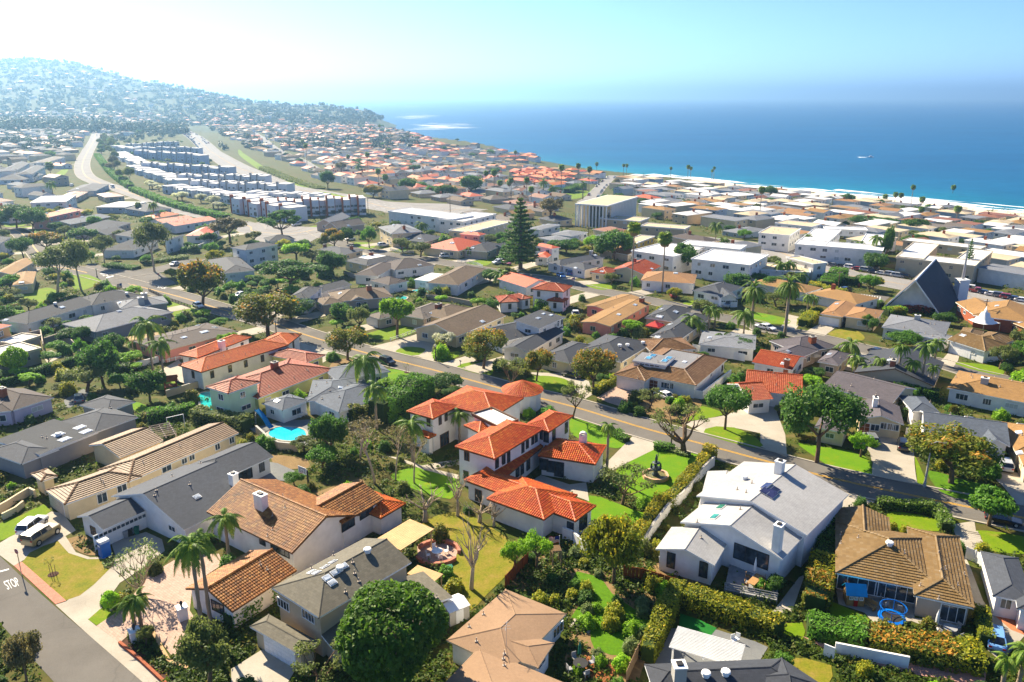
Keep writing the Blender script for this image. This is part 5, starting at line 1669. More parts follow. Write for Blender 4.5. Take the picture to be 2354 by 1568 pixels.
def far_house(c,parts=True):
 x,y,z,shp,rf,wl,st,rz,name,label,group,cat=c
 rm,wm,wins,eave=proto_house(shp,rf,wl,st)
 wd={'slate':'slate grey','charcoal':'charcoal','lgrey':'pale grey','bluegrey':'blue-grey','taupe':'taupe','dbrown':'dark brown','fbrown':'brown','orangetan':'orange-tan','fred':'red','forange':'orange','shake':'weathered brown'}
 lb=' '.join((wd.get(rf,rf),{'f':'flat','h':'hip','g':'gable'}[shp[2]]+'-roofed',{'bluegrey':'blue','greige':'grey-beige'}.get(wl,wl),'two-storey' if st==2 else 'low',{'house':'house','condominium':'condominium','apartments':'block'}[cat]))
 o=empty(name,(x,y,z),rz,lb+' '+nearest_house((x,y,z)),cat,group)
 LABELLED.append(o)
 link('roof',rm,o);link('wall',wm,o)
 d2=math.hypot(x,y)
 rr=random.Random(int(x*7+y))
 if shp[2]!='f' and rr.random()<.6:link('chimney',chm,o,(rr.uniform(-.3,.3)*shp[0],rr.uniform(-.15,.15)*shp[1],eave+shp[1]*.5*shp[3]*.7))
 for(a,b,q,an)in wins:
  wv=Vector((math.sin(-an)*1,0,0))
  nx,ny=-math.sin(an+rz),math.cos(an+rz)
  if nx*-x+ny*-y<=.15*d2 or d2>900:continue
  w=link('window',WSMALL[0],o,(a,b,q),an)
  link('pane',WSMALL[1],w)
 return o
NIND=330
for c in cand[:NIND]:far_house(c)
def far_mass(cs):
 mats=[];ix={}
 mb=MB()
 for x,y,z,shp,rf,wl,st,rz,*_ in cs:
  w,d,kind,pitch=shp
  eave=2.9 if st==1 else 5.6
  for m in(ROOF[rf],WALL[wl]):
   if m.name not in ix:ix[m.name]=len(mats);mats.append(m)
  T=Matrix.Translation((x,y,z))@Matrix.Rotation(rz,4,'Z')
  for P in roof_planes(kind,w,d,pitch):mb.face([T@Vector((p[0]-w/2,p[1]-d/2,p[2]+eave))for p in P],ix[ROOF[rf].name])
  a,b=w/2-.4,d/2-.4
  mb.box((-a,-b,-3),(a,b,eave+.1),ix[WALL[wl].name],T)
 tag(mb.build('far_houses',mats),kind='stuff',label='mass of distant houses fading into the haze',cat='houses')
r_=random.Random(77)
hillc=[]
tries=0
while len(hillc)<340 and tries<9000:
 tries+=1
 col=r_.uniform(-60,900);row=r_.uniform(130,275)
 rr=ridge(col)
 if row<rr[0]+6:continue
 d_=rr[2]+(rr[1]-rr[2])*r_.random()**1.15*.93
 x=(col-1177)/F*d_*cp
 if .79*x+.613*d_>shore_u(d_)-40:continue
 hillc.append((x,d_,hgt(x,d_),r_.choice(SHAPES+[(24,12,'h',.25)]),r_.choice(['fred','forange','lgrey','taupe','slate','tan']),r_.choice(['white','cream','beige']),r_.choice((1,2)),r_.uniform(-.5,.5)))
far_mass(cand[NIND:]+hillc)
print('filler houses',len(cand),'condos',NC)
# the air
HZ=bpy.data.materials.new('haze_air')
HZ.use_nodes=True
ht=HZ.node_tree
ht.nodes.clear()
pv=ht.nodes.new('ShaderNodeVolumePrincipled')
pv.inputs['Color'].default_value=(0.36,0.66,1.0,1)
pv.inputs['Density'].default_value=0.00015
pv.inputs['Anisotropy'].default_value=0.6
mo=ht.nodes.new('ShaderNodeOutputMaterial')
ht.links.new(pv.outputs[0],mo.inputs['Volume'])
hb=MB().box((-62000,-3000,-40),(124000,62000,330)).build('haze',HZ)
tag(hb,kind='stuff',label='pale sea haze over the whole view')
# plants
BARK=M('bark_brown',(0.14,0.095,0.06),.9,.25,3,.3)
BARKG=M('bark_pale',(0.42,0.34,0.25),.9,.2,3,.3)
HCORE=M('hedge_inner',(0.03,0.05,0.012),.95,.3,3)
BARKP=M('palm_trunk',(0.27,0.22,0.165),.9,.2,6,.3)
L_={
 'dark':leafmat('leaf_dark_green',(0.054,0.135,0.021),(0.098,0.210,0.030),(0.213,0.357,0.042)),
 'green':leafmat('leaf_mid_green',(0.066,0.168,0.018),(0.131,0.296,0.027),(0.263,0.464,0.036)),
 'bright':leafmat('leaf_bright_green',(0.159,0.333,0.016),(0.295,0.522,0.022),(0.496,0.688,0.046)),
 'olive':leafmat('leaf_olive',(0.102,0.144,0.035),(0.193,0.234,0.055),(0.316,0.333,0.078)),
 'orange':leafmat('leaf_green_orange_tips',(0.067,0.129,0.016),(0.193,0.211,0.022),(0.573,0.278,0.031)),
 'yellow':leafmat('leaf_yellow_green',(0.136,0.211,0.016),(0.338,0.355,0.022),(0.800,0.600,0.031)),
 'grey':leafmat('leaf_grey_green',(0.113,0.166,0.055),(0.203,0.267,0.086),(0.361,0.379,0.125)),
 'brown':leafmat('leaf_brownish',(0.113,0.112,0.039),(0.226,0.189,0.071),(0.296,0.192,0.104)),
 'blossom':leafmat('blossom_white',(0.564,0.600,0.234),(0.800,0.800,0.625),(0.800,0.800,0.800)),
 'red':leafmat('leaf_red_flower',(0.174,0.104,0.035),(0.556,0.104,0.052),(0.800,0.122,0.069)),
 'palm':leafmat('frond_green',(0.078,0.157,0.016),(0.169,0.278,0.026),(0.496,0.488,0.046),.35),
 'palmy':leafmat('frond_yellow_green',(0.136,0.222,0.016),(0.295,0.400,0.026),(0.722,0.623,0.046),.35),
 'dead':leafmat('frond_dead',(0.208,0.139,0.069),(0.382,0.260,0.139),(0.678,0.488,0.187),.2),
 'flower':leafmat('flower_mix',(0.136,0.267,0.031),(0.226,0.355,0.046),(0.800,0.800,0.547)),
}
def leaf_quads(C,out,size,rng,tone,up=.35,asp=.6):
 up=up+.45
 n=len(C)
 nr=out*.7+rng.normal(size=(n,3))*.75
 nr[:,2]+=up
 nr/=np.linalg.norm(nr,axis=1)[:,None]+1e-9
 t=rng.normal(size=(n,3))
 t-=nr*(t*nr).sum(1)[:,None]
 t/=np.linalg.norm(t,axis=1)[:,None]+1e-9
 b=np.cross(nr,t)
 s=size*rng.uniform(.6,1.35,(n,1))
 V=np.stack([C-t*s,C+b*s*asp,C+t*s,C-b*s*asp],1).reshape(-1,3)
 return V,tone
def leaf_mesh(name,V,tone,mat):
 n=len(V)//4
 me=bpy.data.meshes.new(name)
 me.vertices.add(len(V));me.vertices.foreach_set('co',V.astype(np.float32).ravel())
 me.loops.add(4*n);me.loops.foreach_set('vertex_index',np.arange(4*n,dtype=np.int32))
 me.polygons.add(n)
 me.polygons.foreach_set('loop_start',np.arange(0,4*n,4,dtype=np.int32))
 me.polygons.foreach_set('loop_total',np.full(n,4,np.int32))
 a=me.attributes.new('tone','FLOAT','FACE')
 a.data.foreach_set('value',np.clip(tone,0,1).astype(np.float32))
 me.materials.append(mat)
 me.update(calc_edges=True)
 return me
def clumps(cs,per,size,rng,squash=.8,shell=.55,up=.35,tipbias=.0):
 Vs,Ts=[],[]
 for(c,r)in cs:
  n=max(8,int(per))
  d=rng.normal(size=(n,3));d/=np.linalg.norm(d,axis=1)[:,None]
  rad=r*(shell+(1-shell)*rng.random(n))*(1+.25*np.sin(d[:,0]*5+c[0])*np.cos(d[:,1]*4+c[1]))
  P=np.array(c)+d*rad[:,None]*np.array([1,1,squash])
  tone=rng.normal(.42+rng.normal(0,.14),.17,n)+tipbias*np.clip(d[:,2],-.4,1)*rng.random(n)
  V,t=leaf_quads(P,d,size,rng,tone,up)
  Vs.append(V);Ts.append(t)
 return np.concatenate(Vs),np.concatenate(Ts)
def limb(mb,p,d,L,r0,r1,r_,bend=.25,seg=4,n=6,upb=.1):
 P=[Vector(p)];d=Vector(d).normalized()
 for i in range(seg):
  d=(d+Vector((r_.uniform(-bend,bend),r_.uniform(-bend,bend),r_.uniform(-bend*.5,bend*.5)+upb))).normalized()
  P.append(P[-1]+d*(L/seg))
 mb.tube(P,[r0+(r1-r0)*i/seg for i in range(seg+1)],n,0,True)
 return P[-1],d,P
def skeleton(seed,H_,W_,trunk=.35,r=.28,n1=5,n2=3,n3=0,flat=.5,lean=.1,gap=1.0,bend=.25,upb=.1):
 r_=random.Random(seed)
 mb=MB()
 e,d,_=limb(mb,(0,0,-.4),(r_.uniform(-lean,lean),r_.uniform(-lean,lean),1),H_*trunk+.4,r*1.25,r*.85,r_,.1,4,8,0)
 tips=[]
 a0=r_.uniform(0,6)
 for i in range(n1):
  a=a0+i*math.tau/n1+r_.uniform(-.35,.35)
  dz=flat*r_.uniform(.7,1.5)
  q,d1,_=limb(mb,e-Vector((0,0,r_.uniform(0,.12)*H_*trunk)),(math.cos(a),math.sin(a),dz),W_*.30*r_.uniform(.8,1.2),r*.6,r*.34,r_,bend,3,6,upb)
  for j in range(n2):
   b=a+(j-(n2-1)/2)*.75+r_.uniform(-.3,.3)
   q2,d2,_=limb(mb,q,(math.cos(b),math.sin(b),r_.uniform(.25,1.3)),W_*.2*r_.uniform(.8,1.25),r*.32,r*.12,r_,bend,3,5,upb)
   if n3:
    for k in range(n3):
     c=b+(k-(n3-1)/2)*.8+r_.uniform(-.4,.4)
     q3,_,_=limb(mb,q2,(math.cos(c)*.8,math.sin(c)*.8,r_.uniform(.3,1.5)),W_*.13*r_.uniform(.7,1.3),r*.13,r*.05,r_,bend,2,4,upb)
     tips.append(q3)
   else:tips.append(q2)
 return mb,tips
TREE={}
def fit(tips,H_,W_,zlo):
 return[(max(-W_/2,min(W_/2,t.x)),max(-W_/2,min(W_/2,t.y)),max(zlo,min(H_,t.z)))for t in tips]
def dims(parts):
 zs,xs=0,0
 for _,m in parts:
  co=np.empty(len(m.vertices)*3,np.float32);m.vertices.foreach_get('co',co);co=co.reshape(-1,3)
  zs=max(zs,np.percentile(co[:,2],99.8));xs=max(xs,np.percentile(np.abs(co[:,:2]),99.5)*2)
 return float(zs),float(xs)
def reg(kind,parts):
 TREE.setdefault(kind,[]).append((*dims(parts),parts))
rg=np.random.default_rng(3)
def mk_broad(kind,leaf,seeds,H_=8.5,W_=9,trunk=.33,per=400,size=.24,rcl=1.85,n1=5,n2=3,flat=.55,bark=BARK,tip=.0,r=.28,extra=4,squash=.75):
 for s in seeds:
  mb,tips=skeleton(s,H_,W_,trunk,r,n1,n2,0,flat)
  rr=random.Random(s+50)
  cs=[((t.x,t.y,t.z),rcl*rr.uniform(.72,1.25))for t in tips]
  top=max(t.z for t in tips)
  for i in range(extra):
   a=rr.uniform(0,6.28);q=rr.uniform(0,.28)*W_
   cs.append(((q*math.cos(a),q*math.sin(a),top+rr.uniform(-.4,.5)),rcl*rr.uniform(.8,1.1)))
  V,t=clumps(cs,per,size,rg,squash,tipbias=tip)
  reg(kind,[('crown',leaf_mesh('crown',V,t,L_[leaf])),('trunk',mb.mesh('trunk',bark,smooth=True))])
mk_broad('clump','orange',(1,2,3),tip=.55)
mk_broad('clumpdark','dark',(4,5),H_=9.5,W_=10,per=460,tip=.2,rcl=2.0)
mk_broad('bright','bright',(6,),H_=8,W_=7,trunk=.4,per=320,rcl=1.3)
mk_broad('olive','olive',(7,8),H_=6.5,W_=6.5,per=210,size=.2,rcl=1.15)
mk_broad('green','green',(9,10),H_=8,W_=8,trunk=.25,per=330,rcl=1.6,extra=6)
mk_broad('dark','dark',(11,12),H_=7.5,W_=7.5,trunk=.18,per=340,rcl=1.7,extra=7,flat=.7)
mk_broad('yellow','yellow',(13,),H_=8,W_=8,trunk=.2,per=340,rcl=1.6,tip=.5,extra=6)
mk_broad('eucalypt','olive',(14,15),H_=13,W_=10,trunk=.42,per=360,size=.26,rcl=2.2,flat=.9,bark=BARKG,extra=5)
mk_broad('umbrella','dark',(16,),H_=8,W_=13,trunk=.5,per=360,size=.26,rcl=1.7,n1=7,n2=3,flat=.35,squash=.45,extra=9,r=.34)
mk_broad('magnolia','green',(17,),H_=6.5,W_=6.5,trunk=.33,per=300,size=.27,rcl=1.25,tip=.3)
mk_broad('blossom','blossom',(18,),H_=5.5,W_=6,trunk=.3,per=220,size=.18,rcl=1.0)
mk_broad('brownish','brown',(19,),H_=9,W_=8,trunk=.4,per=240,rcl=1.4)
mk_broad('orangeball','orange',(20,),H_=7,W_=9,trunk=.2,per=340,rcl=1.5,tip=.8,extra=7)
mk_broad('weep','bright',(21,),H_=6,W_=6,trunk=.4,per=240,size=.17,rcl=1.1)
def mk_ball(kind,leaf,H_=9,W_=11,n=15000,size=.24,seed=1):
 rng=np.random.default_rng(seed)
 d=rng.normal(size=(n,3));d/=np.linalg.norm(d,axis=1)[:,None]
 bd=rng.normal(size=(46,3));bd/=np.linalg.norm(bd,axis=1)[:,None]
 lump=.62+.4*np.clip((d@bd.T).max(1)*6-5,0,1)+.05*np.sin(d[:,2]*5+d[:,0]*4)+.06*d[:,0]
 rad=(.78+.22*rng.random(n)**.5)*lump
 P=d*rad[:,None]*np.array([W_/2,W_/2,H_*.40])+np.array([0,0,H_*.60])
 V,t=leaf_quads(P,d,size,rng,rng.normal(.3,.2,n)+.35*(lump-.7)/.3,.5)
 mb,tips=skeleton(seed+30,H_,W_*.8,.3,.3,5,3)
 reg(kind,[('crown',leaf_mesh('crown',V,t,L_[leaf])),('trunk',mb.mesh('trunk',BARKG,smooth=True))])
L_['pine']=leafmat('leaf_pine_green',(0.035,0.09,0.010),(0.085,0.175,0.015),(0.18,0.27,0.035))
L_['far']=leafmat('leaf_far_wood',(0.03,0.055,0.03),(0.055,0.08,0.045),(0.10,0.11,0.06))
mk_ball('bigball','pine',9,11,12500,.25,1)
mk_ball('ball','bright',4,4.2,3500,.16,2)
def mk_shrub(kind,leaf,n=1500,H_=1.6,W_=2.2,size=.13,seed=3):
 rng=np.random.default_rng(seed)
 d=rng.normal(size=(n,3));d/=np.linalg.norm(d,axis=1)[:,None];d[:,2]=np.abs(d[:,2])
 rad=(.6+.4*rng.random(n))*(1+.18*np.sin(d[:,0]*6+seed)*np.cos(d[:,1]*5))
 P=d*rad[:,None]*np.array([W_/2,W_/2,H_])
 V,t=leaf_quads(P,d,size,rng,rng.normal(.45,.22,n)+.15*d[:,2],.4)
 mb=MB()
 for k in range(4):mb.tube([(0,0,-.2),(math.cos(k*1.6)*W_*.25,math.sin(k*1.6)*W_*.25,H_*.6)],[.05,.02],4)
 reg(kind,[('foliage',leaf_mesh('foliage',V,t,L_[leaf])),('stem',mb.mesh('stem',BARK))])
for kd,lf,sd in(('shrub','green',3),('shrub','dark',4),('shruby','yellow',5),('shrubo','olive',6),('shrubr','red',7),('shrubb','bright',8),('shrubg','grey',9),('shrubor','orange',10)):mk_shrub(kd,lf,seed=sd)
def mk_bare(kind,seed,H_,W_,r,n1,n2,n3,leaf=None,per=0,bark=BARKG,trunk=.35,flat=1.0,bend=.3,rcl=.6,size=.16):
 mb,tips=skeleton(seed,H_,W_,trunk,r,n1,n2,n3,flat,.08,1,bend,.18)
 parts=[('trunk',mb.mesh('trunk',bark,smooth=True))]
 if leaf:
  V,t=clumps([((q.x,q.y,q.z),rcl)for q in tips],per,size,rg,.8,.2)
  parts.insert(0,('foliage',leaf_mesh('foliage',V,t,L_[leaf])))
 reg(kind,parts)
mk_bare('pollard',31,8,8,.34,7,3,2);mk_bare('pollard',32,8,7,.3,6,3,2)
mk_bare('tallbare',33,10,5,.12,6,3,3,'brown',5,BARKG,.4,1.9,.3,.5,.12)
mk_bare('sparse',34,7,8,.2,6,3,3,'olive',22,BARK,.25,.9,.35,.7);mk_bare('sparse',35,7,7,.2,5,3,3,'olive',26,BARK,.3,.9,.35,.7)
mk_bare('gnarl',36,9,12,.52,6,3,3,'olive',26,BARK,.24,.8,.38,.8)
mk_bare('twiggy',37,3.2,5,.12,8,4,3,'grey',5,BARKG,.15,.7,.4,.4,.1)
def mk_norfolk():
 rng=np.random.default_rng(9)
 H_=17
 mb=MB().tube([(0,0,-.5),(0,0,H_*.6),(0,0,H_)],[.42,.25,.05],8)
 Cs,Os=[],[]
 z=2.2;lay=0
 while z<H_-.5:
  L=4.2*(1-(z/H_)**1.6)+.3
  nb=7
  for k in range(nb):
   a=k*math.tau/nb+lay*.4+rng.uniform(-.15,.15)
   dv=np.array([math.cos(a),math.sin(a),0])
   LL=L*rng.uniform(.75,1.1)
   mb.tube([(0,0,z),tuple(dv*LL*.5+np.array([0,0,z+.05])),tuple(dv*LL+np.array([0,0,z+.45]))],[.07,.05,.02],4)
   m=int(46*LL)
   tt=rng.random(m)**.8
   side=rng.normal(0,.28,m)*(1.1-.4*tt)
   pv_=np.outer(tt*LL,dv)+np.outer(side,[-dv[1],dv[0],0])
   pv_[:,2]=z+.45*tt**2+rng.normal(0,.13,m)
   Cs.append(pv_);Os.append(np.tile(dv,(m,1)))
  z+=.95;lay+=1
 C=np.concatenate(Cs);O=np.concatenate(Os)
 V,t=leaf_quads(C,O*.3,.2,rng,rng.normal(.4,.2,len(C)),.8)
 reg('norfolk',[('crown',leaf_mesh('crown',V,t,L_['dark'])),('trunk',mb.mesh('trunk',BARK))])
mk_norfolk()
# palms
def frond_mesh(L,droop,leaflen,n,mat,seed,start=.12,rise=.5,width=.085,hang=.8):
 rng=random.Random(seed)
 P=[]
 for i in range(9):
  t=i/8
  P.append(Vector((L*(t-.12*droop*t*t),0,L*(rise*t-(rise+droop*.55)*t*t))))
 mb=MB().tube(P,[.045-.035*i/8 for i in range(9)],4,0,False,.8)
 def at_(t):
  k=min(7,int(t*8));f=t*8-k
  return P[k].lerp(P[k+1],f),(P[k+1]-P[k]).normalized()
 for i in range(n):
  t=start+(1-start)*i/(n-1)
  p,d=at_(min(t,.999))
  l=leaflen*(math.sin(math.pi*min(1,.18+t*.78)))*rng.uniform(.85,1.1)
  for s in(-1,1):
   side=Vector((0,s,0))+d*.55+Vector((0,0,-hang*rng.uniform(.5,1.1)))
   side.normalize()
   w=d*width
   q1=p+side*(l*.55)+Vector((0,0,.06*l));q2=p+side*l+Vector((0,0,-.22*l))
   tone=rng.gauss(.45,.2)
   mb.face([p-w,p+w,q1+w*.8,q1-w*.8],0,tone);mb.face([q1-w*.8,q1+w*.8,q2],0,tone)
 mb.t=[min(1,max(0,q))for q in mb.t]
 return mesh('frond',mb.v,mb.f,mat,None,mb.t)
QF=[frond_mesh(3.4,.95,.85,26,L_['palm'],1),frond_mesh(3.2,1.25,.8,26,L_['palm'],2,rise=.25),frond_mesh(3.0,.7,.75,24,L_['palm'],3,rise=.9),frond_mesh(3.3,1.0,.85,26,L_['palmy'],4)]
CF=[frond_mesh(4.6,.8,.5,34,L_['palm'],5,hang=.35),frond_mesh(4.4,1.15,.5,34,L_['palm'],6,rise=.3,hang=.4),frond_mesh(4.2,.5,.45,32,L_['palm'],7,rise=1.0,hang=.3)]
def fan_mesh(seed,mat,Rr=1.0):
 rng=random.Random(seed)
 mb=MB().tube([(0,0,0),(.7,0,.1)],.02,3,0,False)
 n=13
 for k in range(n):
  a=R(-105+210*k/(n-1))
  d=Vector((math.cos(a),math.sin(a),0));s=Vector((-d.y,d.x,0))
  c=Vector((.7,0,.1))
  q=c+d*(Rr*.6)+Vector((0,0,.05));e=c+d*Rr*rng.uniform(.9,1.1)+Vector((0,0,-.3))
  mb.face([c,q-s*.11,e,q+s*.11],0,min(1,max(0,rng.gauss(.45,.2))))
 return mesh('frond',mb.v,mb.f,mat,None,mb.t)
FF=[fan_mesh(1,L_['palm']),fan_mesh(2,L_['palm']),fan_mesh(3,L_['palmy'])]
FD=fan_mesh(4,L_['dead'])
_tr={}
def palm_trunk(r0,r1,H_,lean,mat,seed):
 k=(r0,r1,round(H_,0),seed)
 if k not in _tr:
  n=10
  P=[(lean*math.sin(i/n*1.6),lean*.4*(i/n)**2,-.4+(H_+.4)*i/n)for i in range(n+1)]
  rad=[r0+(r1-r0)*(i/n)**.6+(.06 if i%2 else 0)for i in range(n+1)]
  _tr[k]=(MB().tube(P,rad,8).mesh('trunk',mat,smooth=True),P[-1])
 return _tr[k]
JOINED={}
def join_fronds(key,items,mats):
 if key in JOINED:return JOINED[key]
 mb=MB()
 for me,Mx,mi in items:
  vs=[Mx@v.co for v in me.vertices]
  tn=me.attributes['tone'].data
  n=len(mb.v)
  mb.v+=[tuple(v)for v in vs]
  for i,p in enumerate(me.polygons):
   mb.f.append(tuple(j+n for j in p.vertices));mb.mi.append(mi);mb.t.append(tn[i].value);mb.uvs.append(None)
 JOINED[key]=mesh('crown',mb.v,mb.f,mats,mb.mi,mb.t)
 return JOINED[key]
def palm_layout(kind,seed):
 r_=random.Random(seed)
 out=[]
 if kind=='queen':
  n=17
  for i in range(n):
   t=i/n
   out.append((QF[r_.choice((0,0,3))if t<.55 else 1 if t<.85 else 2],i*2.4+r_.uniform(-.2,.2),[-.55,-.15,.35][min(2,int(t*3))]+r_.uniform(-.15,.15),0))
 elif kind=='canary':
  n=46
  for i in range(n):
   t=i/n
   out.append((CF[0 if t<.5 else 1 if t<.75 else 2],i*2.4+r_.uniform(-.2,.2),-.95+1.7*t+r_.uniform(-.1,.1),0))
 else:
  n=34
  for i in range(n):
   t=i/n
   out.append((FF[i%3],i*2.4+r_.uniform(-.2,.2),-.75+1.9*t+r_.uniform(-.15,.15),0))
  for i in range(20):out.append((FD,i*2.4,-1.15-r_.uniform(0,.3),1))
 return out
def palm(kind,loc,H_,W_,label,group=None,parts=True,seed=1,lean=0.0):
 o=empty('fan_palm' if kind=='fan' else 'date_palm' if kind=='canary' else 'feather_palm',loc,random.Random(seed*7+int(loc[0])).uniform(0,6),label,'palm tree',group)
 rr={'queen':(.24,.15),'canary':(.38,.34),'fan':(.26,.15)}[kind]
 base_w={'queen':6.0,'canary':8.4,'fan':3.3}[kind]
 k=W_/base_w*1.12
 hz=max(1.0,H_-{'queen':1.0,'canary':1.6,'fan':1.2}[kind]*k)
 tm,top=palm_trunk(rr[0],rr[1],hz,lean,BARKP,seed%3)
 t=link('trunk',tm,o)
 t.scale=(1,1,hz/top[2])
 c=Vector((top[0],top[1],hz))
 lay=palm_layout(kind,seed)
 if parts:
  for me,az,tilt,mi in lay:
   f=link('frond',me,o,c)
   f.rotation_euler=(0,-tilt,az);f.scale=(k,k,k)
 else:
  items=[(me,Matrix.Rotation(az,4,'Z')@Matrix.Rotation(-tilt,4,'Y'),mi)for me,az,tilt,mi in lay]
  f=link('crown',join_fronds((kind,seed%3),items,[L_['palm'],L_['dead']]),o,c)
  f.scale=(k,k,k)
 return o
# placing
def size_from(base,top_px,wpx,region):
 x0,y0,k=ZR[region]
 q=2354/3840*k
 dist=base.y*cp-(base.z-CAMZ)*sp
 ry=ray(*pp(region+'%g,%g'%top_px))
 t=base.y/ry[1]
 hh=CAMZ+ry[2]*t-base.z
 return hh,wpx*q*dist/F
PLANTED=[]
def place(kind,spec,desc,name,cat='tree',group=None,rz=None,label=None):
 b,top,w=spec.split()
 base=ground(b)
 bx=float(b[1:].split(',')[0])
 hh,ww=size_from(base,(bx,float(top)),float(w),b[0])
 hh=max(.5,hh)
 var=TREE[kind]
 vi=random.Random(int(base.x*13+base.y*7)).randrange(len(var))
 H0,W0,parts=var[vi]
 r_=random.Random(int(base.x*31+base.y))
 o=empty(name,base,r_.uniform(0,6.28),None,cat,group)
 s=(ww/W0,ww/W0,hh/H0)
 o.scale=s
 for pn,me in parts:link(pn,me,o)
 PLANTED.append((base.x,base.y,ww/2))
 lb=label or(desc+' '+nearest_house(base))
 o['label']=lb
 LABELLED.append(o)
 return o
def place_palm(kind,spec,desc,parts=True,group=None,label=None,cdx=0):
 b,top,w=spec.split()
 base=ground(b)
 bx=float(b[1:].split(',')[0])
 hh,ww=size_from(base,(bx,float(top)),float(w),b[0])
 o=palm(kind,base,max(hh,2),ww,label or(desc+' '+nearest_house(base)),group,parts,int(base.x*3+base.y)%97,(cdx*.1))
 PLANTED.append((base.x,base.y,1.5))
 LABELLED.append(o)
 return o
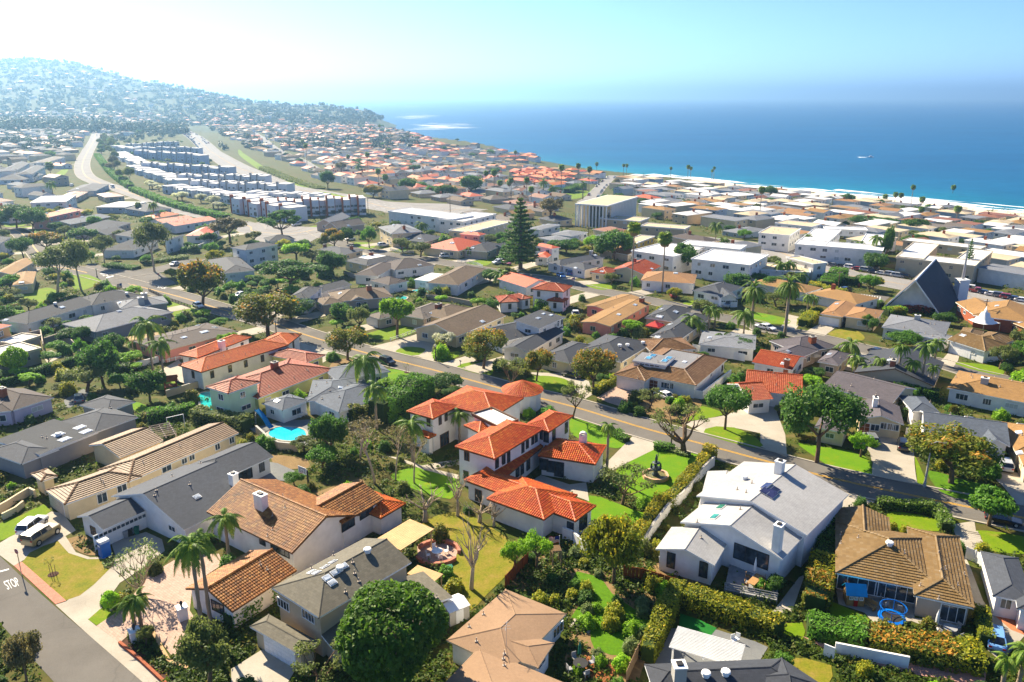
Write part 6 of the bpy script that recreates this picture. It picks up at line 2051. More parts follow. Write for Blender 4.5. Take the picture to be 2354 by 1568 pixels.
TREES='''
bigball|B1060,1650 955 730|huge round green pine-like tree|round_tree
pollard|B1585,930 430 340|bare pale pollarded tree|bare_tree
pollard|B1265,470 250 270|bare pollarded tree|bare_tree
pollard|B1490,430 130 190|bare pollarded tree|bare_tree
pollard|B1640,470 330 230|bare pollarded tree|bare_tree
pollard|B1740,500 330 230|bare pollarded tree|bare_tree
tallbare|B925,210 -250 330|tall leafless pinkish tree|bare_tree
tallbare|B1065,185 -200 220|tall leafless tree|bare_tree
tallbare|B1195,205 -140 220|tall leafless tree|bare_tree
tallbare|F1010,1500 1180 300|tall leafless tree|bare_tree
sparse|C790,350 85 420|thin-leaved many-stemmed tree beside the lawns|sparse_tree
yellow|C730,890 440 410|dense yellow-green tree|leafy_tree
weep|C205,800 545 200|feathery bright green tree|feathery_tree
weep|C60,830 590 190|feathery bright green tree|feathery_tree
gnarl|G1490,1450 1030 580|gnarled thick-limbed street tree with thin leaves|gnarled_tree
sparse|G555,1165 870 270|thin street tree at the kerb|sparse_tree
sparse|G30,950 640 300|half-bare street tree|sparse_tree
clump|G250,850 590 260|clumpy round street tree|street_tree
clump|G725,955 595 380|orange-tipped spreading street tree|street_tree
clump|F2045,745 430 390|orange-tipped street tree|street_tree
clump|F905,670 395 350|clumpy street tree|street_tree
clump|F235,475 95 530|large spreading street tree|street_tree
dark|F430,330 170 330|dark rounded tree|leafy_tree
bright|F1320,480 155 280|bright yellow-green tree on a lawn|bright_tree
olive|F1000,440 225 190|small olive-green tree|small_tree
dark|F860,375 195 220|dark spreading tree|leafy_tree
clumpdark|G1830,1255 885 390|dark green tree dotted with red flowers|street_tree
clumpdark|H455,1535 900 660|very large dark green spreading tree|street_tree
clump|D1290,205 -140 560|wide orange-tipped tree|street_tree
magnolia|D1550,495 250 310|round magnolia with pale trunk at the kerb|magnolia_tree
weep|H820,1485 1295 215|small light green tree|small_tree
blossom|F1720,570 440 200|white-blossom tree|blossom_tree
shrubb|F1690,650 530 150|bright bush below the blossom tree|bush
dark|E870,890 530 330|big dark evergreen|evergreen_tree
dark|E940,640 460 220|dark evergreen|evergreen_tree
olive|E730,940 715 350|olive-yellow spreading tree|leafy_tree
dark|E1260,1020 760 270|dark dense tree|evergreen_tree
ball|E150,790 555 210|round clipped tree|clipped_tree
dark|E590,520 405 210|dark shrubby tree|leafy_tree
dark|E700,540 390 160|dark shrubby tree|leafy_tree
green|E690,690 490 110|narrow green tree|leafy_tree
olive|E450,420 325 150|small olive-green tree|small_tree
olive|E240,280 150 160|small light tree|small_tree
sparse|E210,420 310 130|thin pale-flowered tree|sparse_tree
dark|E50,370 220 170|dark rounded tree|leafy_tree
eucalypt|I520,1570 1150 470|large eucalyptus with airy crown|eucalyptus_tree
eucalypt|I740,1545 1080 300|eucalyptus at the junction lawn|eucalyptus_tree
eucalypt|I1400,1375 920 370|tall eucalyptus on the corner bed|eucalyptus_tree
eucalypt|I950,1320 1040 240|eucalyptus behind the junction|eucalyptus_tree
brownish|I2080,1130 880 330|brownish tree|leafy_tree
clumpdark|I220,1255 1060 220|dark rounded tree|leafy_tree
orangeball|I410,1190 1005 310|rust-tipped spreading tree|leafy_tree
clumpdark|I300,1020 795 260|dark street tree|street_tree
clumpdark|I150,980 765 270|dark street tree|street_tree
clumpdark|I10,980 830 200|dark street tree|street_tree
green|I760,1120 970 240|green tree|leafy_tree
orangeball|I1830,1680 1270 440|large rust-orange round tree|street_tree
green|I100,1540 1400 190|round green tree|leafy_tree
umbrella|J440,1490 1215 580|flat-topped umbrella pine|umbrella_pine
umbrella|J370,1040 780 340|spreading pine at the boulevard bend|umbrella_pine
orangeball|J820,1110 940 210|yellow-orange tree|leafy_tree
bright|J490,1240 1065 220|bright yellow-green tree|bright_tree
dark|J800,1345 1140 230|dense dark green tree|leafy_tree
olive|J620,1240 1130 210|olive-green tree|leafy_tree
green|J1120,1110 920 130|tall green tree|leafy_tree
olive|J1410,1145 1020 160|small round tree|small_tree
olive|J1560,1185 1055 190|grey-green tree|leafy_tree
dark|J930,1070 930 130|dark tree|leafy_tree
olive|J700,1180 1110 90|small dark tree|small_tree
norfolk|K125,1345 700 390|tall layered star pine|star_pine
dark|K960,1255 1000 340|big dense dark tree|leafy_tree
bright|K775,1210 1040 140|bright green tree|bright_tree
dark|K1600,1360 1115 240|dark round tree|leafy_tree
brownish|K385,925 700 230|brownish bare-looking tree|leafy_tree
dark|K540,1200 1085 230|clipped dark tree|leafy_tree
olive|K940,1490 1375 150|grey olive tree|small_tree
orangeball|J1150,670 560 190|yellow-brown broad tree|leafy_tree
dark|J760,590 440 120|dark tall tree|leafy_tree
dark|J1450,620 505 150|dark tree|leafy_tree
dark|J1770,670 560 200|dark broad tree|leafy_tree
dark|J2000,650 480 180|dark tall tree|leafy_tree
dark|L1100,1080 720 110|dark conifer by the apartments|leafy_tree
norfolk|L1830,1180 830 110|thin star pine by the spire|star_pine
clumpdark|L870,740 625 220|dark brown-green tree|leafy_tree
clumpdark|L1100,740 640 230|dark brown-green tree|leafy_tree
clumpdark|L1370,800 650 240|dark brown-green tree|leafy_tree
dark|L750,520 425 140|dark tree near the beach|leafy_tree
dark|L60,470 355 120|dark tree near the beach|leafy_tree
olive|H1990,750 555 210|grey-green olive tree|leafy_tree
dark|H2040,790 700 110|small dark tree|small_tree
shrubb|H2180,850 750 180|dark green bush|bush
dark|H870,420 290 90|clipped dark tree|clipped_tree
dark|H920,440 320 100|clipped dark tree|clipped_tree
green|H1170,560 435 290|flat-topped clipped tree|clipped_tree
dark|F760,1480 1130 300|dense dark tree|evergreen_tree
grey_|F540,1440 1330 210|grey-green tree|small_tree
green|F690,1590 1400 280|green broad bush tree|leafy_tree
dark|F1720,920 800 280|dark hedge-like tree|leafy_tree
twiggy|A960,960 650 350|wide twiggy leafless shrub tree|bare_tree
ball|A765,1080 950 120|round clipped bush|clipped_tree
olive|A1430,1620 1160 380|grey-green spreading tree at the bottom edge|leafy_tree
olive|A1000,1320 1190 130|small grey-green tree by the gate pillar|small_tree
brownish|A190,1620 1240 250|dark thin tree at the bottom left corner|leafy_tree
sparse|B520,1640 1350 400|yellow-leaved thin tree at the bottom edge|sparse_tree
green|B370,215 130 150|round green shrub tree by the hoop|small_tree
dark|C1840,960 840 130|bush by the deck|bush
shrubo|G1080,1020 920 130|grey-green shrub|bush
sparse|G1200,1080 920 240|sprawling thin shrub tree|sparse_tree
shrub|G1000,1100 1010 130|dark garden bush|bush
shrub|G1110,1130 1060 120|dark garden bush|bush
shruby|G1500,1035 975 120|clipped round bush|bush
shrubor|G1410,1010 960 80|orange-tipped bush|bush
shrub|G1350,990 940 90|garden bush|bush
dark|G1960,610 490 230|dark tree under the palms|leafy_tree
ball|G2110,620 560 80|small green tree|small_tree
shruby|G870,430 350 90|yellow-leaved bush tree|bush
shrub|G975,470 400 90|leafy bush|bush
shrubg|G1110,490 380 120|grey-green bush|bush
shrub|G730,430 360 150|dense bush|bush
shrubor|G580,420 320 120|flowering bush|bush
'''
TREES=TREES.replace('grey_|','olive|')
CATS={'bush':'bush'}
for ln in TREES.strip().splitlines():
 k_,s_,d_,n_=ln.split('|')
 place(k_,s_,d_,n_,'bush' if n_=='bush' else 'tree')
PALMS='''
queen|A1390,1240 560 340|1|slender feather palm
queen|A1445,1180 540 250|1|slender feather palm
queen|A1575,750 395 250|1|feather palm
queen|A925,1200 985 210|1|small feather palm
queen|A970,1190 950 200|1|small feather palm
queen|F1065,960 600 350|1|large feather palm
queen|F1150,1255 850 250|1|slim dark feather palm
queen|F1450,1525 1150 300|1|feather palm
queen|F1845,1375 1085 190|1|slim feather palm
queen|E1285,770 300 320|1|tall feather palm
queen|E1390,905 480 240|1|tall feather palm
queen|G840,1640 1190 160|1|feather palm
queen|D1740,1640 1310 230|1|feather palm
queen|D1630,1640 1380 190|1|feather palm
queen|G1545,490 280 210|1|feather palm
queen|G1618,485 350 130|1|feather palm
queen|G1690,445 210 130|1|feather palm
queen|G1745,412 225 150|1|feather palm
queen|G1985,505 235 230|1|feather palm
queen|G1810,575 440 160|1|feather palm
queen|H720,700 490 230|1|feather palm
queen|H775,810 625 180|1|feather palm
queen|H960,870 640 150|1|feather palm
queen|H1120,900 525 160|1|feather palm
queen|H1225,930 655 170|1|feather palm
queen|H1320,945 520 190|1|feather palm
queen|H1400,955 705 120|1|feather palm
queen|H1440,700 485 170|1|feather palm
queen|H860,860 700 150|1|feather palm
queen|H370,300 110 120|0|feather palm
queen|H420,290 130 110|0|feather palm
queen|J2260,1430 1290 200|1|feather palm
queen|J1990,1190 1095 110|0|feather palm
queen|J1570,975 870 140|0|feather palm
queen|J2070,960 875 150|0|feather palm
queen|K510,1060 965 130|0|feather palm
queen|K1280,1240 1145 140|0|feather palm
queen|K1880,1100 910 150|0|feather palm
queen|K1950,1130 1050 150|0|feather palm
queen|I1400,920 735 110|0|feather palm
queen|I480,680 545 110|0|feather palm
queen|K1450,780 690 120|0|feather palm
queen|K1610,800 710 130|0|feather palm
queen|L390,970 780 90|0|feather palm
queen|L420,970 820 80|0|feather palm
queen|L850,1020 845 130|0|feather palm
queen|L880,1030 855 120|0|feather palm
queen|L1000,1070 790 150|0|feather palm
queen|L150,1200 1025 160|0|feather palm
queen|L235,1200 1020 140|0|feather palm
queen|L340,1240 1120 150|0|feather palm
queen|L790,850 720 130|0|feather palm
queen|L1690,1150 1000 150|0|feather palm
queen|L1640,990 890 130|0|feather palm
canary|G2060,340 20 250|1|thick date palm with dense round crown
canary|H185,470 -20 250|1|tall thick date palm
canary|K330,690 530 110|0|date palm
canary|K410,695 590 110|0|date palm
canary|K685,715 550 100|0|date palm
canary|J1030,460 375 90|0|date palm
fan|K1125,1545 920 130|1|very tall fan palm
fan|K1400,1555 1010 140|1|very tall fan palm
fan|K1050,510 395 32|0|tall fan palm
fan|K1078,515 395 34|0|tall fan palm
fan|K1475,530 422 30|0|tall fan palm
fan|K1625,600 405 40|0|tall fan palm
fan|K1652,565 420 34|0|tall fan palm
fan|K1845,550 445 28|0|tall fan palm
fan|K1862,550 420 30|0|tall fan palm
fan|L1325,590 345 48|0|tall fan palm
fan|L1700,490 345 48|0|tall fan palm
fan|L1430,530 450 60|0|fan palm
fan|L1420,650 540 60|0|fan palm
fan|L1740,680 530 75|0|fan palm
fan|L1185,530 410 50|0|fan palm
fan|L1235,530 415 50|0|fan palm
fan|L1095,520 430 55|0|fan palm
fan|L1250,620 530 50|0|fan palm
fan|K490,700 400 60|0|tall fan palm
fan|K640,640 390 50|0|tall fan palm
fan|K740,650 420 55|0|tall fan palm
fan|K810,470 380 36|0|fan palm
fan|K220,790 600 60|0|fan palm
fan|K180,740 515 60|0|fan palm
fan|K40,740 520 55|0|fan palm
fan|K78,380 275 36|0|fan palm
fan|K2275,900 600 70|0|tall fan palm
fan|J1110,490 280 45|0|tall fan palm
fan|J940,410 300 40|0|fan palm
fan|J555,370 170 40|0|tall fan palm
fan|J585,440 205 42|0|tall fan palm
fan|J1290,330 245 40|0|fan palm
fan|J1215,200 40 26|0|far fan palm
fan|J1132,170 55 24|0|far fan palm
fan|J2200,650 430 60|0|tall fan palm
fan|J2130,620 440 50|0|tall fan palm
fan|J2250,640 520 55|0|fan palm
fan|J2330,640 520 55|0|fan palm
fan|J1200,560 420 55|0|fan palm
fan|J1260,600 470 60|0|fan palm
fan|I1260,860 745 60|0|fan palm
fan|I465,530 380 80|0|fan palm
'''
for ln in PALMS.strip().splitlines():
 k_,s_,p_,d_=ln.split('|')
 place_palm(k_,s_,d_,p_=='1')
# hedges
def hedge(spec,w,hh,leaf,label,dens=26,size=.17,seed=1,name='hedge',tip=.3):
 L=smooth_line([at(*p)for p in pts(spec)],step=1.5)
 rng=np.random.default_rng(seed)
 base=at(*pts(spec)[0])
 Vs,Ts=[],[]
 core=MB()
 A,B=offset(L,-w/2*.72),offset(L,w/2*.72)
 for i in range(len(L)-1):
  a,b=L[i],L[i+1]
  d=(b-a);ln=d.length
  if ln<1e-4:continue
  d/=ln
  s=Vector((-d.y,d.x))
  n=max(6,int(ln*(2*hh+w)*dens*1.7))
  t=rng.random(n);q=rng.random(n)*(2*hh+w)
  lump=1+.12*np.sin((i+t)*.9+seed)+.08*np.sin((i+t)*2.3)
  side=np.where(q<hh,-w/2,np.where(q<hh+w,q-hh-w/2,w/2))*lump
  zz=np.where(q<hh,q,np.where(q<hh+w,hh,2*hh+w-q))*lump
  edge=np.clip((zz/hh-.75)*2,0,1)
  side=side*(1-.18*edge**2)
  jit=rng.normal(0,.09,(n,3))
  P=np.stack([a.x+d.x*ln*t+s.x*side,a.y+d.y*ln*t+s.y*side,zz+base.z],1)+jit
  out=np.stack([s.x*np.sign(side)*(q<hh)+s.x*np.sign(side)*(q>hh+w),s.y*np.sign(side)*((q<hh)|(q>hh+w)),1.0*((q>=hh)&(q<=hh+w))],1)
  V,tt=leaf_quads(P,out,size,rng,rng.normal(.42,.2,n)+tip*out[:,2]*rng.random(n)+.1*np.sin(i*.35+seed),.35)
  Vs.append(V);Ts.append(tt)
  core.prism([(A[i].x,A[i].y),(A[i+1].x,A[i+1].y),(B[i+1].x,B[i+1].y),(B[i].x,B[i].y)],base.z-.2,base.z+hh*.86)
 V=np.concatenate(Vs)-np.array(base)
 o=empty(name,base,0,label,'hedge')
 link('foliage',leaf_mesh('foliage',V,np.concatenate(Ts),L_[leaf]),o)
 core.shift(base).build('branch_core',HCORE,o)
 return o
hedge('T1190,720 900,1090 700,1330 400,1640 C1060,370 880,640',1.7,2.0,'yellow','clipped yellow-green hedge running down beside the fountain lawn',34,.16,1,tip=.6)
hedge('F1150,1200 1350,1090 1560,960',5.0,4.6,'green','massive dark ivy-like hedge left of the villa',14,.24,2)
hedge('F900,1190 1050,1140 1150,1180',3.5,3.0,'orange','orange-flowered shrub hedge below the slim palm',16,.2,3)
hedge('D300,1215 500,1255 700,1300',3.6,1.8,'green','broad green hedge at the lower left of the beige patio',18,.2,4)
hedge('D720,1305 900,1345 1100,1390 1300,1420',3.8,1.9,'orange','broad orange-tipped hedge below the beige patio',20,.2,5,tip=.9)
hedge('D1310,1422 1400,1440 1500,1460',3.6,1.8,'yellow','broad yellow-green hedge end below the patio table',18,.2,6)
hedge('D445,520 430,660 410,800',2.4,2.4,'dark','dark hedge between the pale grey house and the beige house',20,.18,7)
hedge('D410,810 395,950 380,1040',2.8,2.5,'yellow','yellow-green hedge beside the grey deck path',20,.18,8)
hedge('D385,930 350,1100',3.0,2.6,'orange','orange-leaved hedge left of the playhouse',20,.18,9,tip=.9)
hedge('D1490,1120 1510,1230 1520,1330',1.5,1.7,'yellow','narrow clipped hedge along the pink drive',26,.15,10)
hedge('C1175,960 1060,1200 960,1430',1.8,2.2,'yellow','clipped hedge between cottage garden and white pergola',28,.16,11)
hedge('C1210,1015 1500,1120 1791,1205 D110,1250',2.6,2.0,'yellow','long flowering hedge below the light grey house',22,.17,12)
hedge('E370,1510 800,1315 1180,1190',1.4,1.3,'green','long low hedge between the slate roof and the brown tile roof',22,.16,13)
hedge('E1240,1200 1450,1160 1640,1115',2.0,2.2,'green','hedge behind the white swing frame',18,.18,14)
hedge('E1640,1170 1850,1200 2080,1260',3.0,2.2,'olive','loose shrub hedge below the mint house',14,.2,15)
hedge('E20,905 350,800 700,690',1.0,1.9,'dark','dark hedge on the wall behind the parking court',18,.17,16)
hedge('B-40,1110 240,985',2.0,2.0,'green','hedge behind the orange-brown garage roof',22,.17,17)
hedge('A1560,1190 1680,1120 1754,1060',2.0,1.8,'green','green hedge right of the small garage roof',18,.17,18)
hedge('G735,965 840,890 925,830',1.3,1.3,'yellow','hedge along the pink paver driveway',24,.16,19)
hedge('G245,232 460,240',4.2,2.4,'bright','square bright green clipped hedge below the white two-storey house',16,.2,20)
hedge('H1140,960 1180,1080 1235,1190',2.2,2.4,'dark','dark hedge between the mauve twin-roofed house and the blue-grey house',16,.2,21)
hedge('H1200,960 1330,990 1470,1010',3.5,2.4,'dark','dark shrub hedge at the foot of the queen palms',14,.2,22)
hedge('D780,365 980,385 1170,410 1240,470 1255,540',1.6,1.5,'flower','white-flowered hedge round the beige house lawn',22,.17,23)
hedge('H1180,270 1300,265 1430,290',3.0,1.6,'red','reddish hedge below the A-frame church',12,.2,24)
hedge('H1030,300 1180,290',3.0,2.0,'bright','bright hedge left of the reddish church hedge',12,.2,25)
hedge('H650,190 850,200 1000,235',2.5,1.6,'dark','dark hedge along the church car park',12,.2,26)
hedge('H400,100 520,110 640,160',5.0,2.6,'yellow','mass of yellow-green shrubs left of the church car park',10,.22,27)
hedge('L560,1290 640,1230 700,1190',5.0,3.0,'green','shrub mass beside the red wall near the boulevard',9,.24,28)
hedge('L710,1240 890,1260',4.0,3.0,'dark','dark juniper hedge by the boulevard',10,.24,29)
hedge('K1310,860 1500,890 1700,910',5.0,3.0,'green','green hedge above the church car park',8,.26,30)
hedge('K1700,910 1890,925',4.0,2.6,'red','red bougainvillea hedge above the church car park',8,.26,31)
hedge('K540,660 650,640',6.0,3.5,'dark','square clipped dark hedge by the green park',7,.28,32)
hedge('J200,430 430,520 700,600',8.0,2.5,'olive','shrub belt along the highway embankment',4,.34,33)
hedge('I880,330 1000,480 1180,620',5.0,3.0,'green','shrub belt between boulevard and stepped townhouses',6,.3,34)
hedge('I1200,640 1600,790 2050,900',5.0,2.5,'green','shrub belt along the boulevard below the long townhouse row',6,.3,35)
hedge('H330,390 400,340 450,300',3.0,2.0,'yellow','flowering bushes beside the orange-roofed bungalow drive',14,.2,36)
hedge('I970,1320 1100,1340 1250,1350',4.5,1.0,'dark','low dark ground-cover bed on the junction corner',10,.2,37)
hedge('I1280,1300 1450,1280 1690,1250',5.0,1.0,'grey','low grey-green bank behind the junction kerb',8,.22,38)
hedge('G1235,1420 1330,1425 1400,1420',1.6,1.0,'green','row of clipped box bushes at the villa drive',22,.14,39)
hedge('G905,1290 950,1330 1010,1365',1.8,1.0,'green','clipped bushes at the corner of the villa front lawn',22,.14,40)
hedge('T540,620 650,680 840,720',1.6,.5,'flower','bright flower bed at the foot of the gnarled tree',30,.12,41,'flower_bed',.9)
# driveways of the middle rows
def drives():
 used=[]
 for hs in HOUSES:
  best=None
  for key in('main','second','side','left'):
   L,w=ROADS[key]
   for i in range(1,len(L)-1,2):
    for O,u,v,Lu,Lv,e in hs.wings[:2]:
     c=O+u*Lu/2+v*Lv/2
     dd=(Vector((c.x,c.y))-L[i]).length
     if best is None or dd<best[0]:best=(dd,L[i],c,w)
  if not best or hs.centre.y<165 or best[0]>34 or best[0]<9:continue
  dd,p,c,w=best
  d=(Vector((c.x,c.y))-p).normalized();s=Vector((-d.y,d.x))
  off=s*hs.r_.uniform(-3,3)
  a,b=p+d*(w/2+.4)+off,p+d*max(w/2+3,dd-2)+off
  m=(a+b)/2
  if any(n in('driveway','courtyard')and inpoly(m.x,m.y,P)for n,P in SHEETS)or any((m-q).length<9 for q in used):continue
  used.append(m)
  P=[a-s*2.9,a+s*2.9,b+s*2.5,b-s*2.5]
  SHEETS.append(('driveway',P))
  n=6;v_,f_=[],[]
  for i in range(n+1):
   for q in(P[0].lerp(P[3],i/n),P[1].lerp(P[2],i/n)):v_.append((q.x,q.y,hgt(q.x,q.y)+.07))
  for i in range(n):f_.append((2*i,2*i+1,2*i+3,2*i+2))
  tag(link('driveway',mesh('driveway',v_,f_,CONC)),kind='structure',label='concrete driveway leading to the '+hs.short)
drives()
# wild fill between the houses: shrubs and small trees the survey cannot tell apart
def free(x,y,m):
 if near_road(x,y,m*.4)or near_house(x,y,m*.55):return False
 if any(n in('driveway','lawn','courtyard','pavement','path','road','car_park')and inpoly(x,y,P)for n,P in SHEETS):return False
 return not any((x-a)**2+(y-b)**2<(m*.5+c*.35)**2 for a,b,c in PLANTED)
def scatter(n,zone,kinds,smin,smax,name,label,cat,group,seed,m=2.0,hmul=1.0):
 r_=random.Random(seed)
 P=pts(zone)
 W_=[at(*p)for p in P]
 x0,x1,y0,y1=min(p.x for p in W_),max(p.x for p in W_),min(p.y for p in W_),max(p.y for p in W_)
 k=t=0
 while k<n and t<n*60:
  t+=1
  x,y=r_.uniform(x0,x1),r_.uniform(y0,y1)
  z=hgt(x,y)
  px=pix((x,y,z))
  if not inpoly(px[0],px[1],P)or not free(x,y,m)or z<SEA+2:continue
  kd=r_.choice(kinds)
  H0,W0,parts=r_.choice(TREE[kd])
  w=r_.uniform(smin,smax)
  hue={'shrub':'green','shruby':'yellow-green','shrubo':'olive','shrubr':'red-flowered','shrubb':'bright green','shrubg':'grey-green','shrubor':'orange-tipped','bright':'bright green','brownish':'brownish','blossom':'white','yellow':'yellow-green','eucalypt':'airy olive'}.get(kd,kd)
  o=empty(name,(x,y,z),r_.uniform(0,6.28),hue+' '+name.replace('_',' ')+' '+nearest_house((x,y,z)),cat,group)
  LABELLED.append(o)
  s=w/W0
  o.scale=(s,s,s*r_.uniform(.8,1.25)*hmul)
  for pn,me in parts:link(pn,me,o)
  PLANTED.append((x,y,w/2))
  k+=1
 return k
scatter(130,'Z-60,1000 700,900 1200,950 2354,1100 2420,1600 -60,1600',['shrub','shrub','shruby','shrubo','shrubb','shrubor'],1.2,2.6,'garden_shrub','small garden shrub among the foreground houses','shrub','garden shrubs in the foreground',1,1.6)
scatter(210,'Z-60,640 700,640 1500,700 2420,900 2420,1120 1200,980 600,930 -60,1000',['shrub','shrub','shruby','shrubo','shrub','shrubor','shrubb'],1.6,3.6,'street_shrub','rounded shrub among the houses along the street','shrub','shrubs along the middle rows',2,2.0)
scatter(150,'Z-60,480 900,520 1600,560 2420,720 2420,880 1500,720 700,650 -60,650',['green','dark','olive','olive','green','shrub','yellow','dark'],3,7,'garden_tree','rounded garden tree among the middle-distance roofs','tree','garden trees among the middle-distance roofs',3,3.0)
scatter(90,'Z-60,680 600,640 1500,760 2420,930 2420,1150 1500,960 600,880 -60,960',['olive','dark','green','bright'],2.5,5,'yard_tree','small yard tree tucked between roofs on either side of the street','tree','yard trees beside the street',4,2.6,.8)
scatter(110,'Z460,280 900,288 1190,355 1430,402 1430,470 1150,520 860,460 650,380',['dark','green','olive','dark','brownish'],5,11,'coastal_tree','dark tree among the roofs between the highway and the sea','tree','trees among the coastal roofs',5,3.0,.9)
scatter(75,'Z-60,262 430,255 330,310 200,400 250,480 200,560 -60,640',['dark','green','olive','green','eucalypt'],5,11,'inland_tree','hazy tree among the houses left of the boulevard','tree','trees left of the boulevard',6,3.0,.9)
scatter(75,'Z1420,430 1700,445 2354,510 2420,720 1900,600 1600,560 1400,500',['dark','green','olive','dark'],4,9,'block_tree','dark tree between the beachside apartment blocks','tree','trees between the apartment blocks',7,2.6,.9)
scatter(36,'I880,180 1000,170 1080,420 1200,620 1500,730 1900,840 1850,900 1450,760 1100,620 930,480',['eucalypt','dark','olive','eucalypt','brownish'],5,9,'boulevard_tree','tall thin tree screening the townhouses along the boulevard','tree','trees screening the townhouses',8,2.0,1.25)
scatter(8,'I1300,600 2000,760 2000,830 1300,700',['blossom'],5,8,'blossom_tree','white-blossom tree in front of the long townhouse row','tree','blossom trees before the townhouses',9,2.0)
scatter(24,'C0,930 130,750 430,650 700,830 1180,930 960,1400 850,1590 500,1400 450,1060',['shrub','shrubb','shrubg','shrubb','shruby','shrubg'],1.0,2.4,'cottage_shrub','leafy shrub in the cottage garden','shrub','cottage garden shrubs',15,.8)
scatter(70,'Z430,275 560,322 720,398 880,448 1000,482 1000,465 880,436 740,388 600,318 480,278',['shrub','olive','dark','shrubo'],4,8,'embankment_shrub','dark shrub on the bank beside the highway','shrub','shrubs on the highway bank',16,2,.8)
scatter(50,'I900,200 1700,170 2050,380 J500,560 1100,690 1100,830 600,830 I2000,800 1400,590',['shrub','olive','dark','green'],3,6,'townhouse_shrub','tree or shrub between the townhouse rows','shrub','shrubs between the townhouse rows',17,1.5,.9)
scatter(60,'Z2370,640 2720,720 2760,1000 2700,1500 2380,1500',['shrub','olive','dark','shruby','green'],2,5,'yard_tree','','tree','yard trees beside the street',18,2,.9)
def far_wood():
 rng=np.random.default_rng(21);r_=random.Random(21)
 Vs,Ts=[],[]
 def put(x,y,w,h_):
  z=hgt(x,y)
  n=46
  d=rng.normal(size=(n,3));d/=np.linalg.norm(d,axis=1)[:,None]
  P=d*np.array([w/2,w/2,h_*.5])*rng.uniform(.55,1.05,(n,1))+np.array([x,y,z+h_*.5])
  V,t=leaf_quads(P,d,max(.9,w*.2),rng,rng.normal(.4,.2,n),.3)
  Vs.append(V);Ts.append(t)
 for i in range(2900):
  col=r_.uniform(-80,925)
  rr=ridge(col)
  d_=rr[2]+(rr[1]-rr[2])*r_.random()**.9*1.04
  x=(col-1177)/F*d_*cp
  if .79*x+.613*d_>shore_u(d_)-25:continue
  put(x,d_,r_.uniform(7,16),r_.uniform(6,13))
 for i in range(420):
  col=r_.uniform(-80,860)
  rr=ridge(col)
  x=(col-1177)/F*rr[1]*cp
  put(x,rr[1]*r_.uniform(.985,1.005),r_.uniform(8,17),r_.uniform(7,20))
 for i in range(520):
  col=r_.uniform(-60,420)
  d_=r_.uniform(1380,1640)
  x=(col-1177)/F*d_*cp
  put(x,d_,r_.uniform(9,15),r_.uniform(14,25)*(1 if col<250 else .7))
 for i in range(1500):
  col,row=r_.uniform(-60,960),r_.uniform(262,345)
  p=at(col,row)
  if p.y>2600 or .79*p.x+.613*p.y>shore_u(p.y)-20:continue
  if near_road(p.x,p.y,5)or any(inpoly(col,row,Z)for Z in PARK):continue
  put(p.x,p.y,r_.uniform(5,11),r_.uniform(4,9))
 o=link('far_wood',leaf_mesh('far_wood',np.concatenate(Vs),np.concatenate(Ts),L_['far']))
 tag(o,'hazy woods and gardens covering the hill and its foot','woods',kind='stuff')
far_wood()
# ground cover in the beds (nobody could count it)
def ground_cover():
 rng=np.random.default_rng(44);r_=random.Random(44)
 Vs,Ts=[],[]
 polys=[(n,P,min(p.x for p in P),max(p.x for p in P),min(p.y for p in P),max(p.y for p in P))for n,P in SHEETS if n not in('garden','planting_bed')]
 roadpts={}
 for L,w in ROADS.values():
  for p in L:
   roadpts.setdefault((int(p.x//12),int(p.y//12)),[]).append((p.x,p.y,w/2+.8))
 hs=[(O,u,v,Lu,Lv)for q in HOUSES for O,u,v,Lu,Lv,e in q.wings]
 grid={}
 for k,(O,u,v,Lu,Lv)in enumerate(hs):
  for i in range(int(Lu/4)+2):
   for j in range(int(Lv/4)+2):
    p=O+u*min(i*4,Lu)+v*min(j*4,Lv)
    grid.setdefault((int(p.x//8),int(p.y//8)),set()).add(k)
 def ok(x,y):
  cx,cy_=int(x//12),int(y//12)
  for a in(-1,0,1):
   for b in(-1,0,1):
    for px,py,w in roadpts.get((cx+a,cy_+b),()):
     if(px-x)**2+(py-y)**2<w*w:return False
  gx,gy=int(x//8),int(y//8)
  for a in(-1,0,1):
   for b in(-1,0,1):
    for k in grid.get((gx+a,gy+b),()):
     O,u,v,Lu,Lv=hs[k]
     d=Vector((x-O.x,y-O.y,0))
     if .2<d.dot(u)<Lu-.2 and .2<d.dot(v)<Lv-.2:return False
  for n,P,x0,x1,y0,y1 in polys:
   if x0<x<x1 and y0<y<y1 and inpoly(x,y,P):return False
  return True
 made=0
 for i in range(42000):
  row=470+(1580-470)*r_.random()**.8
  col=r_.uniform(-30,2384)
  p=at(col,row)
  x,y=p.x,p.y
  dens=.5+.35*math.sin(x*.19+1.3*math.sin(y*.11))+.3*math.sin(y*.23+x*.07)
  big=1+max(0,y-150)/130
  r0=r_.uniform(.35,1.0)*big
  if r_.random()>dens or not ok(x,y)or not ok(x+r0,y)or not ok(x-r0,y)or not ok(x,y-r0):continue
  n=16
  d=rng.normal(size=(n,3));d/=np.linalg.norm(d,axis=1)[:,None];d[:,2]=np.abs(d[:,2])
  P=d*np.array([r0,r0,r0*r_.uniform(.5,1.2)])*rng.uniform(.5,1.05,(n,1))+np.array([x,y,p.z])
  V,t=leaf_quads(P,d,.2*big**.7,rng,rng.normal(r_.choice((.2,.4,.5,.75)),.15,n),.4)
  Vs.append(V);Ts.append(t);made+=1
 tag(link('ground_cover',leaf_mesh('ground_cover',np.concatenate(Vs),np.concatenate(Ts),leafmat('leaf_ground_cover',(0.04,0.08,0.010),(0.10,0.16,0.016),(0.28,0.22,0.04),.5))),
  'low mixed planting covering the garden beds between houses','plants',kind='stuff')
ground_cover()
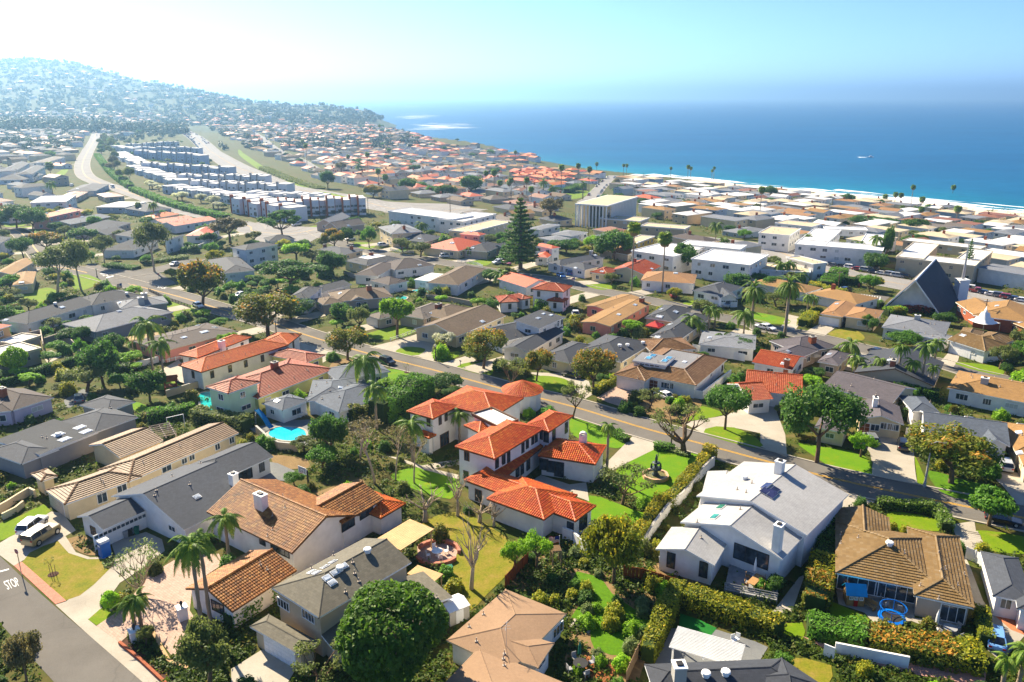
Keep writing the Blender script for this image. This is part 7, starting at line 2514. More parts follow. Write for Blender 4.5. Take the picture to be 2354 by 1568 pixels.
# walls and fences
IRON=M('dark_iron',(0.03,0.03,0.032),.5,.1)
REDW=M('red_stained_wood',(0.24,0.075,0.03),.8,.25,2)
def garden_wall(spec,hh,mat,label,th=.25,cap=None,step=0.0,name='garden_wall',closed=False):
 P=[at(*p)for p in pts(spec)]
 o=empty(name,P[0],0,label,'wall' if 'wall' in name else 'fence')
 mb,cb=MB(),MB()
 for a,b in zip(P,P[1:]):
  n=max(1,int((b-a).length/step))if step else 1
  for i in range(n):
   p,q=a.lerp(b,i/n),a.lerp(b,(i+1)/n)
   up=(.25 if step and i%2 else 0)
   z=min(p.z,q.z)
   d=(q-p).normalized();s=Vector((-d.y,d.x,0))*th/2
   mb.prism([p-s,q-s,q+s,p+s],z-.3,z+hh+up)
   s2=s*1.3
   if cap:cb.prism([p-s2,q-s2,q+s2,p+s2],z+hh+up,z+hh+up+.08)
 mb.shift(P[0]).build('wall_face',mat,o)
 if cap:cb.shift(P[0]).build('coping',cap,o)
 return o
def board_fence(spec,hh,mat,label,bw=.45,gap=.02,name='board_fence',rails=True,post=None):
 P=[at(*p)for p in pts(spec)]
 o=empty(name,P[0],0,label,'fence')
 bm=MB().box((-bw/2+gap,-.02,0),(bw/2-gap,.02,hh)).mesh('board',mat)
 pm=MB().box((-.06,-.09,-.3),(.06,.03,hh+.1)).mesh('post',post or mat)
 k=0
 for a,b in zip(P,P[1:]):
  L=(b-a).length;n=max(1,round(L/bw));d=(b-a)/n
  ang=math.atan2(d.y,d.x)
  for i in range(n):
   p=a+d*(i+.5)
   link('board',bm,o,p-P[0],ang).scale=(L/n/bw,1,1)
   if i%5==0:link('post',pm,o,a+d*i-P[0],ang)
 return o
def rail_fence(spec,hh,mat,label,rails=2,post=2.0,pick=0,name='rail_fence'):
 P=[at(*p)for p in pts(spec)]
 o=empty(name,P[0],0,label,'fence')
 pm=MB().box((-.06,-.06,-.3),(.06,.06,hh)).mesh('post',mat)
 for a,b in zip(P,P[1:]):
  L=(b-a).length;n=max(1,round(L/post));d=(b-a)/n
  for i in range(n+1):link('post',pm,o,a+d*i-P[0],math.atan2(d.y,d.x))
  for r in range(rails):
   z=Vector((0,0,hh*(r+.8)/rails*.98-.06))
   MB().bar(a+z-P[0],b+z-P[0],.05,.1).build('rail',mat,o)
  if pick:
   m=int(L/pick);km=MB().box((-.03,-.03,0),(.03,.03,hh*.95)).mesh('picket',mat)
   for i in range(m):link('picket',km,o,a+(b-a)*((i+.5)/m)-P[0],math.atan2(d.y,d.x))
 return o
CREAMW=WALL['cream'];
garden_wall('T1240,880 1170,930 1030,1080 860,1290 700,1500 C1130,380 1000,550 920,690',1.6,WALL['white'],'stepped cream garden wall between fountain hedge and pale grey house',.25,WALL['concrete'],4.5)
board_fence('C-10,925 150,755',1.8,REDW,'red-brown board fence behind the tan gravel roof')
board_fence('C800,860 930,880 1175,955',1.9,REDW,'rust-red board fence at the back of the cottage garden')
board_fence('C945,1320 880,1440 815,1590',1.7,WOOD,'tan board fence beside the wooden deck')
garden_wall('C385,585 450,610 545,700',1.8,WALL['white'],'white garden wall with iron gate right of the flag',.3)
garden_wall('D490,1375 740,1425 995,1475',1.5,WALL['white'],'long white wall along the dusty brick path',.25)
garden_wall('D412,1395 485,1425',1.7,WHITE,'white solid gate beside the brick path',.12,None,0,'garden_gate_wall')
board_fence('D1388,722 1450,745 1512,790',1.7,WHITE,'white panel gate across the pinkish drive',1.2,.03,'panel_gate')
board_fence('G1560,600 1780,640 2000,685',1.8,WHITE,'white panel fence behind the flat-topped tile house',1.6,.03)
garden_wall('G1570,990 1640,1000 1880,815',1.7,WALL['white'],'white wall right of the flat-topped tile house',.25)
garden_wall('F140,1285 200,1340 255,1395 330,1425 480,1440',1.4,WALL['beige'],'curved beige retaining wall below the blue pool',.3,WALL['concrete'])
garden_wall('E1400,985 1500,955 1660,905 1830,860',1.4,WALL['beige'],'beige block wall left of the mint house',.25,WALL['concrete'])
garden_wall('E985,790 1200,725 1335,690',1.4,WALL['white'],'white wall below the low pinkish house',.25)
garden_wall('E222,510 350,480 372,600',2.0,WALL['greige'],'taupe wall right of the white flat roof',.25)
garden_wall('E380,545 500,505 610,560 690,650',1.8,WALL['greige'],'taupe wall round the sunlit patio',.25)
garden_wall('E100,405 265,460',1.6,WALL['tan'],'tan garden wall right of the round-bayed villa',.25)
garden_wall('A-30,425 60,375 130,330 205,285 245,305',1.3,WALL['cream'],'stepped cream garden wall at the left edge',.3,None,1.8)
garden_wall('A20,455 110,410 165,365',1.0,WALL['cream'],'low cream wall beside the left garden steps',.3,None,1.8)
garden_wall('H850,875 1000,905 1145,940',1.3,WALL['white'],'white wall below the queen palms',.2)
garden_wall('H1195,1310 1290,1325',1.6,WALL['white'],'short white wall left of the blue-grey gabled house',.2)
garden_wall('L590,1290 715,1215 870,1270',1.6,WALL['brick'],'red brick wall at the church car park',.3)
garden_wall('I1670,1170 1760,1180 1860,1140 1930,1110',1.6,WALL['white'],'curved white wall below the small red-tiled house',.25)
garden_wall('J900,1340 1000,1370 1100,1400',1.5,WALL['greige'],'grey garden wall left of the brown-roofed courtyard house',.2)
garden_wall('F1560,160 1750,180 1950,220',1.5,WALL['greige'],'long grey wall behind the taupe-roofed house',.2)
garden_wall('A1050,1240 1110,1350 1160,1440 1290,1490',.45,WALL['tan'],'low curved stone edging of the mulch bed',.35,None,0,'garden_edging_wall')
garden_wall('A820,1305 960,1420 1140,1590',.35,WALL['brick'],'low brick edging along the sidewalk',.3,None,0,'garden_edging_wall')
rail_fence('F1265,515 1370,480 1480,440',1.0,WHITE,'white post-and-rail fence beside the broad driveway')
rail_fence('E1250,95 1400,165 1500,200 1600,235',1.0,IRON,'dark iron railing round the corner lawn',2,2.0,.35)
rail_fence('J1885,1235 1990,1240 2050,1255 2100,1275',1.0,WHITE,'white picket fence at the second street',2,1.8,.3)
rail_fence('J1300,1130 1390,1150 1500,1150',1.0,WHITE,'white picket fence in front of the slate bungalow',2,1.8,.3)
rail_fence('E1370,700 1530,665',1.0,WHITE,'white balustrade of the orange-tiled villa terrace',1,1.5,.28,'balustrade')
rail_fence('C455,620 540,690',1.9,IRON,'dark iron garden gate in the white wall',2,1.2,.16,'iron_gate')
# vehicles
PAINT={}
def paint(c):
 if c not in PAINT:
  m,nt,b=nodes('car_paint_%d'%len(PAINT))
  b.inputs['Base Color'].default_value=(*c,1)
  b.inputs['Roughness'].default_value=.28
  b.inputs['Coat Weight'].default_value=.6
  b.inputs['Coat Roughness'].default_value=.05
  PAINT[c]=m
 return PAINT[c]
LAMPW=M('headlamp',(0.75,0.75,0.72),.15,.02)
LAMPR=M('tail_lamp',(0.35,0.01,0.01),.25,.02)
CARC={'white':(.78,.78,.77),'black':(.012,.012,.014),'silver':(.42,.44,.46),'grey':(.16,.17,.18),'red':(.34,.02,.02),'blue':(.03,.09,.24),'dkblue':(.015,.03,.08),'green':(.05,.10,.06),'sand':(.36,.27,.12),'vblue':(.03,.12,.38),'teal':(.06,.14,.18),'lblue':(.16,.34,.62)}
CARK={'sedan':(4.7,1.82,.82,.92,1.42,1.35,2.05,3.45,4.35),'suv':(4.75,1.92,1.02,1.1,1.72,1.25,1.9,4.25,4.65),'van':(5.4,2.0,1.05,1.2,2.05,.8,1.5,5.2,5.35),
  'pickup':(5.5,1.95,1.05,1.12,1.8,1.4,2.0,3.3,3.6),'box':(4.1,1.8,.98,1.05,1.65,1.05,1.6,3.8,4.0),'truck4':(4.9,2.2,1.3,1.35,1.95,1.5,1.75,4.8,4.88)}
_cm={}
def car_parts(kind,col):
 k=(kind,col)
 if k in _cm:return _cm[k]
 L,W,hood,belt,roof,he,wt,re,te=CARK[kind]
 g=.3
 P=paint(CARC[col])
 w=W/2
 def loft(sec,mi=0,mb=None):
  mb=mb or MB()
  n=len(sec[0])
  v=[q for s in sec for q in s]
  f=[]
  for i in range(len(sec)-1):
   for j in range(n):
    a,b=i*n+j,i*n+(j+1)%n
    f.append((a,b,b+n,a+n))
  f+=[tuple(range(n))[::-1],tuple(range((len(sec)-1)*n,len(sec)*n))]
  mb.poly(v,f,mi)
  return mb
 def sec(x,hw,z0,z1,rd=.1):
  return[(x,-hw+rd,z0),(x,hw-rd,z0),(x,hw,z0+rd),(x,hw,z1-rd),(x,hw-rd*1.3,z1),(x,-hw+rd*1.3,z1),(x,-hw,z1-rd),(x,-hw,z0+rd)]
 h=L/2
 top2=belt if kind!='pickup' else belt
 body=loft([sec(h,w*.80,g+.12,hood-.22),sec(h-.12,w*.93,g,hood-.1),sec(h-he,w,g,hood+.03),sec(h-wt,w,g,belt),sec(h-re,w,g,belt),sec(-h+.25,w*.97,g,belt-.02),sec(-h+.06,w*.9,g+.05,belt-.1),sec(-h,w*.82,g+.15,belt-.3)])
 if kind=='pickup':body.box((-h+.2,-w+.15,belt-.01),(h-te-.1,w-.15,belt+.012),1)
 def gs(x,hw,z):return(x,-hw,z),(x,hw,z)
 cab=MB()
 bw,rw=w*.95,w*.76
 b0,t0,t1,b1=h-he-.05,h-wt,h-re,h-te
 zb,zr=belt-.03,roof-.05
 v=[(b0,-bw,zb),(b0,bw,zb),(b1,bw,zb),(b1,-bw,zb),(t0,-rw,zr),(t0,rw,zr),(t1,rw,zr),(t1,-rw,zr)]
 cab.poly(v,[(0,1,5,4),(1,2,6,5),(2,3,7,6),(3,0,4,7),(4,5,6,7)])
 rf=loft([sec(t0+.06,rw*.98,zr-.05,zr+.02,.03),sec(t0-.15,rw*1.02,zr-.04,roof,.04),sec(t1+.2,rw*1.02,zr-.04,roof,.04),sec(t1-.05,rw*.98,zr-.05,zr+.02,.03)])
 for px in((t0+t1)/2,):
  for s in(-1,1):
   rf.bar((px,s*bw*.99,zb),(px,s*rw*1.01,zr),.09,.05)
 for s in(-1,1):
  rf.bar((b0-.02,s*bw,zb),(t0,s*rw,zr),.07,.06);rf.bar((b1+.02,s*bw,zb),(t1,s*rw,zr),.12,.06)
 if kind in('suv','truck4'):
  for s in(-1,1):rf.bar((t0-.3,s*rw*.85,roof+.06),(t1+.3,s*rw*.85,roof+.06),.05,.05)
 wr=.36 if kind not in('truck4',)else .46
 wh=MB().tube([(0,-.12,0),(0,.12,0)],wr,14).tube([(0,-.13,0),(0,.13,0)],wr*.6,10,1)
 wm=wh.mesh('wheel',[TYRE,METAL])
 lm=MB().box((-.06,-.17,-.07),(.04,.17,.07)).mesh('headlight',LAMPW)
 tm=MB().box((-.04,-.16,-.1),(.05,.16,.1)).mesh('taillight',LAMPR)
 parts=[('body',body.mesh('body',[P,DARK],smooth=False),(0,0,0)),('windows',cab.mesh('windows',CARGLASS),(0,0,0)),('roof',rf.mesh('roof',P),(0,0,0))]
 for x in(h-.85,-h+.9):
  for s in(-1,1):parts.append(('wheel',wm,(x,s*(w-.08),wr)))
 for s in(-1,1):
  parts.append(('headlight',lm,(h-.1,s*w*.68,hood-.25)));parts.append(('taillight',tm,(-h+.04,s*w*.72,belt-.25)))
 _cm[k]=parts
 return parts
def joined_car(kind,col):
 k=('j',kind,col)
 if k in _cm:return _cm[k]
 mb=MB();mats=[]
 for n_,me,lo in car_parts(kind,col):
  if n_ in('headlight','taillight'):continue
  off=len(mats)
  mats+=list(me.materials)
  nv=len(mb.v)
  mb.v+=[(v.co.x+lo[0],v.co.y+lo[1],v.co.z+lo[2])for v in me.vertices]
  for p in me.polygons:
   mb.f.append(tuple(i+nv for i in p.vertices));mb.mi.append(p.material_index+off);mb.t.append(.5);mb.uvs.append(None)
 _cm[k]=mesh('car',mb.v,mb.f,mats,mb.mi)
 return _cm[k]
CARLAB=[]
def car(kind,col,at_,to,label,dz=.06,parts=True,group=None):
 p=ground(at_,0)if isinstance(at_,str)else at_
 q=ground(to,0)if isinstance(to,str)else to
 rz=math.atan2(q.y-p.y,q.x-p.x)
 nm={'sedan':'sedan_car','suv':'suv_car','van':'van','pickup':'pickup_truck','box':'boxy_car','truck4':'off_road_truck'}[kind]
 z=hgt(p.x,p.y)+dz
 if parts:
  o=empty(nm,(p.x,p.y,z),rz,label,'car' if kind not in('van','pickup','truck4')else{'van':'van'}.get(kind,'truck'),group)
  for n_,me,lo in car_parts(kind,col):link(n_,me,o,lo)
 else:
  o=link(nm,joined_car(kind,col),None,(p.x,p.y,z),rz)
  tag(o,label,'car',group)
 if abs(hgt(p.x+3,p.y)-hgt(p.x-3,p.y))>.05:
  f=Vector((math.cos(rz),math.sin(rz)))
  dzx=hgt(p.x+f.x*2,p.y+f.y*2)-hgt(p.x-f.x*2,p.y-f.y*2)
  o.rotation_euler=(0,-math.atan2(dzx,4),rz)
 return o
CARS='''
suv|white|A228,520|A330,440|white SUV on the concrete driveway at left
truck4|sand|A290,590|A400,520|sand-coloured off-road truck parked beside the white SUV
box|black|F1240,705|F1330,732|black boxy car driving along the main street
suv|green|F1550,455|F1620,425|dark green estate car on the broad driveway
sedan|white|E1665,228|E1740,260|white sedan parked at the corner lawn kerb
sedan|white|E2030,135|E2110,112|white saloon on the driveway below the orange-tipped tree
sedan|grey|E665,1015|E660,960|dark car in the grey parking court
sedan|black|G550,815|G470,798|black car half hidden on the curved driveway
sedan|white|G1320,990|G1250,960|white car in the stony front garden
pickup|white|G578,310|G570,290|white pickup behind the square hedge
pickup|red|G1395,140|G1372,105|dark red pickup on a driveway on the second street
van|silver|G1858,222|G1830,245|silver minivan in front of the gabled garage
sedan|white|G2150,410|G2100,398|white car on the street beside the palm grove
suv|grey|H905,1365|H870,1310|dark SUV beside the small light green tree
suv|black|H1180,1410|H1178,1350|black SUV with roof rack on the sunny drive
sedan|black|H965,625|H1030,645|black sedan parked on the second street
sedan|black|H1170,648|H1240,662|dark sedan parked behind the black one on the second street
sedan|white|H40,415|H100,432|white sedan parked on the second street near the date palm
suv|silver|V2090,470|V2040,350|silver estate car on the right-hand driveway
sedan|dkblue|V1830,480|V1790,400|dark blue car behind the silver estate car
sedan|black|V2060,1395|V2240,1430|black car parked at the kerb behind the magnolia
sedan|lblue|D1592,1290|D1585,1210|light blue sedan on the pinkish drive, bottom right
pickup|white|J490,915|J540,905|white pickup at the boulevard bend
suv|white|J1240,1095|J1290,1090|white SUV at the bend of the second street
suv|white|J1780,1190|J1840,1185|white SUV in front of the red tower house
sedan|white|J955,1042|J1000,1035|white car beside the yellow-orange tree
suv|white|J2235,1245|J2200,1250|white SUV left of the tall layered pine
sedan|red|J2300,1250|J2354,1262|dark red car beside the tall layered pine
sedan|lblue|K490,1415|K520,1430|light blue car in front of the blue van
van|vblue|K590,1395|K640,1370|blue camper van beside the grey house
suv|black|L745,1310|L800,1300|black SUV in the church car park
sedan|white|L335,975|L400,985|white car in front of the courtyard apartments
sedan|white|L510,1000|L550,1005|white car left of the apartment entrance
suv|grey|L620,1030|L660,1036|grey SUV at the apartment entrance
sedan|silver|I1590,1315|I1640,1300|silver car driving up past the junction corner
pickup|white|I650,600|I670,590|white truck in the side street left of the boulevard
van|white|I1020,615|I1050,630|white van on the boulevard bend
'''
for ln in CARS.strip().splitlines():
 k_,c_,a_,b_,l_=ln.split('|')
 car(k_,c_,a_,b_,l_)
r_=random.Random(5)
row1=[('L%d,%d'%(x,y))for x,y in((600,1072),(640,1082),(712,1092),(790,1103),(860,1117),(930,1127),(1000,1143),(1075,1155),(1150,1167),(1215,1178),(1290,1188))]
cols_=['dkblue','grey','black','white','red','silver','dkblue','white','silver','silver','black']
kinds_=['sedan','sedan','sedan','suv','sedan','suv','sedan','sedan','suv','suv','suv']
ORD=['first','second','third','fourth','fifth','sixth','seventh','eighth','ninth','tenth','eleventh','twelfth']
for i,(a,c,k)in enumerate(zip(row1,cols_,kinds_)):
 p=ground(a);q=p+Vector((.79,-.6,0))
 car(k,c,p,q,'%s %s, %s from the left parked before the courtyard apartments'%(c.replace('dkblue','dark blue'),'SUV' if k=='suv' else 'car',ORD[i]),.12,True,'cars parked on the boulevard')
row2=[(1740,92),(1800,108),(1868,122),(1928,136),(1992,148),(2058,162),(2122,174),(2180,186)]
for i,((x,y),c,k)in enumerate(zip(row2,['white','red','dkblue','white','grey','red','dkblue','white'],['van','pickup','sedan','sedan','suv','suv','sedan','sedan'])):
 p=ground('H%d,%d'%(x,y));q=p+Vector((.79,-.6,0))
 car(k,c,p,q,'%s %s, %s from the left parked right of the church tower'%(c.replace('dkblue','dark blue'),k.replace('suv','SUV'),ORD[i]),.12,True,'cars parked on the boulevard')
def stream(key,offs,n,label,group,seed,t0=0.0,t1=1.0,parked=False):
 r_=random.Random(seed)
 L,w=ROADS[key]
 used=[]
 for i in range(n):
  for tr in range(30):
   t=r_.uniform(t0,t1);o_=r_.choice(offs)
   if all(abs(t-a)*len(L)*3.5>7 or o_!=b for a,b in used):break
  used.append((t,o_))
  k=min(len(L)-2,int(t*(len(L)-1)))
  A=offset(L,o_)
  p,q=A[k],A[k+1]
  if o_<0:p,q=q,p
  p,q=Vector((p.x,p.y,0)),Vector((q.x,q.y,0))
  car(r_.choice(('sedan','suv','sedan','suv','box')),r_.choice(('white','silver','grey','black','dkblue','red','white','black')),p,q,label,.13,False,group)
stream('highway',(-8.8,-5.2,-1.8,5.2,8.8),95,'small distant car in the highway traffic','cars on the highway',3,.02,.52)
stream('highway',(-10.8,),26,'small distant car parked at the edge of the highway','cars parked along the highway',4,.3,.6)
stream('left',(-5.0,5.0),30,'car parked along the kerb of the left boulevard','cars parked on the left boulevard',5,.12,.42)
stream('left',(-1.9,1.9),6,'car driving on the left boulevard','cars driving on the left boulevard',6,.15,.5)
stream('slip',(-3.9,3.9),18,'small car parked along the street by the green park','cars parked by the green park',7,.1,.95)
stream('inland',(-3.4,3.4),12,'far parked car on the street beyond the highway','cars beyond the highway',8,.1,.95)
# pools
POOLW=None
def poolmat(name,c):
 m,nt,b=nodes(name)
 t=tex(nt,1.4,3,'World')
 nt.links.new(ramp(nt,t,[(.35,sh(c,.85)),(.65,sh(c,1.15))]),b.inputs['Base Color'])
 b.inputs['Roughness'].default_value=.06
 b.inputs['IOR'].default_value=1.33
 bump(nt,b,tex(nt,3,3,'World'),.08,.1)
 return m
def pool(spec,col,label,rnd_=True):
 P=smooth_line([at(*p)for p in pts(spec)],True,.8)if rnd_ else[Vector((p.x,p.y))for p in(at(*q)for q in pts(spec))]
 c=sum(P,Vector((0,0)))/len(P)
 z=hgt(c.x,c.y)
 o=empty('swimming_pool',(c.x,c.y,z),0,label,'pool')
 n=len(P)
 Q=[p-c for p in P]
 out=[q+q.normalized()*.45 for q in Q]
 mb=MB()
 for i in range(n):
  a,b=Q[i],Q[(i+1)%n];A,B=out[i],out[(i+1)%n]
  mb.poly([(a.x,a.y,.05),(b.x,b.y,.05),(B.x,B.y,.05),(A.x,A.y,.05),(a.x,a.y,.16),(b.x,b.y,.16),(B.x,B.y,.16),(A.x,A.y,.16)],[(4,5,6,7),(0,4,5,1),(2,6,7,3)])
 mb.build('coping',CONC,o)
 MB().face([(q.x,q.y,.09)for q in Q]).build('water',poolmat('pool_water_'+label[:6],col),o)
 return o
pool('F240,1290 300,1245 420,1240 535,1265 545,1340 400,1355 280,1330',(0.02,0.48,0.62),'bright turquoise kidney-shaped swimming pool with a blue slide')
pool('E1655,985 1700,950 1800,950 1810,1110 1700,1095 1680,1015',(0.02,0.42,0.42),'teal curved swimming pool left of the mint house')
pool('F1310,150 1340,135 1400,145 1390,165 1330,165',(0.03,0.36,0.34),'small teal pool behind the taupe-roofed house')
pool('F1450,90 1520,82 1590,100 1580,118 1500,108',(0.04,0.50,0.58),'small pale turquoise pool behind a clipped hedge')
# street things
def apexz(base,px):
 ry=ray(*pp(px));t=base.y/ry[1]
 return CAMZ+ry[2]*t-base.z
GLOBE=M('lamp_globe',(0.85,0.80,0.62),.3,.03)
def lamp(base,top,label):
 b=ground(base);hh=max(2.5,apexz(b,top))
 o=empty('street_lamp',b,0,label,'street lamp')
 MB().lathe([(.26,-.2),(.26,.3),(.17,.5),(.13,.6),(.11,hh-.6),(.15,hh-.55),(.15,hh-.48)],10).build('post',M('lamp_post_bronze',(0.10,0.085,0.06),.6),o,smooth=True)
 MB().lathe([(.12,hh-.48),(.24,hh-.3),(.26,hh-.1),(.16,hh+.08),(0,hh+.16)],10).build('globe',GLOBE,o,smooth=True)
lamp('T520,590','T522,255','dark street lamp with cream globe beside the gnarled tree')
lamp('F1645,685','F1640,545','pale street lamp with globe beside the broad driveway')
lamp('F308,480','F300,345','street lamp beside the large spreading street tree')
lamp('I880,1425','I880,1345','street lamp at the junction lawn tip')
b=ground('V745,785')
o=empty('street_lamp',b,0,'tall pale concrete lamp post at the narrow lawn strip','street lamp')
MB().lathe([(.3,-.2),(.26,.4),(.18,1),(.09,7.4)],8).build('post',WALL['concrete'],o,smooth=True)
MB().tube([(0,0,7.3),(.5,-.4,7.8),(1.3,-1.0,7.9)],[.06,.05,.05],6).box((1.1,-1.25,7.82),(1.7,-.85,7.95)).build('lamp_arm',METAL,o)
def text_mesh(s,mat,name,depth=.0):
 cu=bpy.data.curves.new(name,'FONT')
 cu.body=s
 cu.align_x='LEFT'
 cu.resolution_u=3
 ob=bpy.data.objects.new(name,cu)
 COL.objects.link(ob)
 dg=bpy.context.evaluated_depsgraph_get()
 me=bpy.data.meshes.new_from_object(ob.evaluated_get(dg))
 bpy.data.objects.remove(ob)
 me.materials.clear();me.materials.append(mat)
 co=np.empty(len(me.vertices)*3,np.float32);me.vertices.foreach_get('co',co);co=co.reshape(-1,3)
 mn,mx=co.min(0),co.max(0)
 co[:,:2]=(co[:,:2]-mn[:2])/(mx[:2]-mn[:2])
 return me,co
def road_text(s,tl,tr,bl,label,dz):
 me,co=text_mesh(s,WPAINT,'road_marking')
 A,B,C=ground(tl),ground(tr),ground(bl)
 P=np.array(C)[None]+co[:,:1]*np.array(B-A)[None]+co[:,1:2]*np.array(A-C)[None]
 P[:,2]=[hgt(x,y)+dz for x,y in P[:,:2]]
 me.vertices.foreach_set('co',P.astype(np.float32).ravel());me.update()
 o=link('road_marking',me)
 return tag(o,label,'road marking')
road_text('STOP','S45,715','S235,650','S115,835','white STOP lettering painted on the bottom left street',.05)
road_text('STOP','E1330,48','E1400,62','E1320,66','white STOP lettering on the main street near the flag',.075)
road_text('STOP','I900,1390','I960,1388','I935,1415','white STOP lettering where the side street meets the junction',.08)
def bar_sheet(name,spec,mat,dz,label):
 P=[at(*p)for p in pts(spec)]
 tag(link(name,mesh(name,[(p.x,p.y,hgt(p.x,p.y)+dz)for p in P],[(0,1,2,3)],mat)),label,'road marking')
bar_sheet('stop_line','S-40,568 130,522 135,540 -40,588',WPAINT,.052,'white stop line at the bottom left street')
bar_sheet('stop_line','I960,1425 1025,1410 1030,1416 966,1431',WPAINT,.084,'white stop line at the junction')
for i in range(8):bar_sheet('bay_line','H%d,%d %d,%d %d,%d %d,%d'%(860+22*i-30,120+3*i,866+22*i-30,121+3*i,800+26*i,165+5*i,794+26*i,164+5*i),WPAINT,.06,ORD[i]+' white parking bay line from the left beside the A-frame church')
STOPR=M('stop_sign_red',(0.42,0.015,0.015),.4,.03)
def stop_sign(base,top,label,face):
 b=ground(base);hh=max(2.2,apexz(b,top))
 o=empty('stop_sign',b,face,label,'sign')
 MB().box((-.04,-.04,-.2),(.04,.04,hh)).build('post',METAL,o)
 oc=[(.38*math.cos(R(22.5+45*k)),.38*math.sin(R(22.5+45*k)))for k in range(8)]
 oc2=[(x*.93,y*.93)for x,y in oc]
 mb=MB()
 mb.poly([(x,-.05,hh+z)for x,z in oc]+[(x,-.08,hh+z)for x,z in oc],[tuple(range(8)),tuple(range(8,16))[::-1]]+[(k,(k+1)%8,(k+1)%8+8,k+8)for k in range(8)],1)
 mb.face([(x,-.084,hh+z)for x,z in oc2],0)
 pl=mb.build('plate',[STOPR,WHITE],o)
 me,co=text_mesh('STOP',WHITE,'lettering')
 P=np.stack([-.27+co[:,0]*.54,np.full(len(co),-.09),hh-.11+co[:,1]*.22],1)
 me.vertices.foreach_set('co',P.astype(np.float32).ravel());me.update()
 link('lettering',me,pl)
stop_sign('S322,620','S195,262','red STOP sign on a thin post at the brick strip, bottom left',R(-25))
stop_sign('I1440,1455','I1442,1405','red STOP sign on the junction planting',R(10))
def util_pole(base,top,label,arm=1):
 b=ground(base);hh=max(6,apexz(b,top))
 o=empty('utility_pole',b,R(20),label,'utility pole')
 MB().tube([(0,0,-.4),(0,0,hh)],[.17,.11],7).build('pole',BARK,o)
 for k in range(arm):
  MB().box((-1.1,-.06,hh-.7-k*.9),(1.1,.06,hh-.56-k*.9)).build('crossarm',BARK,o)
 im=MB().lathe([(.05,0),(.06,.1),(0,.16)],6).mesh('insulator',WHITE)
 for x in(-1,-.4,.4,1):link('insulator',im,o,(x,0,hh-.56))
util_pole('H1848,385','H1872,160','brown utility pole beside the white tent')
util_pole('K1755,1360','K1765,1140','utility pole in front of the big white block',2)
util_pole('L675,1310','L690,1120','utility pole beside the red brick wall')
util_pole('K733,1190','K737,960','utility pole left of the bright green tree')
util_pole('J745,880','J748,690','utility pole in front of the brick-chimney townhouses')
util_pole('J1110,800','J1105,670','utility pole at the right end of the townhouse front row')
util_pole('J1820,830','J1815,650','utility pole beside the long white apartments')
util_pole('K1230,560','K1232,475','far utility pole among the beach roofs')
util_pole('L1225,910','L1228,795','utility pole right of the dark conifer')
# fountain
def fountain():
 b=ground('T258,1075')
 hh,w=size_from(b,(262,655),420,'T')
 o=empty('fountain',b,0,'tiered dark bronze fountain in a scalloped basin on the emerald lawn','fountain')
 r=w/2
 n=48
 def ring(rad,z):return[((rad+.12*abs(math.sin(4*k*math.tau/n)))*math.cos(k*math.tau/n),(rad+.12*abs(math.sin(4*k*math.tau/n)))*math.sin(k*math.tau/n),z)for k in range(n)]
 v=ring(r,-.2)+ring(r,.62)+ring(r-.35,.62)+ring(r-.4,.2)
 f=[]
 for i in range(3):
  for k in range(n):f.append((i*n+k,i*n+(k+1)%n,(i+1)*n+(k+1)%n,(i+1)*n+k))
 link('basin',mesh('basin',v,f,M('terracotta_stone',(0.56,0.36,0.25),.8,.12)),o)
 MB().face(ring(r-.39,.4)).build('water',poolmat('fountain_water',(0.16,0.15,0.06)),o)
 br=M('bronze_patina',(0.05,0.065,0.06),.5,.3,4)
 s=hh/4.2
 MB().lathe([(.55,.2),(.6,.6),(.4,.8),(.28,1.3*s),(.9,1.45*s),(.95,1.55*s),(.3,1.5*s)],14).build('pedestal',br,o,smooth=True)
 MB().lathe([(.26,1.5*s),(.2,2.2*s),(.6,2.4*s),(.66,2.5*s),(.2,2.46*s)],14).build('upper_bowl',br,o,smooth=True)
 MB().lathe([(.2,2.46*s),(.17,2.7*s),(.24,3.1*s),(.2,3.4*s),(.1,3.55*s),(.14,3.7*s),(.1,3.85*s),(0,3.9*s)],10).tube([(.15,0,3.35*s),(.3,0,3.7*s),(.2,0,4.2*s)],[.06,.05,.03],5).build('statue',br,o,smooth=True)
 cm=MB().lathe([(.0,.0),(.16,.1),(.2,.35),(.12,.6),(.15,.75),(.06,.9),(0,.92)],8).mesh('figure',br)
 for k in range(4):link('figure',cm,o,(.72*math.cos(k*math.pi/2),.72*math.sin(k*math.pi/2),1.5*s))
 for k in range(7):
  a=R(200+k*26)
 return o
fountain()
# garden furniture and small buildings
TEAK=M('teak',(0.36,0.22,0.11),.7,.15,3)
PLAST={'white':WHITE,'teak':TEAK,'blue':M('blue_plastic',(0.02,0.13,0.45),.4),'red':M('red_plastic',(0.42,0.03,0.02),.5),'grey':M('grey_plastic',(0.3,0.3,0.3),.6),'green':M('green_canvas',(0.02,0.12,0.08),.8),'dark':DARK,'cyan':M('cyan_canvas',(0.02,0.22,0.42),.6),'sand':M('sand_canvas',(0.62,0.50,0.33),.8)}
_fm={}
def chair(p,rz,mat,label,parent=None):
 k=('chair',mat)
 m=PLAST[mat]
 if k not in _fm:
  _fm[k]=(MB().box((-.26,-.26,.4),(.26,.26,.46)).mesh('seat',m),MB().box((-.26,-.28,.46),(.26,-.22,1.0)).mesh('backrest',m),MB().box((-.025,-.025,0),(.025,.025,.4)).mesh('leg',m))
 a,b_,c=_fm[k]
 o=empty('garden_chair',p,rz,label,'chair')
 link('seat',a,o);link('backrest',b_,o)
 for x in(-.22,.22):
  for y in(-.22,.22):link('leg',c,o,(x,y,0))
 return o
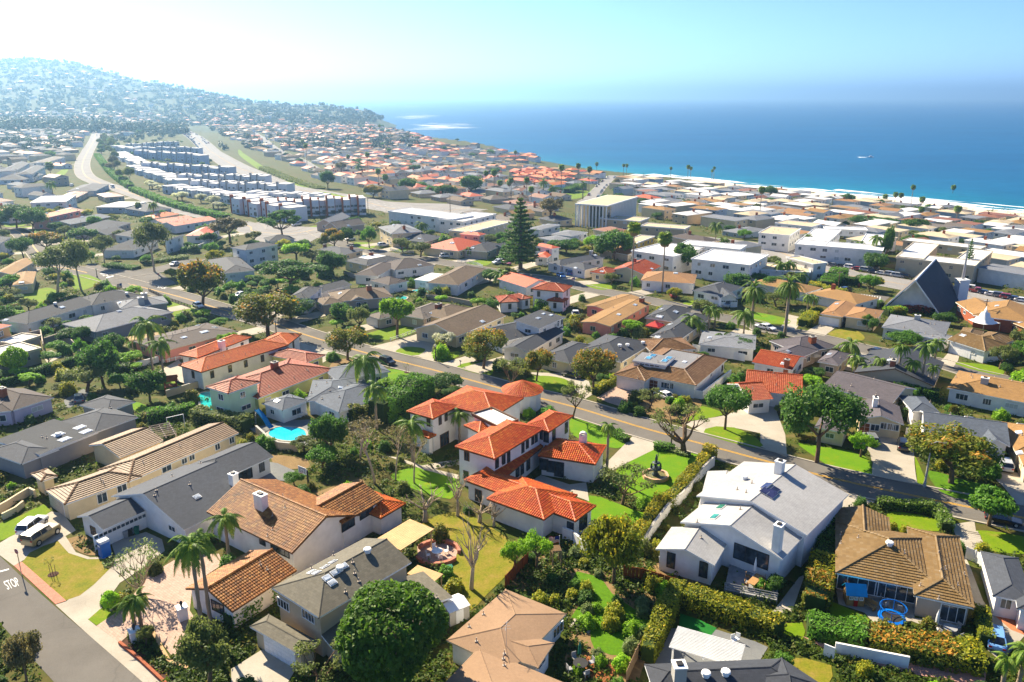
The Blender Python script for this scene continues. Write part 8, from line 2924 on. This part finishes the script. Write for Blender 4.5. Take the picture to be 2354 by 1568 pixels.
def round_table(at_,mat,label,n,chairs_,clabel,r=.75,h0=.06):
 p=ground(at_,h0)
 o=empty('round_table',p,0,label,'table')
 MB().lathe([(0,.7),(r,.7),(r,.75),(0,.75)],18).build('table_top',PLAST[mat],o)
 MB().lathe([(.3,0),(.06,.08),(.06,.7)],10).build('pedestal',PLAST[mat],o)
 for k in range(n):
  a=k*math.tau/n+.4
  chair(p+Vector((math.cos(a),math.sin(a),0))*(r+.5),a+math.pi/2,chairs_,clabel+(', '+('far left','far right','near right','near left')[k%4]))
 return p
def parasol(p,mat,label,open_=True,hh=2.4,r=1.5):
 o=empty('parasol',p,0,label,'parasol')
 MB().tube([(0,0,0),(0,0,hh+.2)],.03,6).lathe([(.3,0),(.3,.08),(.04,.1)],10).build('pole',WHITE,o)
 if open_:MB().lathe([(r,hh-.55),(r*.5,hh-.1),(0,hh+.12)],8).build('canopy',PLAST[mat],o)
 else:MB().lathe([(.05,.7),(.2,.9),(.16,1.9),(.03,hh+.1)],8).build('canopy',PLAST[mat],o)
round_table('B1352,700','white','white round table on the brick-ringed patio',4,'white','white chair at the round table on the brick-ringed patio')
round_table('D1278,1232','grey','pale round table on the beige patio',4,'grey','grey chair at the pale table on the beige patio')
round_table('C505,1475','dark','dark glass table on the wooden deck',4,'grey','pale chair at the table on the wooden deck',.8,.3)
round_table('F505,1150','white','small white table on the blue-grey patio behind the pool',2,'white','white chair at the table behind the pool',.6)
round_table('H1165,905','teak','wooden table under the queen palms',4,'dark','dark chair at the wooden table under the palms',.9)
parasol(ground('C498,1420'),'green','closed dark green parasol beside the glass table',False)
parasol(ground('H1165,890'),'green','closed green parasol under the queen palms',False)
parasol(ground('H410,700'),'sand','open beige parasol in the mauve courtyard',True,2.5,1.9)
parasol(ground('D1185,1205'),'white','closed white parasol on the beige patio',False)
for i,(s_,a_)in enumerate((('D825,1010',200),('D925,1035',160),('D835,1060',20),('D935,1085',330))):
 chair(ground(s_,.05),R(a_),'grey','grey lounge chair on the beige patio, '+('back left','back right','front left','front right')[i])
chair(ground('C1578,1290',.05),R(150),'white','white slatted chair beside the white pergola')
chair(ground('C1555,1300',.05),R(200),'white','white low chair left of the slatted one by the pergola')
def bench(at_,label):
 p=ground(at_,.05)
 o=empty('bench',p,R(-55),label,'bench')
 for k in range(4):MB().box((-.9,-.3+.16*k,.42),(.9,-.17+.16*k,.46)).build('slat',TEAK,o)
 for k in range(4):MB().box((-.9,.33,.5+.14*k),(.9,.37,.61+.14*k)).build('back_slat',TEAK,o)
 for x in(-.8,.8):MB().box((x-.05,-.3,0),(x+.05,.36,.42)).build('leg',TEAK,o)
bench('D720,1055','wooden slatted bench on the beige patio')
def playhouse():
 p=ground('D620,1020',.05)
 o=empty('playhouse',p,R(-8),'small wooden playhouse with bright blue roof on the beige patio','playhouse')
 MB().box((-1.0,-.8,0),(1.0,.8,1.7)).build('wall',TEAK,o)
 mb=MB()
 for s in(-1,1):mb.poly([(-1.2,s*1.05,1.55),(1.2,s*1.05,1.55),(1.2,0,2.6),(-1.2,0,2.6),(-1.2,s*1.05,1.49),(1.2,s*1.05,1.49),(1.2,0,2.54),(-1.2,0,2.54)],[(0,1,2,3),(4,5,6,7),(0,1,5,4),(0,3,7,4),(1,2,6,5)])
 mb.build('roof',PLAST['cyan'],o)
 for x in(-1.0,1.0):MB().face([(x,-.8,1.7),(x,.8,1.7),(x,0,2.5)]).build('gable',TEAK,o)
 a,b_=window_meshes(.45,.5,'white')
 for x in(-.55,.0,.6):
  w=link('window',a,o,(x,-.82,.85),math.pi);link('pane',b_,w)
 MB().box((-.2,-.86,0),(.25,-.8,.8)).build('door',PLAST['red'],o)
playhouse()
def trampoline():
 p=ground('D880,1150',.03)
 o=empty('trampoline',p,0,'small blue trampoline with safety frame at the hedge','trampoline')
 MB().lathe([(1.5,.5),(1.5,.62),(1.1,.66),(1.1,.5)],20).build('pad',PLAST['blue'],o)
 MB().lathe([(1.1,.6),(0,.57)],20).build('mat',DARK,o)
 MB().lathe([(1.46,1.9),(1.46,1.98),(1.4,1.98),(1.4,1.9)],20).build('top_ring',PLAST['blue'],o)
 pm=MB().tube([(0,0,0),(0,0,1.95)],.04,6).mesh('post',PLAST['blue'])
 for k in range(6):link('post',pm,o,(1.43*math.cos(k*1.047),1.43*math.sin(k*1.047),0))
trampoline()
def portable_toilet():
 b=ground('A722,700')
 o=empty('portable_toilet',b,R(-38),'blue portable toilet with white roof on the concrete driveway','portable toilet')
 MB().box((-.58,-.58,0),(.58,.58,2.1)).build('cabin',PLAST['blue'],o)
 mb=MB()
 mb.poly([(-.62,-.62,2.1),(.62,-.62,2.1),(.62,.62,2.1),(-.62,.62,2.1),(-.45,-.62,2.36),(.45,-.62,2.36),(.45,.62,2.36),(-.45,.62,2.36)],[(4,5,6,7),(0,1,5,4),(1,2,6,5),(2,3,7,6),(3,0,4,7)])
 mb.build('roof',WHITE,o)
 MB().box((-.42,-.62,.12),(.42,-.585,1.98)).build('door',M('blue_door',(0.015,0.10,0.36),.45),o)
 MB().box((-.25,-.635,1.55),(.25,-.622,1.8)).build('sign_panel',WHITE,o)
 MB().tube([(.45,.45,2.1),(.45,.45,2.6)],.05,6).build('vent_pipe',WHITE,o)
portable_toilet()
def bin_(at_,mat,label):
 o=empty('wheelie_bin',ground(at_,.04),R(20),label,'bin')
 MB().poly([(-.25,-.28,0),(.25,-.28,0),(.25,.28,0),(-.25,.28,0),(-.32,-.36,.95),(.32,-.36,.95),(.32,.36,.95),(-.32,.36,.95)],[(0,1,5,4),(1,2,6,5),(2,3,7,6),(3,0,4,7)])if False else None
 mb=MB();mb.poly([(-.25,-.28,0),(.25,-.28,0),(.25,.28,0),(-.25,.28,0),(-.32,-.36,.95),(.32,-.36,.95),(.32,.36,.95),(-.32,.36,.95)],[(0,1,5,4),(1,2,6,5),(2,3,7,6),(3,0,4,7),(0,3,2,1)])
 mb.build('body',PLAST[mat],o)
 MB().box((-.34,-.38,.95),(.34,.38,1.03)).build('lid',PLAST[mat],o)
 wm=MB().tube([(-.03,0,0),(.03,0,0)],.12,10).mesh('wheel',TYRE)
 for x in(-.28,.28):link('wheel',wm,o,(x,.3,.12))
for s_,m_,l_ in(('A865,575','grey','grey wheelie bin below the row of garage panes'),('A895,560','dark','black wheelie bin between two others below the garage panes'),('A940,550','green','green wheelie bin nearest the carport'),('B1440,820','green','dark green bin on the patchy lawn'),('C1065,760','grey','grey bin left of the pale grey house')):bin_(s_,m_,l_)
def gate_pillar(at_,top,label):
 b=ground(at_);hh=min(2.4,max(1.2,apexz(b,top)))
 o=empty('gate_pillar',b,R(38),label,'pillar')
 MB().box((-.5,-.5,-.2),(.5,.5,hh)).build('shaft',WALL['white'],o)
 MB().box((-.6,-.6,hh),(.6,.6,hh+.14)).build('cap',WHITE,o)
 MB().lathe([(.1,hh+.14),(.12,hh+.3),(.2,hh+.5),(.16,hh+.75),(0,hh+.9)],8).build('lantern',IRON,o)
gate_pillar('A1255,1135','A1250,1055','white gate pillar with iron lantern on the pink forecourt')
gate_pillar('A930,1285','A922,1215','white gate pillar with lantern beside the mulch bed')
def slat_rect(corners,z):
 return[atz(*pp(c),hgt(ground(c).x,ground(c).y)+z)for c in corners.split()]
def pergola(spec,z,n,mat,label,name='pergola',thick=.06,depth=.16,post=.16,solid=False,npost=2):
 b,c,a=slat_rect(spec,z)
 O,u,v,Lu,Lv=b,(c-b).normalized(),None,(c-b).length,0
 v=Vector((-u.y,u.x,0));
 if v.dot(a-b)<0:v=-v
 Lv=(a-b).dot(v)
 g=Vector((b.x,b.y,b.z-z))
 o=empty(name,g,0,label,name.replace('_',' '))
 ang=math.atan2(u.y,u.x)
 if solid:
  sm=MB().box((0,0,0),(Lu,Lv/n-.03,.07)).mesh('roof_board',mat)
  for i in range(n):link('roof_board',sm,o,v*(Lv*i/n)+Vector((0,0,z+.03))-(v*0),ang).scale=(1,1 if(Matrix.Rotation(-ang,3,'Z')@v).y>0 else-1,1)
 else:
  sm=MB().box((0,-thick/2,0),(Lu,thick/2,depth)).mesh('slat',mat)
  for i in range(n):link('slat',sm,o,v*(Lv*(i+.5)/n)+Vector((0,0,z)),ang)
 bm=MB().box((-.07,0,-.2),(.07,Lv,0)).mesh('beam',mat)
 va=math.atan2(v.y,v.x)-math.pi/2
 pm=MB().box((-post/2,-post/2,-.3),(post/2,post/2,z-.2)).mesh('post',mat)
 for i in range(3):link('beam',bm,o,u*(Lu*(.06+.44*i))+Vector((0,0,z)),va)
 for s in(.06,.94):
  for k in range(npost):link('post',pm,o,u*(Lu*s)+v*(Lv*(.05+.9*k/(npost-1))))
 return o
pergola('C1110,1335 C1590,1475 C1180,1190',2.8,17,WHITE,'white slatted pergola above the grey patio, bottom right of centre')
PATIO=M('tan_roof_board',(0.52,0.37,0.21),.8,.12,1)
pergola('B1100,668 B1330,522 B985,560',2.7,14,PATIO,'tan boarded patio cover beside the brick-ringed patio','patio_cover',solid=True)
pergola('B1145,828 B1320,893 B1145,742',2.5,10,PATIO,'lower tan boarded patio cover behind the two-storey house','patio_cover',solid=True)
pergola('E1300,1340 E1490,1300 E1215,1235',2.6,7,M('grey_timber',(0.35,0.30,0.26),.8),'grey timber pergola between the brown tile wings')
pergola('Q1480,1010 Q1590,1000 Q1500,935',2.3,8,WOOD,'rustic brown garden arbor right of the feathery tree','garden_arbor')
pergola('E1090,515 E1380,470 E1150,470',2.7,16,WALL['cream'],'cream slatted patio cover of the low pinkish house','patio_cover')
pergola('G2140,915 H95,915 G2150,850',3.2,7,WHITE,'white pergola set in the rust-red roof')
def deck(spec,z,n,mat,label,rail=True):
 b,c,a=(ground(s_)for s_ in spec.split())
 O,u,v,Lu,Lv=rect3(b,c,a)
 O.z=hgt(O.x,O.y)
 o=empty('timber_deck',O,0,label,'deck')
 ang=math.atan2(u.y,u.x)
 sg=1 if(Matrix.Rotation(-ang,3,'Z')@v).y>0 else-1
 pm=MB().box((0,.02,z-.06),(Lu,Lv/n-.02,z)).mesh('plank',mat)
 for i in range(n):
  k=link('plank',pm,o,v*(Lv*i/n),ang);k.scale=(1,sg,1)
 MB().prism([q-O for q in(O,O+u*Lu,O+u*Lu+v*Lv,O+v*Lv)],-.2,z-.061).build('deck_frame',mat,o)
 if rail:
  m=int(Lu/1.6)
  po=MB().box((-.05,-.05,0),(.05,.05,z+.95)).mesh('post',mat)
  for i in range(m+1):link('post',po,o,u*(Lu*i/m),ang)
  for hh in(.3,.6,.93):MB().bar(Vector((0,0,z+hh)),u*Lu+Vector((0,0,z+hh)),.05,.1).build('rail',mat,o)
 return O,u,v,Lu,Lv
GREYT=M('silvered_timber',(0.27,0.27,0.27),.8,.2,1.5)
O,u,v,Lu,Lv=deck('C1490,960 D100,985 C1530,760',.55,22,GREYT,'raised grey timber deck with railing behind the pale grey house')
p=O+u*(Lu*.55)+v*(Lv*.35)+Vector((0,0,.56))
o=empty('dining_table',p,math.atan2(u.y,u.x)+1.2,'long wooden dining table on the grey deck','table')
MB().box((-1.3,-.5,.7),(1.3,.5,.76)).build('table_top',TEAK,o)
lm_=MB().box((-.05,-.05,0),(.05,.05,.7)).mesh('leg',TEAK)
for x in(-1.15,1.15):
 for y in(-.4,.4):link('leg',lm_,o,(x,y,0))
for i,(a,b_)in enumerate(((.40,.5),(.70,.5),(.40,.2),(.70,.2))):chair(O+u*(Lu*a)+v*(Lv*b_)+Vector((0,0,.56)),math.atan2(u.y,u.x)+(1.57 if i%2 else-1.57),'teak','wooden chair at the deck dining table, '+('far left','far right','near left','near right')[i])
parasol(O+u*(Lu*.52)+v*(Lv*.6)+Vector((0,0,.56)),'white','closed white parasol on the grey deck',False,2.6)
deck('C440,1500 C690,1590 C545,1395',.22,16,M('red_cedar',(0.28,0.11,0.045),.6,.2,1.2),'reddish cedar deck with a table, bottom centre',False)
def ladder():
 a=ground('C1518,735',.55);
 o=empty('ladder',a,0,'orange-red ladder leaning on the pale grey house wall','ladder')
 rm=M('ladder_orange',(0.55,0.10,0.03),.5)
 top=Vector((.6,1.2,3.9));s=Vector((.45,-.15,0))
 MB().bar((0,0,0),top,.07).build('rail',rm,o);MB().bar(s,top+s,.07).build('rail',rm,o)
 for k in range(11):
  t=(k+.7)/12
  MB().bar(top*t,top*t+s,.04).build('rung',METAL,o)
ladder()
def gazebo():
 b=ground('G1240,455')
 o=empty('gazebo',b,R(10),'red canvas gazebo beside the charcoal-roofed house','gazebo')
 MB().lathe([(2.6,2.2),(2.55,2.45),(1.0,3.1),(.9,3.15),(0,3.6)],4).build('canopy',PLAST['red'],o)
 pm=MB().tube([(0,0,0),(0,0,2.3)],.06,6).mesh('post',IRON)
 for k in range(4):link('post',pm,o,(2.4*math.cos(k*math.pi/2),2.4*math.sin(k*math.pi/2),0))
gazebo()
def slide():
 b=ground('F150,1215')
 e=ground('F280,1262')
 d=e-b
 o=empty('pool_slide',b,0,'curved blue pool slide with metal ladder','slide')
 P=[]
 for i in range(13):
  t=i/12
  P.append(Vector((d.x*t,d.y*t,2.6*(1-t)**1.4+.35))+Vector((.35*math.sin(t*5),-.2*math.sin(t*5),0)))
 mb=MB()
 for i in range(12):
  a,b_=P[i],P[i+1]
  s=Vector((-(b_-a).y,(b_-a).x,0)).normalized()*.45
  up=Vector((0,0,.3))
  mb.face([a-s,b_-s,b_+s,a+s]);mb.face([a-s,a-s+up,b_-s+up,b_-s]);mb.face([a+s,b_+s,b_+s+up,a+s+up])
 mb.build('chute',PLAST['cyan'],o)
 for s in(-.35,.35):MB().bar((-.4,s,0),(-.1,s,3.4),.06).build('ladder_rail',METAL,o)
 for k in range(7):MB().bar((-.38+.03*k,-.35,.35+.38*k),(-.38+.03*k,.35,.35+.38*k),.05).build('step',METAL,o)
slide()
def hoop():
 b=ground('B470,235')
 o=empty('basketball_hoop',b,R(-35),'basketball hoop with clear backboard over the dirt court','basketball hoop')
 MB().box((-.1,-.1,0),(.1,.1,3.0)).bar((0,0,2.8),(0,-.9,3.2),.08).build('post',DARK,o)
 mb=MB()
 for a,c in(((-.9,-.95,2.8),(.9,-.9,2.87)),((-.9,-.95,3.83),(.9,-.9,3.9)),((-.9,-.95,2.87),(-.83,-.9,3.83)),((.83,-.95,2.87),(.9,-.9,3.83)),((-.3,-.96,3.0),(.3,-.91,3.05)),((-.3,-.96,3.4),(.3,-.91,3.45)),((-.3,-.96,3.05),(-.25,-.91,3.4)),((.25,-.96,3.05),(.3,-.91,3.4))):mb.box(a,c)
 bb=mb.build('backboard_frame',WHITE,o)
 MB().box((-.82,-.93,2.88),(.82,-.92,3.82)).build('backboard',M('grey_acrylic',(0.35,0.37,0.4),.2),bb)
 MB().tube([(.24*math.cos(k*.524),-1.2+.24*math.sin(k*.524),3.05)for k in range(13)],.02,5).build('rim',PLAST['red'],o)
hoop()
def frame_goal():
 a,b=ground('E1412,1262'),ground('E1552,1230')
 o=empty('swing_frame',a,0,'tall white metal frame on the small lawn','frame')
 h_=max(2.4,apexz(a,'E1400,1158'))
 MB().bar((0,0,-.1),(0,0,h_),.1).build('post',WHITE,o);MB().bar(b-a+Vector((0,0,-.1)),b-a+Vector((0,0,h_)),.1).build('post',WHITE,o)
 MB().bar((0,0,h_),b-a+Vector((0,0,h_)),.1).build('crossbar',WHITE,o)
frame_goal()
def playset():
 b=ground('E1440,935')
 o=empty('wooden_playset',b,R(20),'red-brown wooden playset with gabled roof on the lawn strip','playset')
 w=REDW
 pm=MB().box((-.07,-.07,0),(.07,.07,2.6)).mesh('post',w)
 for x in(-1.1,1.1):
  for y in(-.9,.9):link('post',pm,o,(x,y,0))
 MB().box((-1.2,-1,1.2),(1.2,1,1.3)).build('platform',w,o)
 for s in(-1,1):MB().poly([(-1.5,s*1.2,2.5),(1.5,s*1.2,2.5),(1.5,0,3.5),(-1.5,0,3.5)],[(0,1,2,3)])if False else None
 mb=MB()
 for s in(-1,1):mb.poly([(-1.5,s*1.25,2.5),(1.5,s*1.25,2.5),(1.5,0,3.5),(-1.5,0,3.5)],[(0,1,2,3)])
 mb.build('roof',w,o)
 sm=MB().box((-.05,-.02,1.3),(.05,.02,2.0)).mesh('baluster',w)
 for k in range(9):link('baluster',sm,o,(-1.05+.26*k,-.95,0))
 MB().bar((1.2,0,1.25),(2.8,.3,.1),.6,.06).build('slide',M('yellow_plastic',(0.5,0.35,0.03),.4),o)
playset()
FR_,FB_=M('flag_red',(0.45,0.02,0.04),.8),M('flag_blue',(0.02,0.03,0.18),.8)
def flag(base,top,label,w=1.6,pole=True,tilt=0):
 b=ground(base);hh=max(2.5,apexz(b,top))
 o=empty('flag',b,R(-20),label,'flag')
 MB().tube([(0,0,0),(tilt,0,hh)],.035,6).lathe([(.0,hh),(.07,hh+.05),(0,hh+.12)],8,(tilt,0,0)).build('flagpole',WHITE,o)
 fl=MB()
 n,m=13,10
 h_=w*.6
 for i in range(n):
  for k in range(m):
   def q(a,c):return(tilt-.04-(a/m)*w*.92,.14*math.sin(a*.9),hh-.1-h_*c/n-.25*w*(a/m)**1.5)
   mi=2 if(i<7 and k<4)else(0 if i%2==0 else 1)
   fl.face([q(k,i),q(k+1,i),q(k+1,i+1),q(k,i+1)],mi)
 fl.build('cloth',[FR_,WHITE,FB_],o)
flag('E1032,95','E1022,25','striped national flag on a pole above the long charcoal roof',2.4)
flag('Q1560,1010','Q1625,850','striped national flag over the garden arbor',1.6)
flag('H165,1050','H150,975','striped national flag at the porch of the red-tiled house',1.4)
flag('G572,40','G575,10','small striped flag beside the white two-storey house',1.2)
def ring_wall():
 c=ground('B1355,690')
 o=empty('ring_garden_wall',c,0,'low brick ring wall round the paved patio','wall')
 a=(ground('B1490,680')-ground('B1220,690')).length/2
 mb=MB()
 n=30
 for k in range(n):
  if 11<k<15:continue
  t0,t1=R(205+310*k/n),R(205+310*(k+1)/n)
  P=[(r*math.cos(t),r*math.sin(t))for r,t in((a,t0),(a,t1),(a+.45,t1),(a+.45,t0))]
  mb.prism(P,0,.55)
 mb.build('wall_face',BRICKP,o)
ring_wall()
def shed():
 b=ground('B1440,1190');c=ground('B1560,1140')
 o=empty('garden_shed',b,math.atan2(c.y-b.y,c.x-b.x),'small pale metal shed with shallow gable roof','shed')
 MB().box((0,0,0),(2.6,2.6,1.9)).build('wall',WALL['concrete'],o)
 mb=MB()
 for s in(0,1):mb.poly([(-.1,-.1 if not s else 2.7,1.88),(2.7,-.1 if not s else 2.7,1.88),(2.7,1.3,2.3),(-.1,1.3,2.3)],[(0,1,2,3)])
 mb.build('roof',WHITE,o)
 MB().box((.8,-.05,.05),(1.8,0,1.75)).build('door',WHITE,o)
shed()
def stones(spec,n,label,a=.9,b_=.5):
 P=[ground(s_,.05)for s_ in spec.split()]
 L=smooth_line(P,step=.1)
 o=empty('stepping_stones',(L[0].x,L[0].y,.045),0,label,'stepping stones')
 r_=random.Random(n)
 for i in range(n):
  p=L[int((len(L)-1)*(i+.5)/n)];q=L[min(len(L)-1,int((len(L)-1)*(i+.5)/n)+1)]
  d=(q-p).normalized()if(q-p).length>0 else Vector((1,0));s=Vector((-d.y,d.x))
  P4=[p+s*a*x*r_.uniform(.8,1.1)+d*b_*y*r_.uniform(.8,1.1)-L[0]for x,y in((-1,-1),(1,-1),(1,1),(-1,1))]
  MB().prism(P4,-.03,.05).build('stone',CONC,o)
stones('D1442,535 D1460,590 D1480,645',9,'row of pale stepping stones beside the right lawn',.75,.32)
stones('B1260,100 B1400,75 B1500,60',4,'large square stepping stones beside the villa',1.0,1.0)
stones('C470,1170 C560,1200',5,'irregular stone path at the cottage garden',.8,.5)
def mailbox():
 o=empty('mailbox',ground('F1852,722'),R(30),'dark mailbox on a post at the kerb lawn','mailbox')
 MB().box((-.05,-.05,-.1),(.05,.05,1.1)).build('post',IRON,o)
 MB().box((-.12,-.3,1.1),(.12,.3,1.25)).tube([(0,-.3,1.25),(0,.3,1.25)],.12,10).build('box',IRON,o)
mailbox()
def sapling(at_,hh,label):
 o=empty('staked_sapling',ground(at_),0,label,'sapling')
 mb,tips=skeleton(71,hh,1.6,.55,.035,4,2,2,1.2)
 mb.build('trunk',BARK,o)
 for x in(-.35,.35):MB().bar((x,0,0),(x,0,hh*.55),.05).build('stake',WOOD,o)
 V,t=clumps([((q.x,q.y,q.z),.18)for q in tips],6,.06,rg,.8,.2)
 link('foliage',leaf_mesh('foliage',V,t,L_['olive']),o)
 MB().lathe([(.65,.07),(.5,.1),(0,.1)],14).build('mulch_ring',MULCH,o)
sapling('A365,832',2.7,'thin staked sapling on the square front lawn')
sapling('F1402,778',2.0,'small sapling on the bright front lawn')
def aerial(hs_px,label):
 hs=[q for q in HOUSES if q.short.startswith('tan gravel')][0]
 b=hs.hit_roof(hs_px)
 if not b:return
 o=link('aerial_mast',MB().tube([(0,0,0),(0,0,2.6)],.03,5).bar((-.1,-.8,2.5),(.1,.8,2.5),.03).bar((-.5,-.5,2.5),(.5,-.5,2.5),.02).bar((-.4,0,2.5),(.4,0,2.5),.02).bar((-.3,.5,2.5),(.3,.5,2.5),.02).mesh('aerial_mast',METAL),hs.root,b[1]-hs.base)
aerial('B1825,1320','')
# boats
def boat(px,py,L,label,wake=0):
 p=atz(px,py,SEA)
 o=empty('motor_boat',p,R(170),label,'boat')
 s=L/10
 mb=MB()
 st=[(-5,1.5,.2,1.3),(-2,1.7,-.2,1.4),(2,1.5,-.1,1.6),(4.2,.7,.4,1.9),(5,.05,1.2,2.1)]
 v=[]
 for x,w,z0,z1 in st:v+=[(x*s,-w*.6*s,z0*s),(x*s,w*.6*s,z0*s),(x*s,w*s,z1*s),(x*s,-w*s,z1*s)]
 f=[]
 for i in range(4):
  for k in range(4):f.append((i*4+k,i*4+(k+1)%4,i*4+4+(k+1)%4,i*4+4+k))
 f+=[(3,2,1,0),(16,17,18,19)]
 mb.poly(v,f);mb.build('hull',WHITE,o)
 MB().box((-2.2*s,-1.1*s,1.4*s),(1.6*s,1.1*s,3.0*s)).build('cabin',WHITE,o)
 MB().box((-1.2*s,-1.12*s,2.1*s),(1.62*s,1.12*s,2.7*s)).build('windows',GLASS,o)
 MB().tube([(-.8*s,0,3*s),(-.8*s,0,6*s)],.08*s,5).build('mast',METAL,o)
 if wake:
  w=MB()
  for k in range(8):
   a,c=5+k*wake/8,5+(k+1)*wake/8
   w.face([(a,-1.5-k*.6,.12),(c,-1.5-(k+1)*.6,.12),(c,1.5+(k+1)*.6,.12),(a,1.5+k*.6,.12)])
  w.build('wake',FOAM,o)
boat(2001,362,8,'white boat alone on the blue water at right',12)
boat(1421,240,16,'tiny speedboat trailing a long white wake near the horizon',420)
boat(1613,249,14,'second tiny speedboat with a shorter wake right of the first',260)
# tell look-alike plants apart
def unique():
 by={}
 for o in LABELLED:by.setdefault(o['label'],[]).append(o)
 used=set(by)
 for lb,os_ in by.items():
  if len(os_)<2:continue
  os_.sort(key=lambda o:pix(o.location)[0])
  n=len(os_)
  if n>12:continue
  for i,o in enumerate(os_):
   if n==2:pre=('left-hand ','right-hand ')[i]
   elif i==0:pre='leftmost '
   elif i==n-1:pre='rightmost '
   else:pre=ORD[i]+'-from-left '
   o['label']=pre+lb
unique()
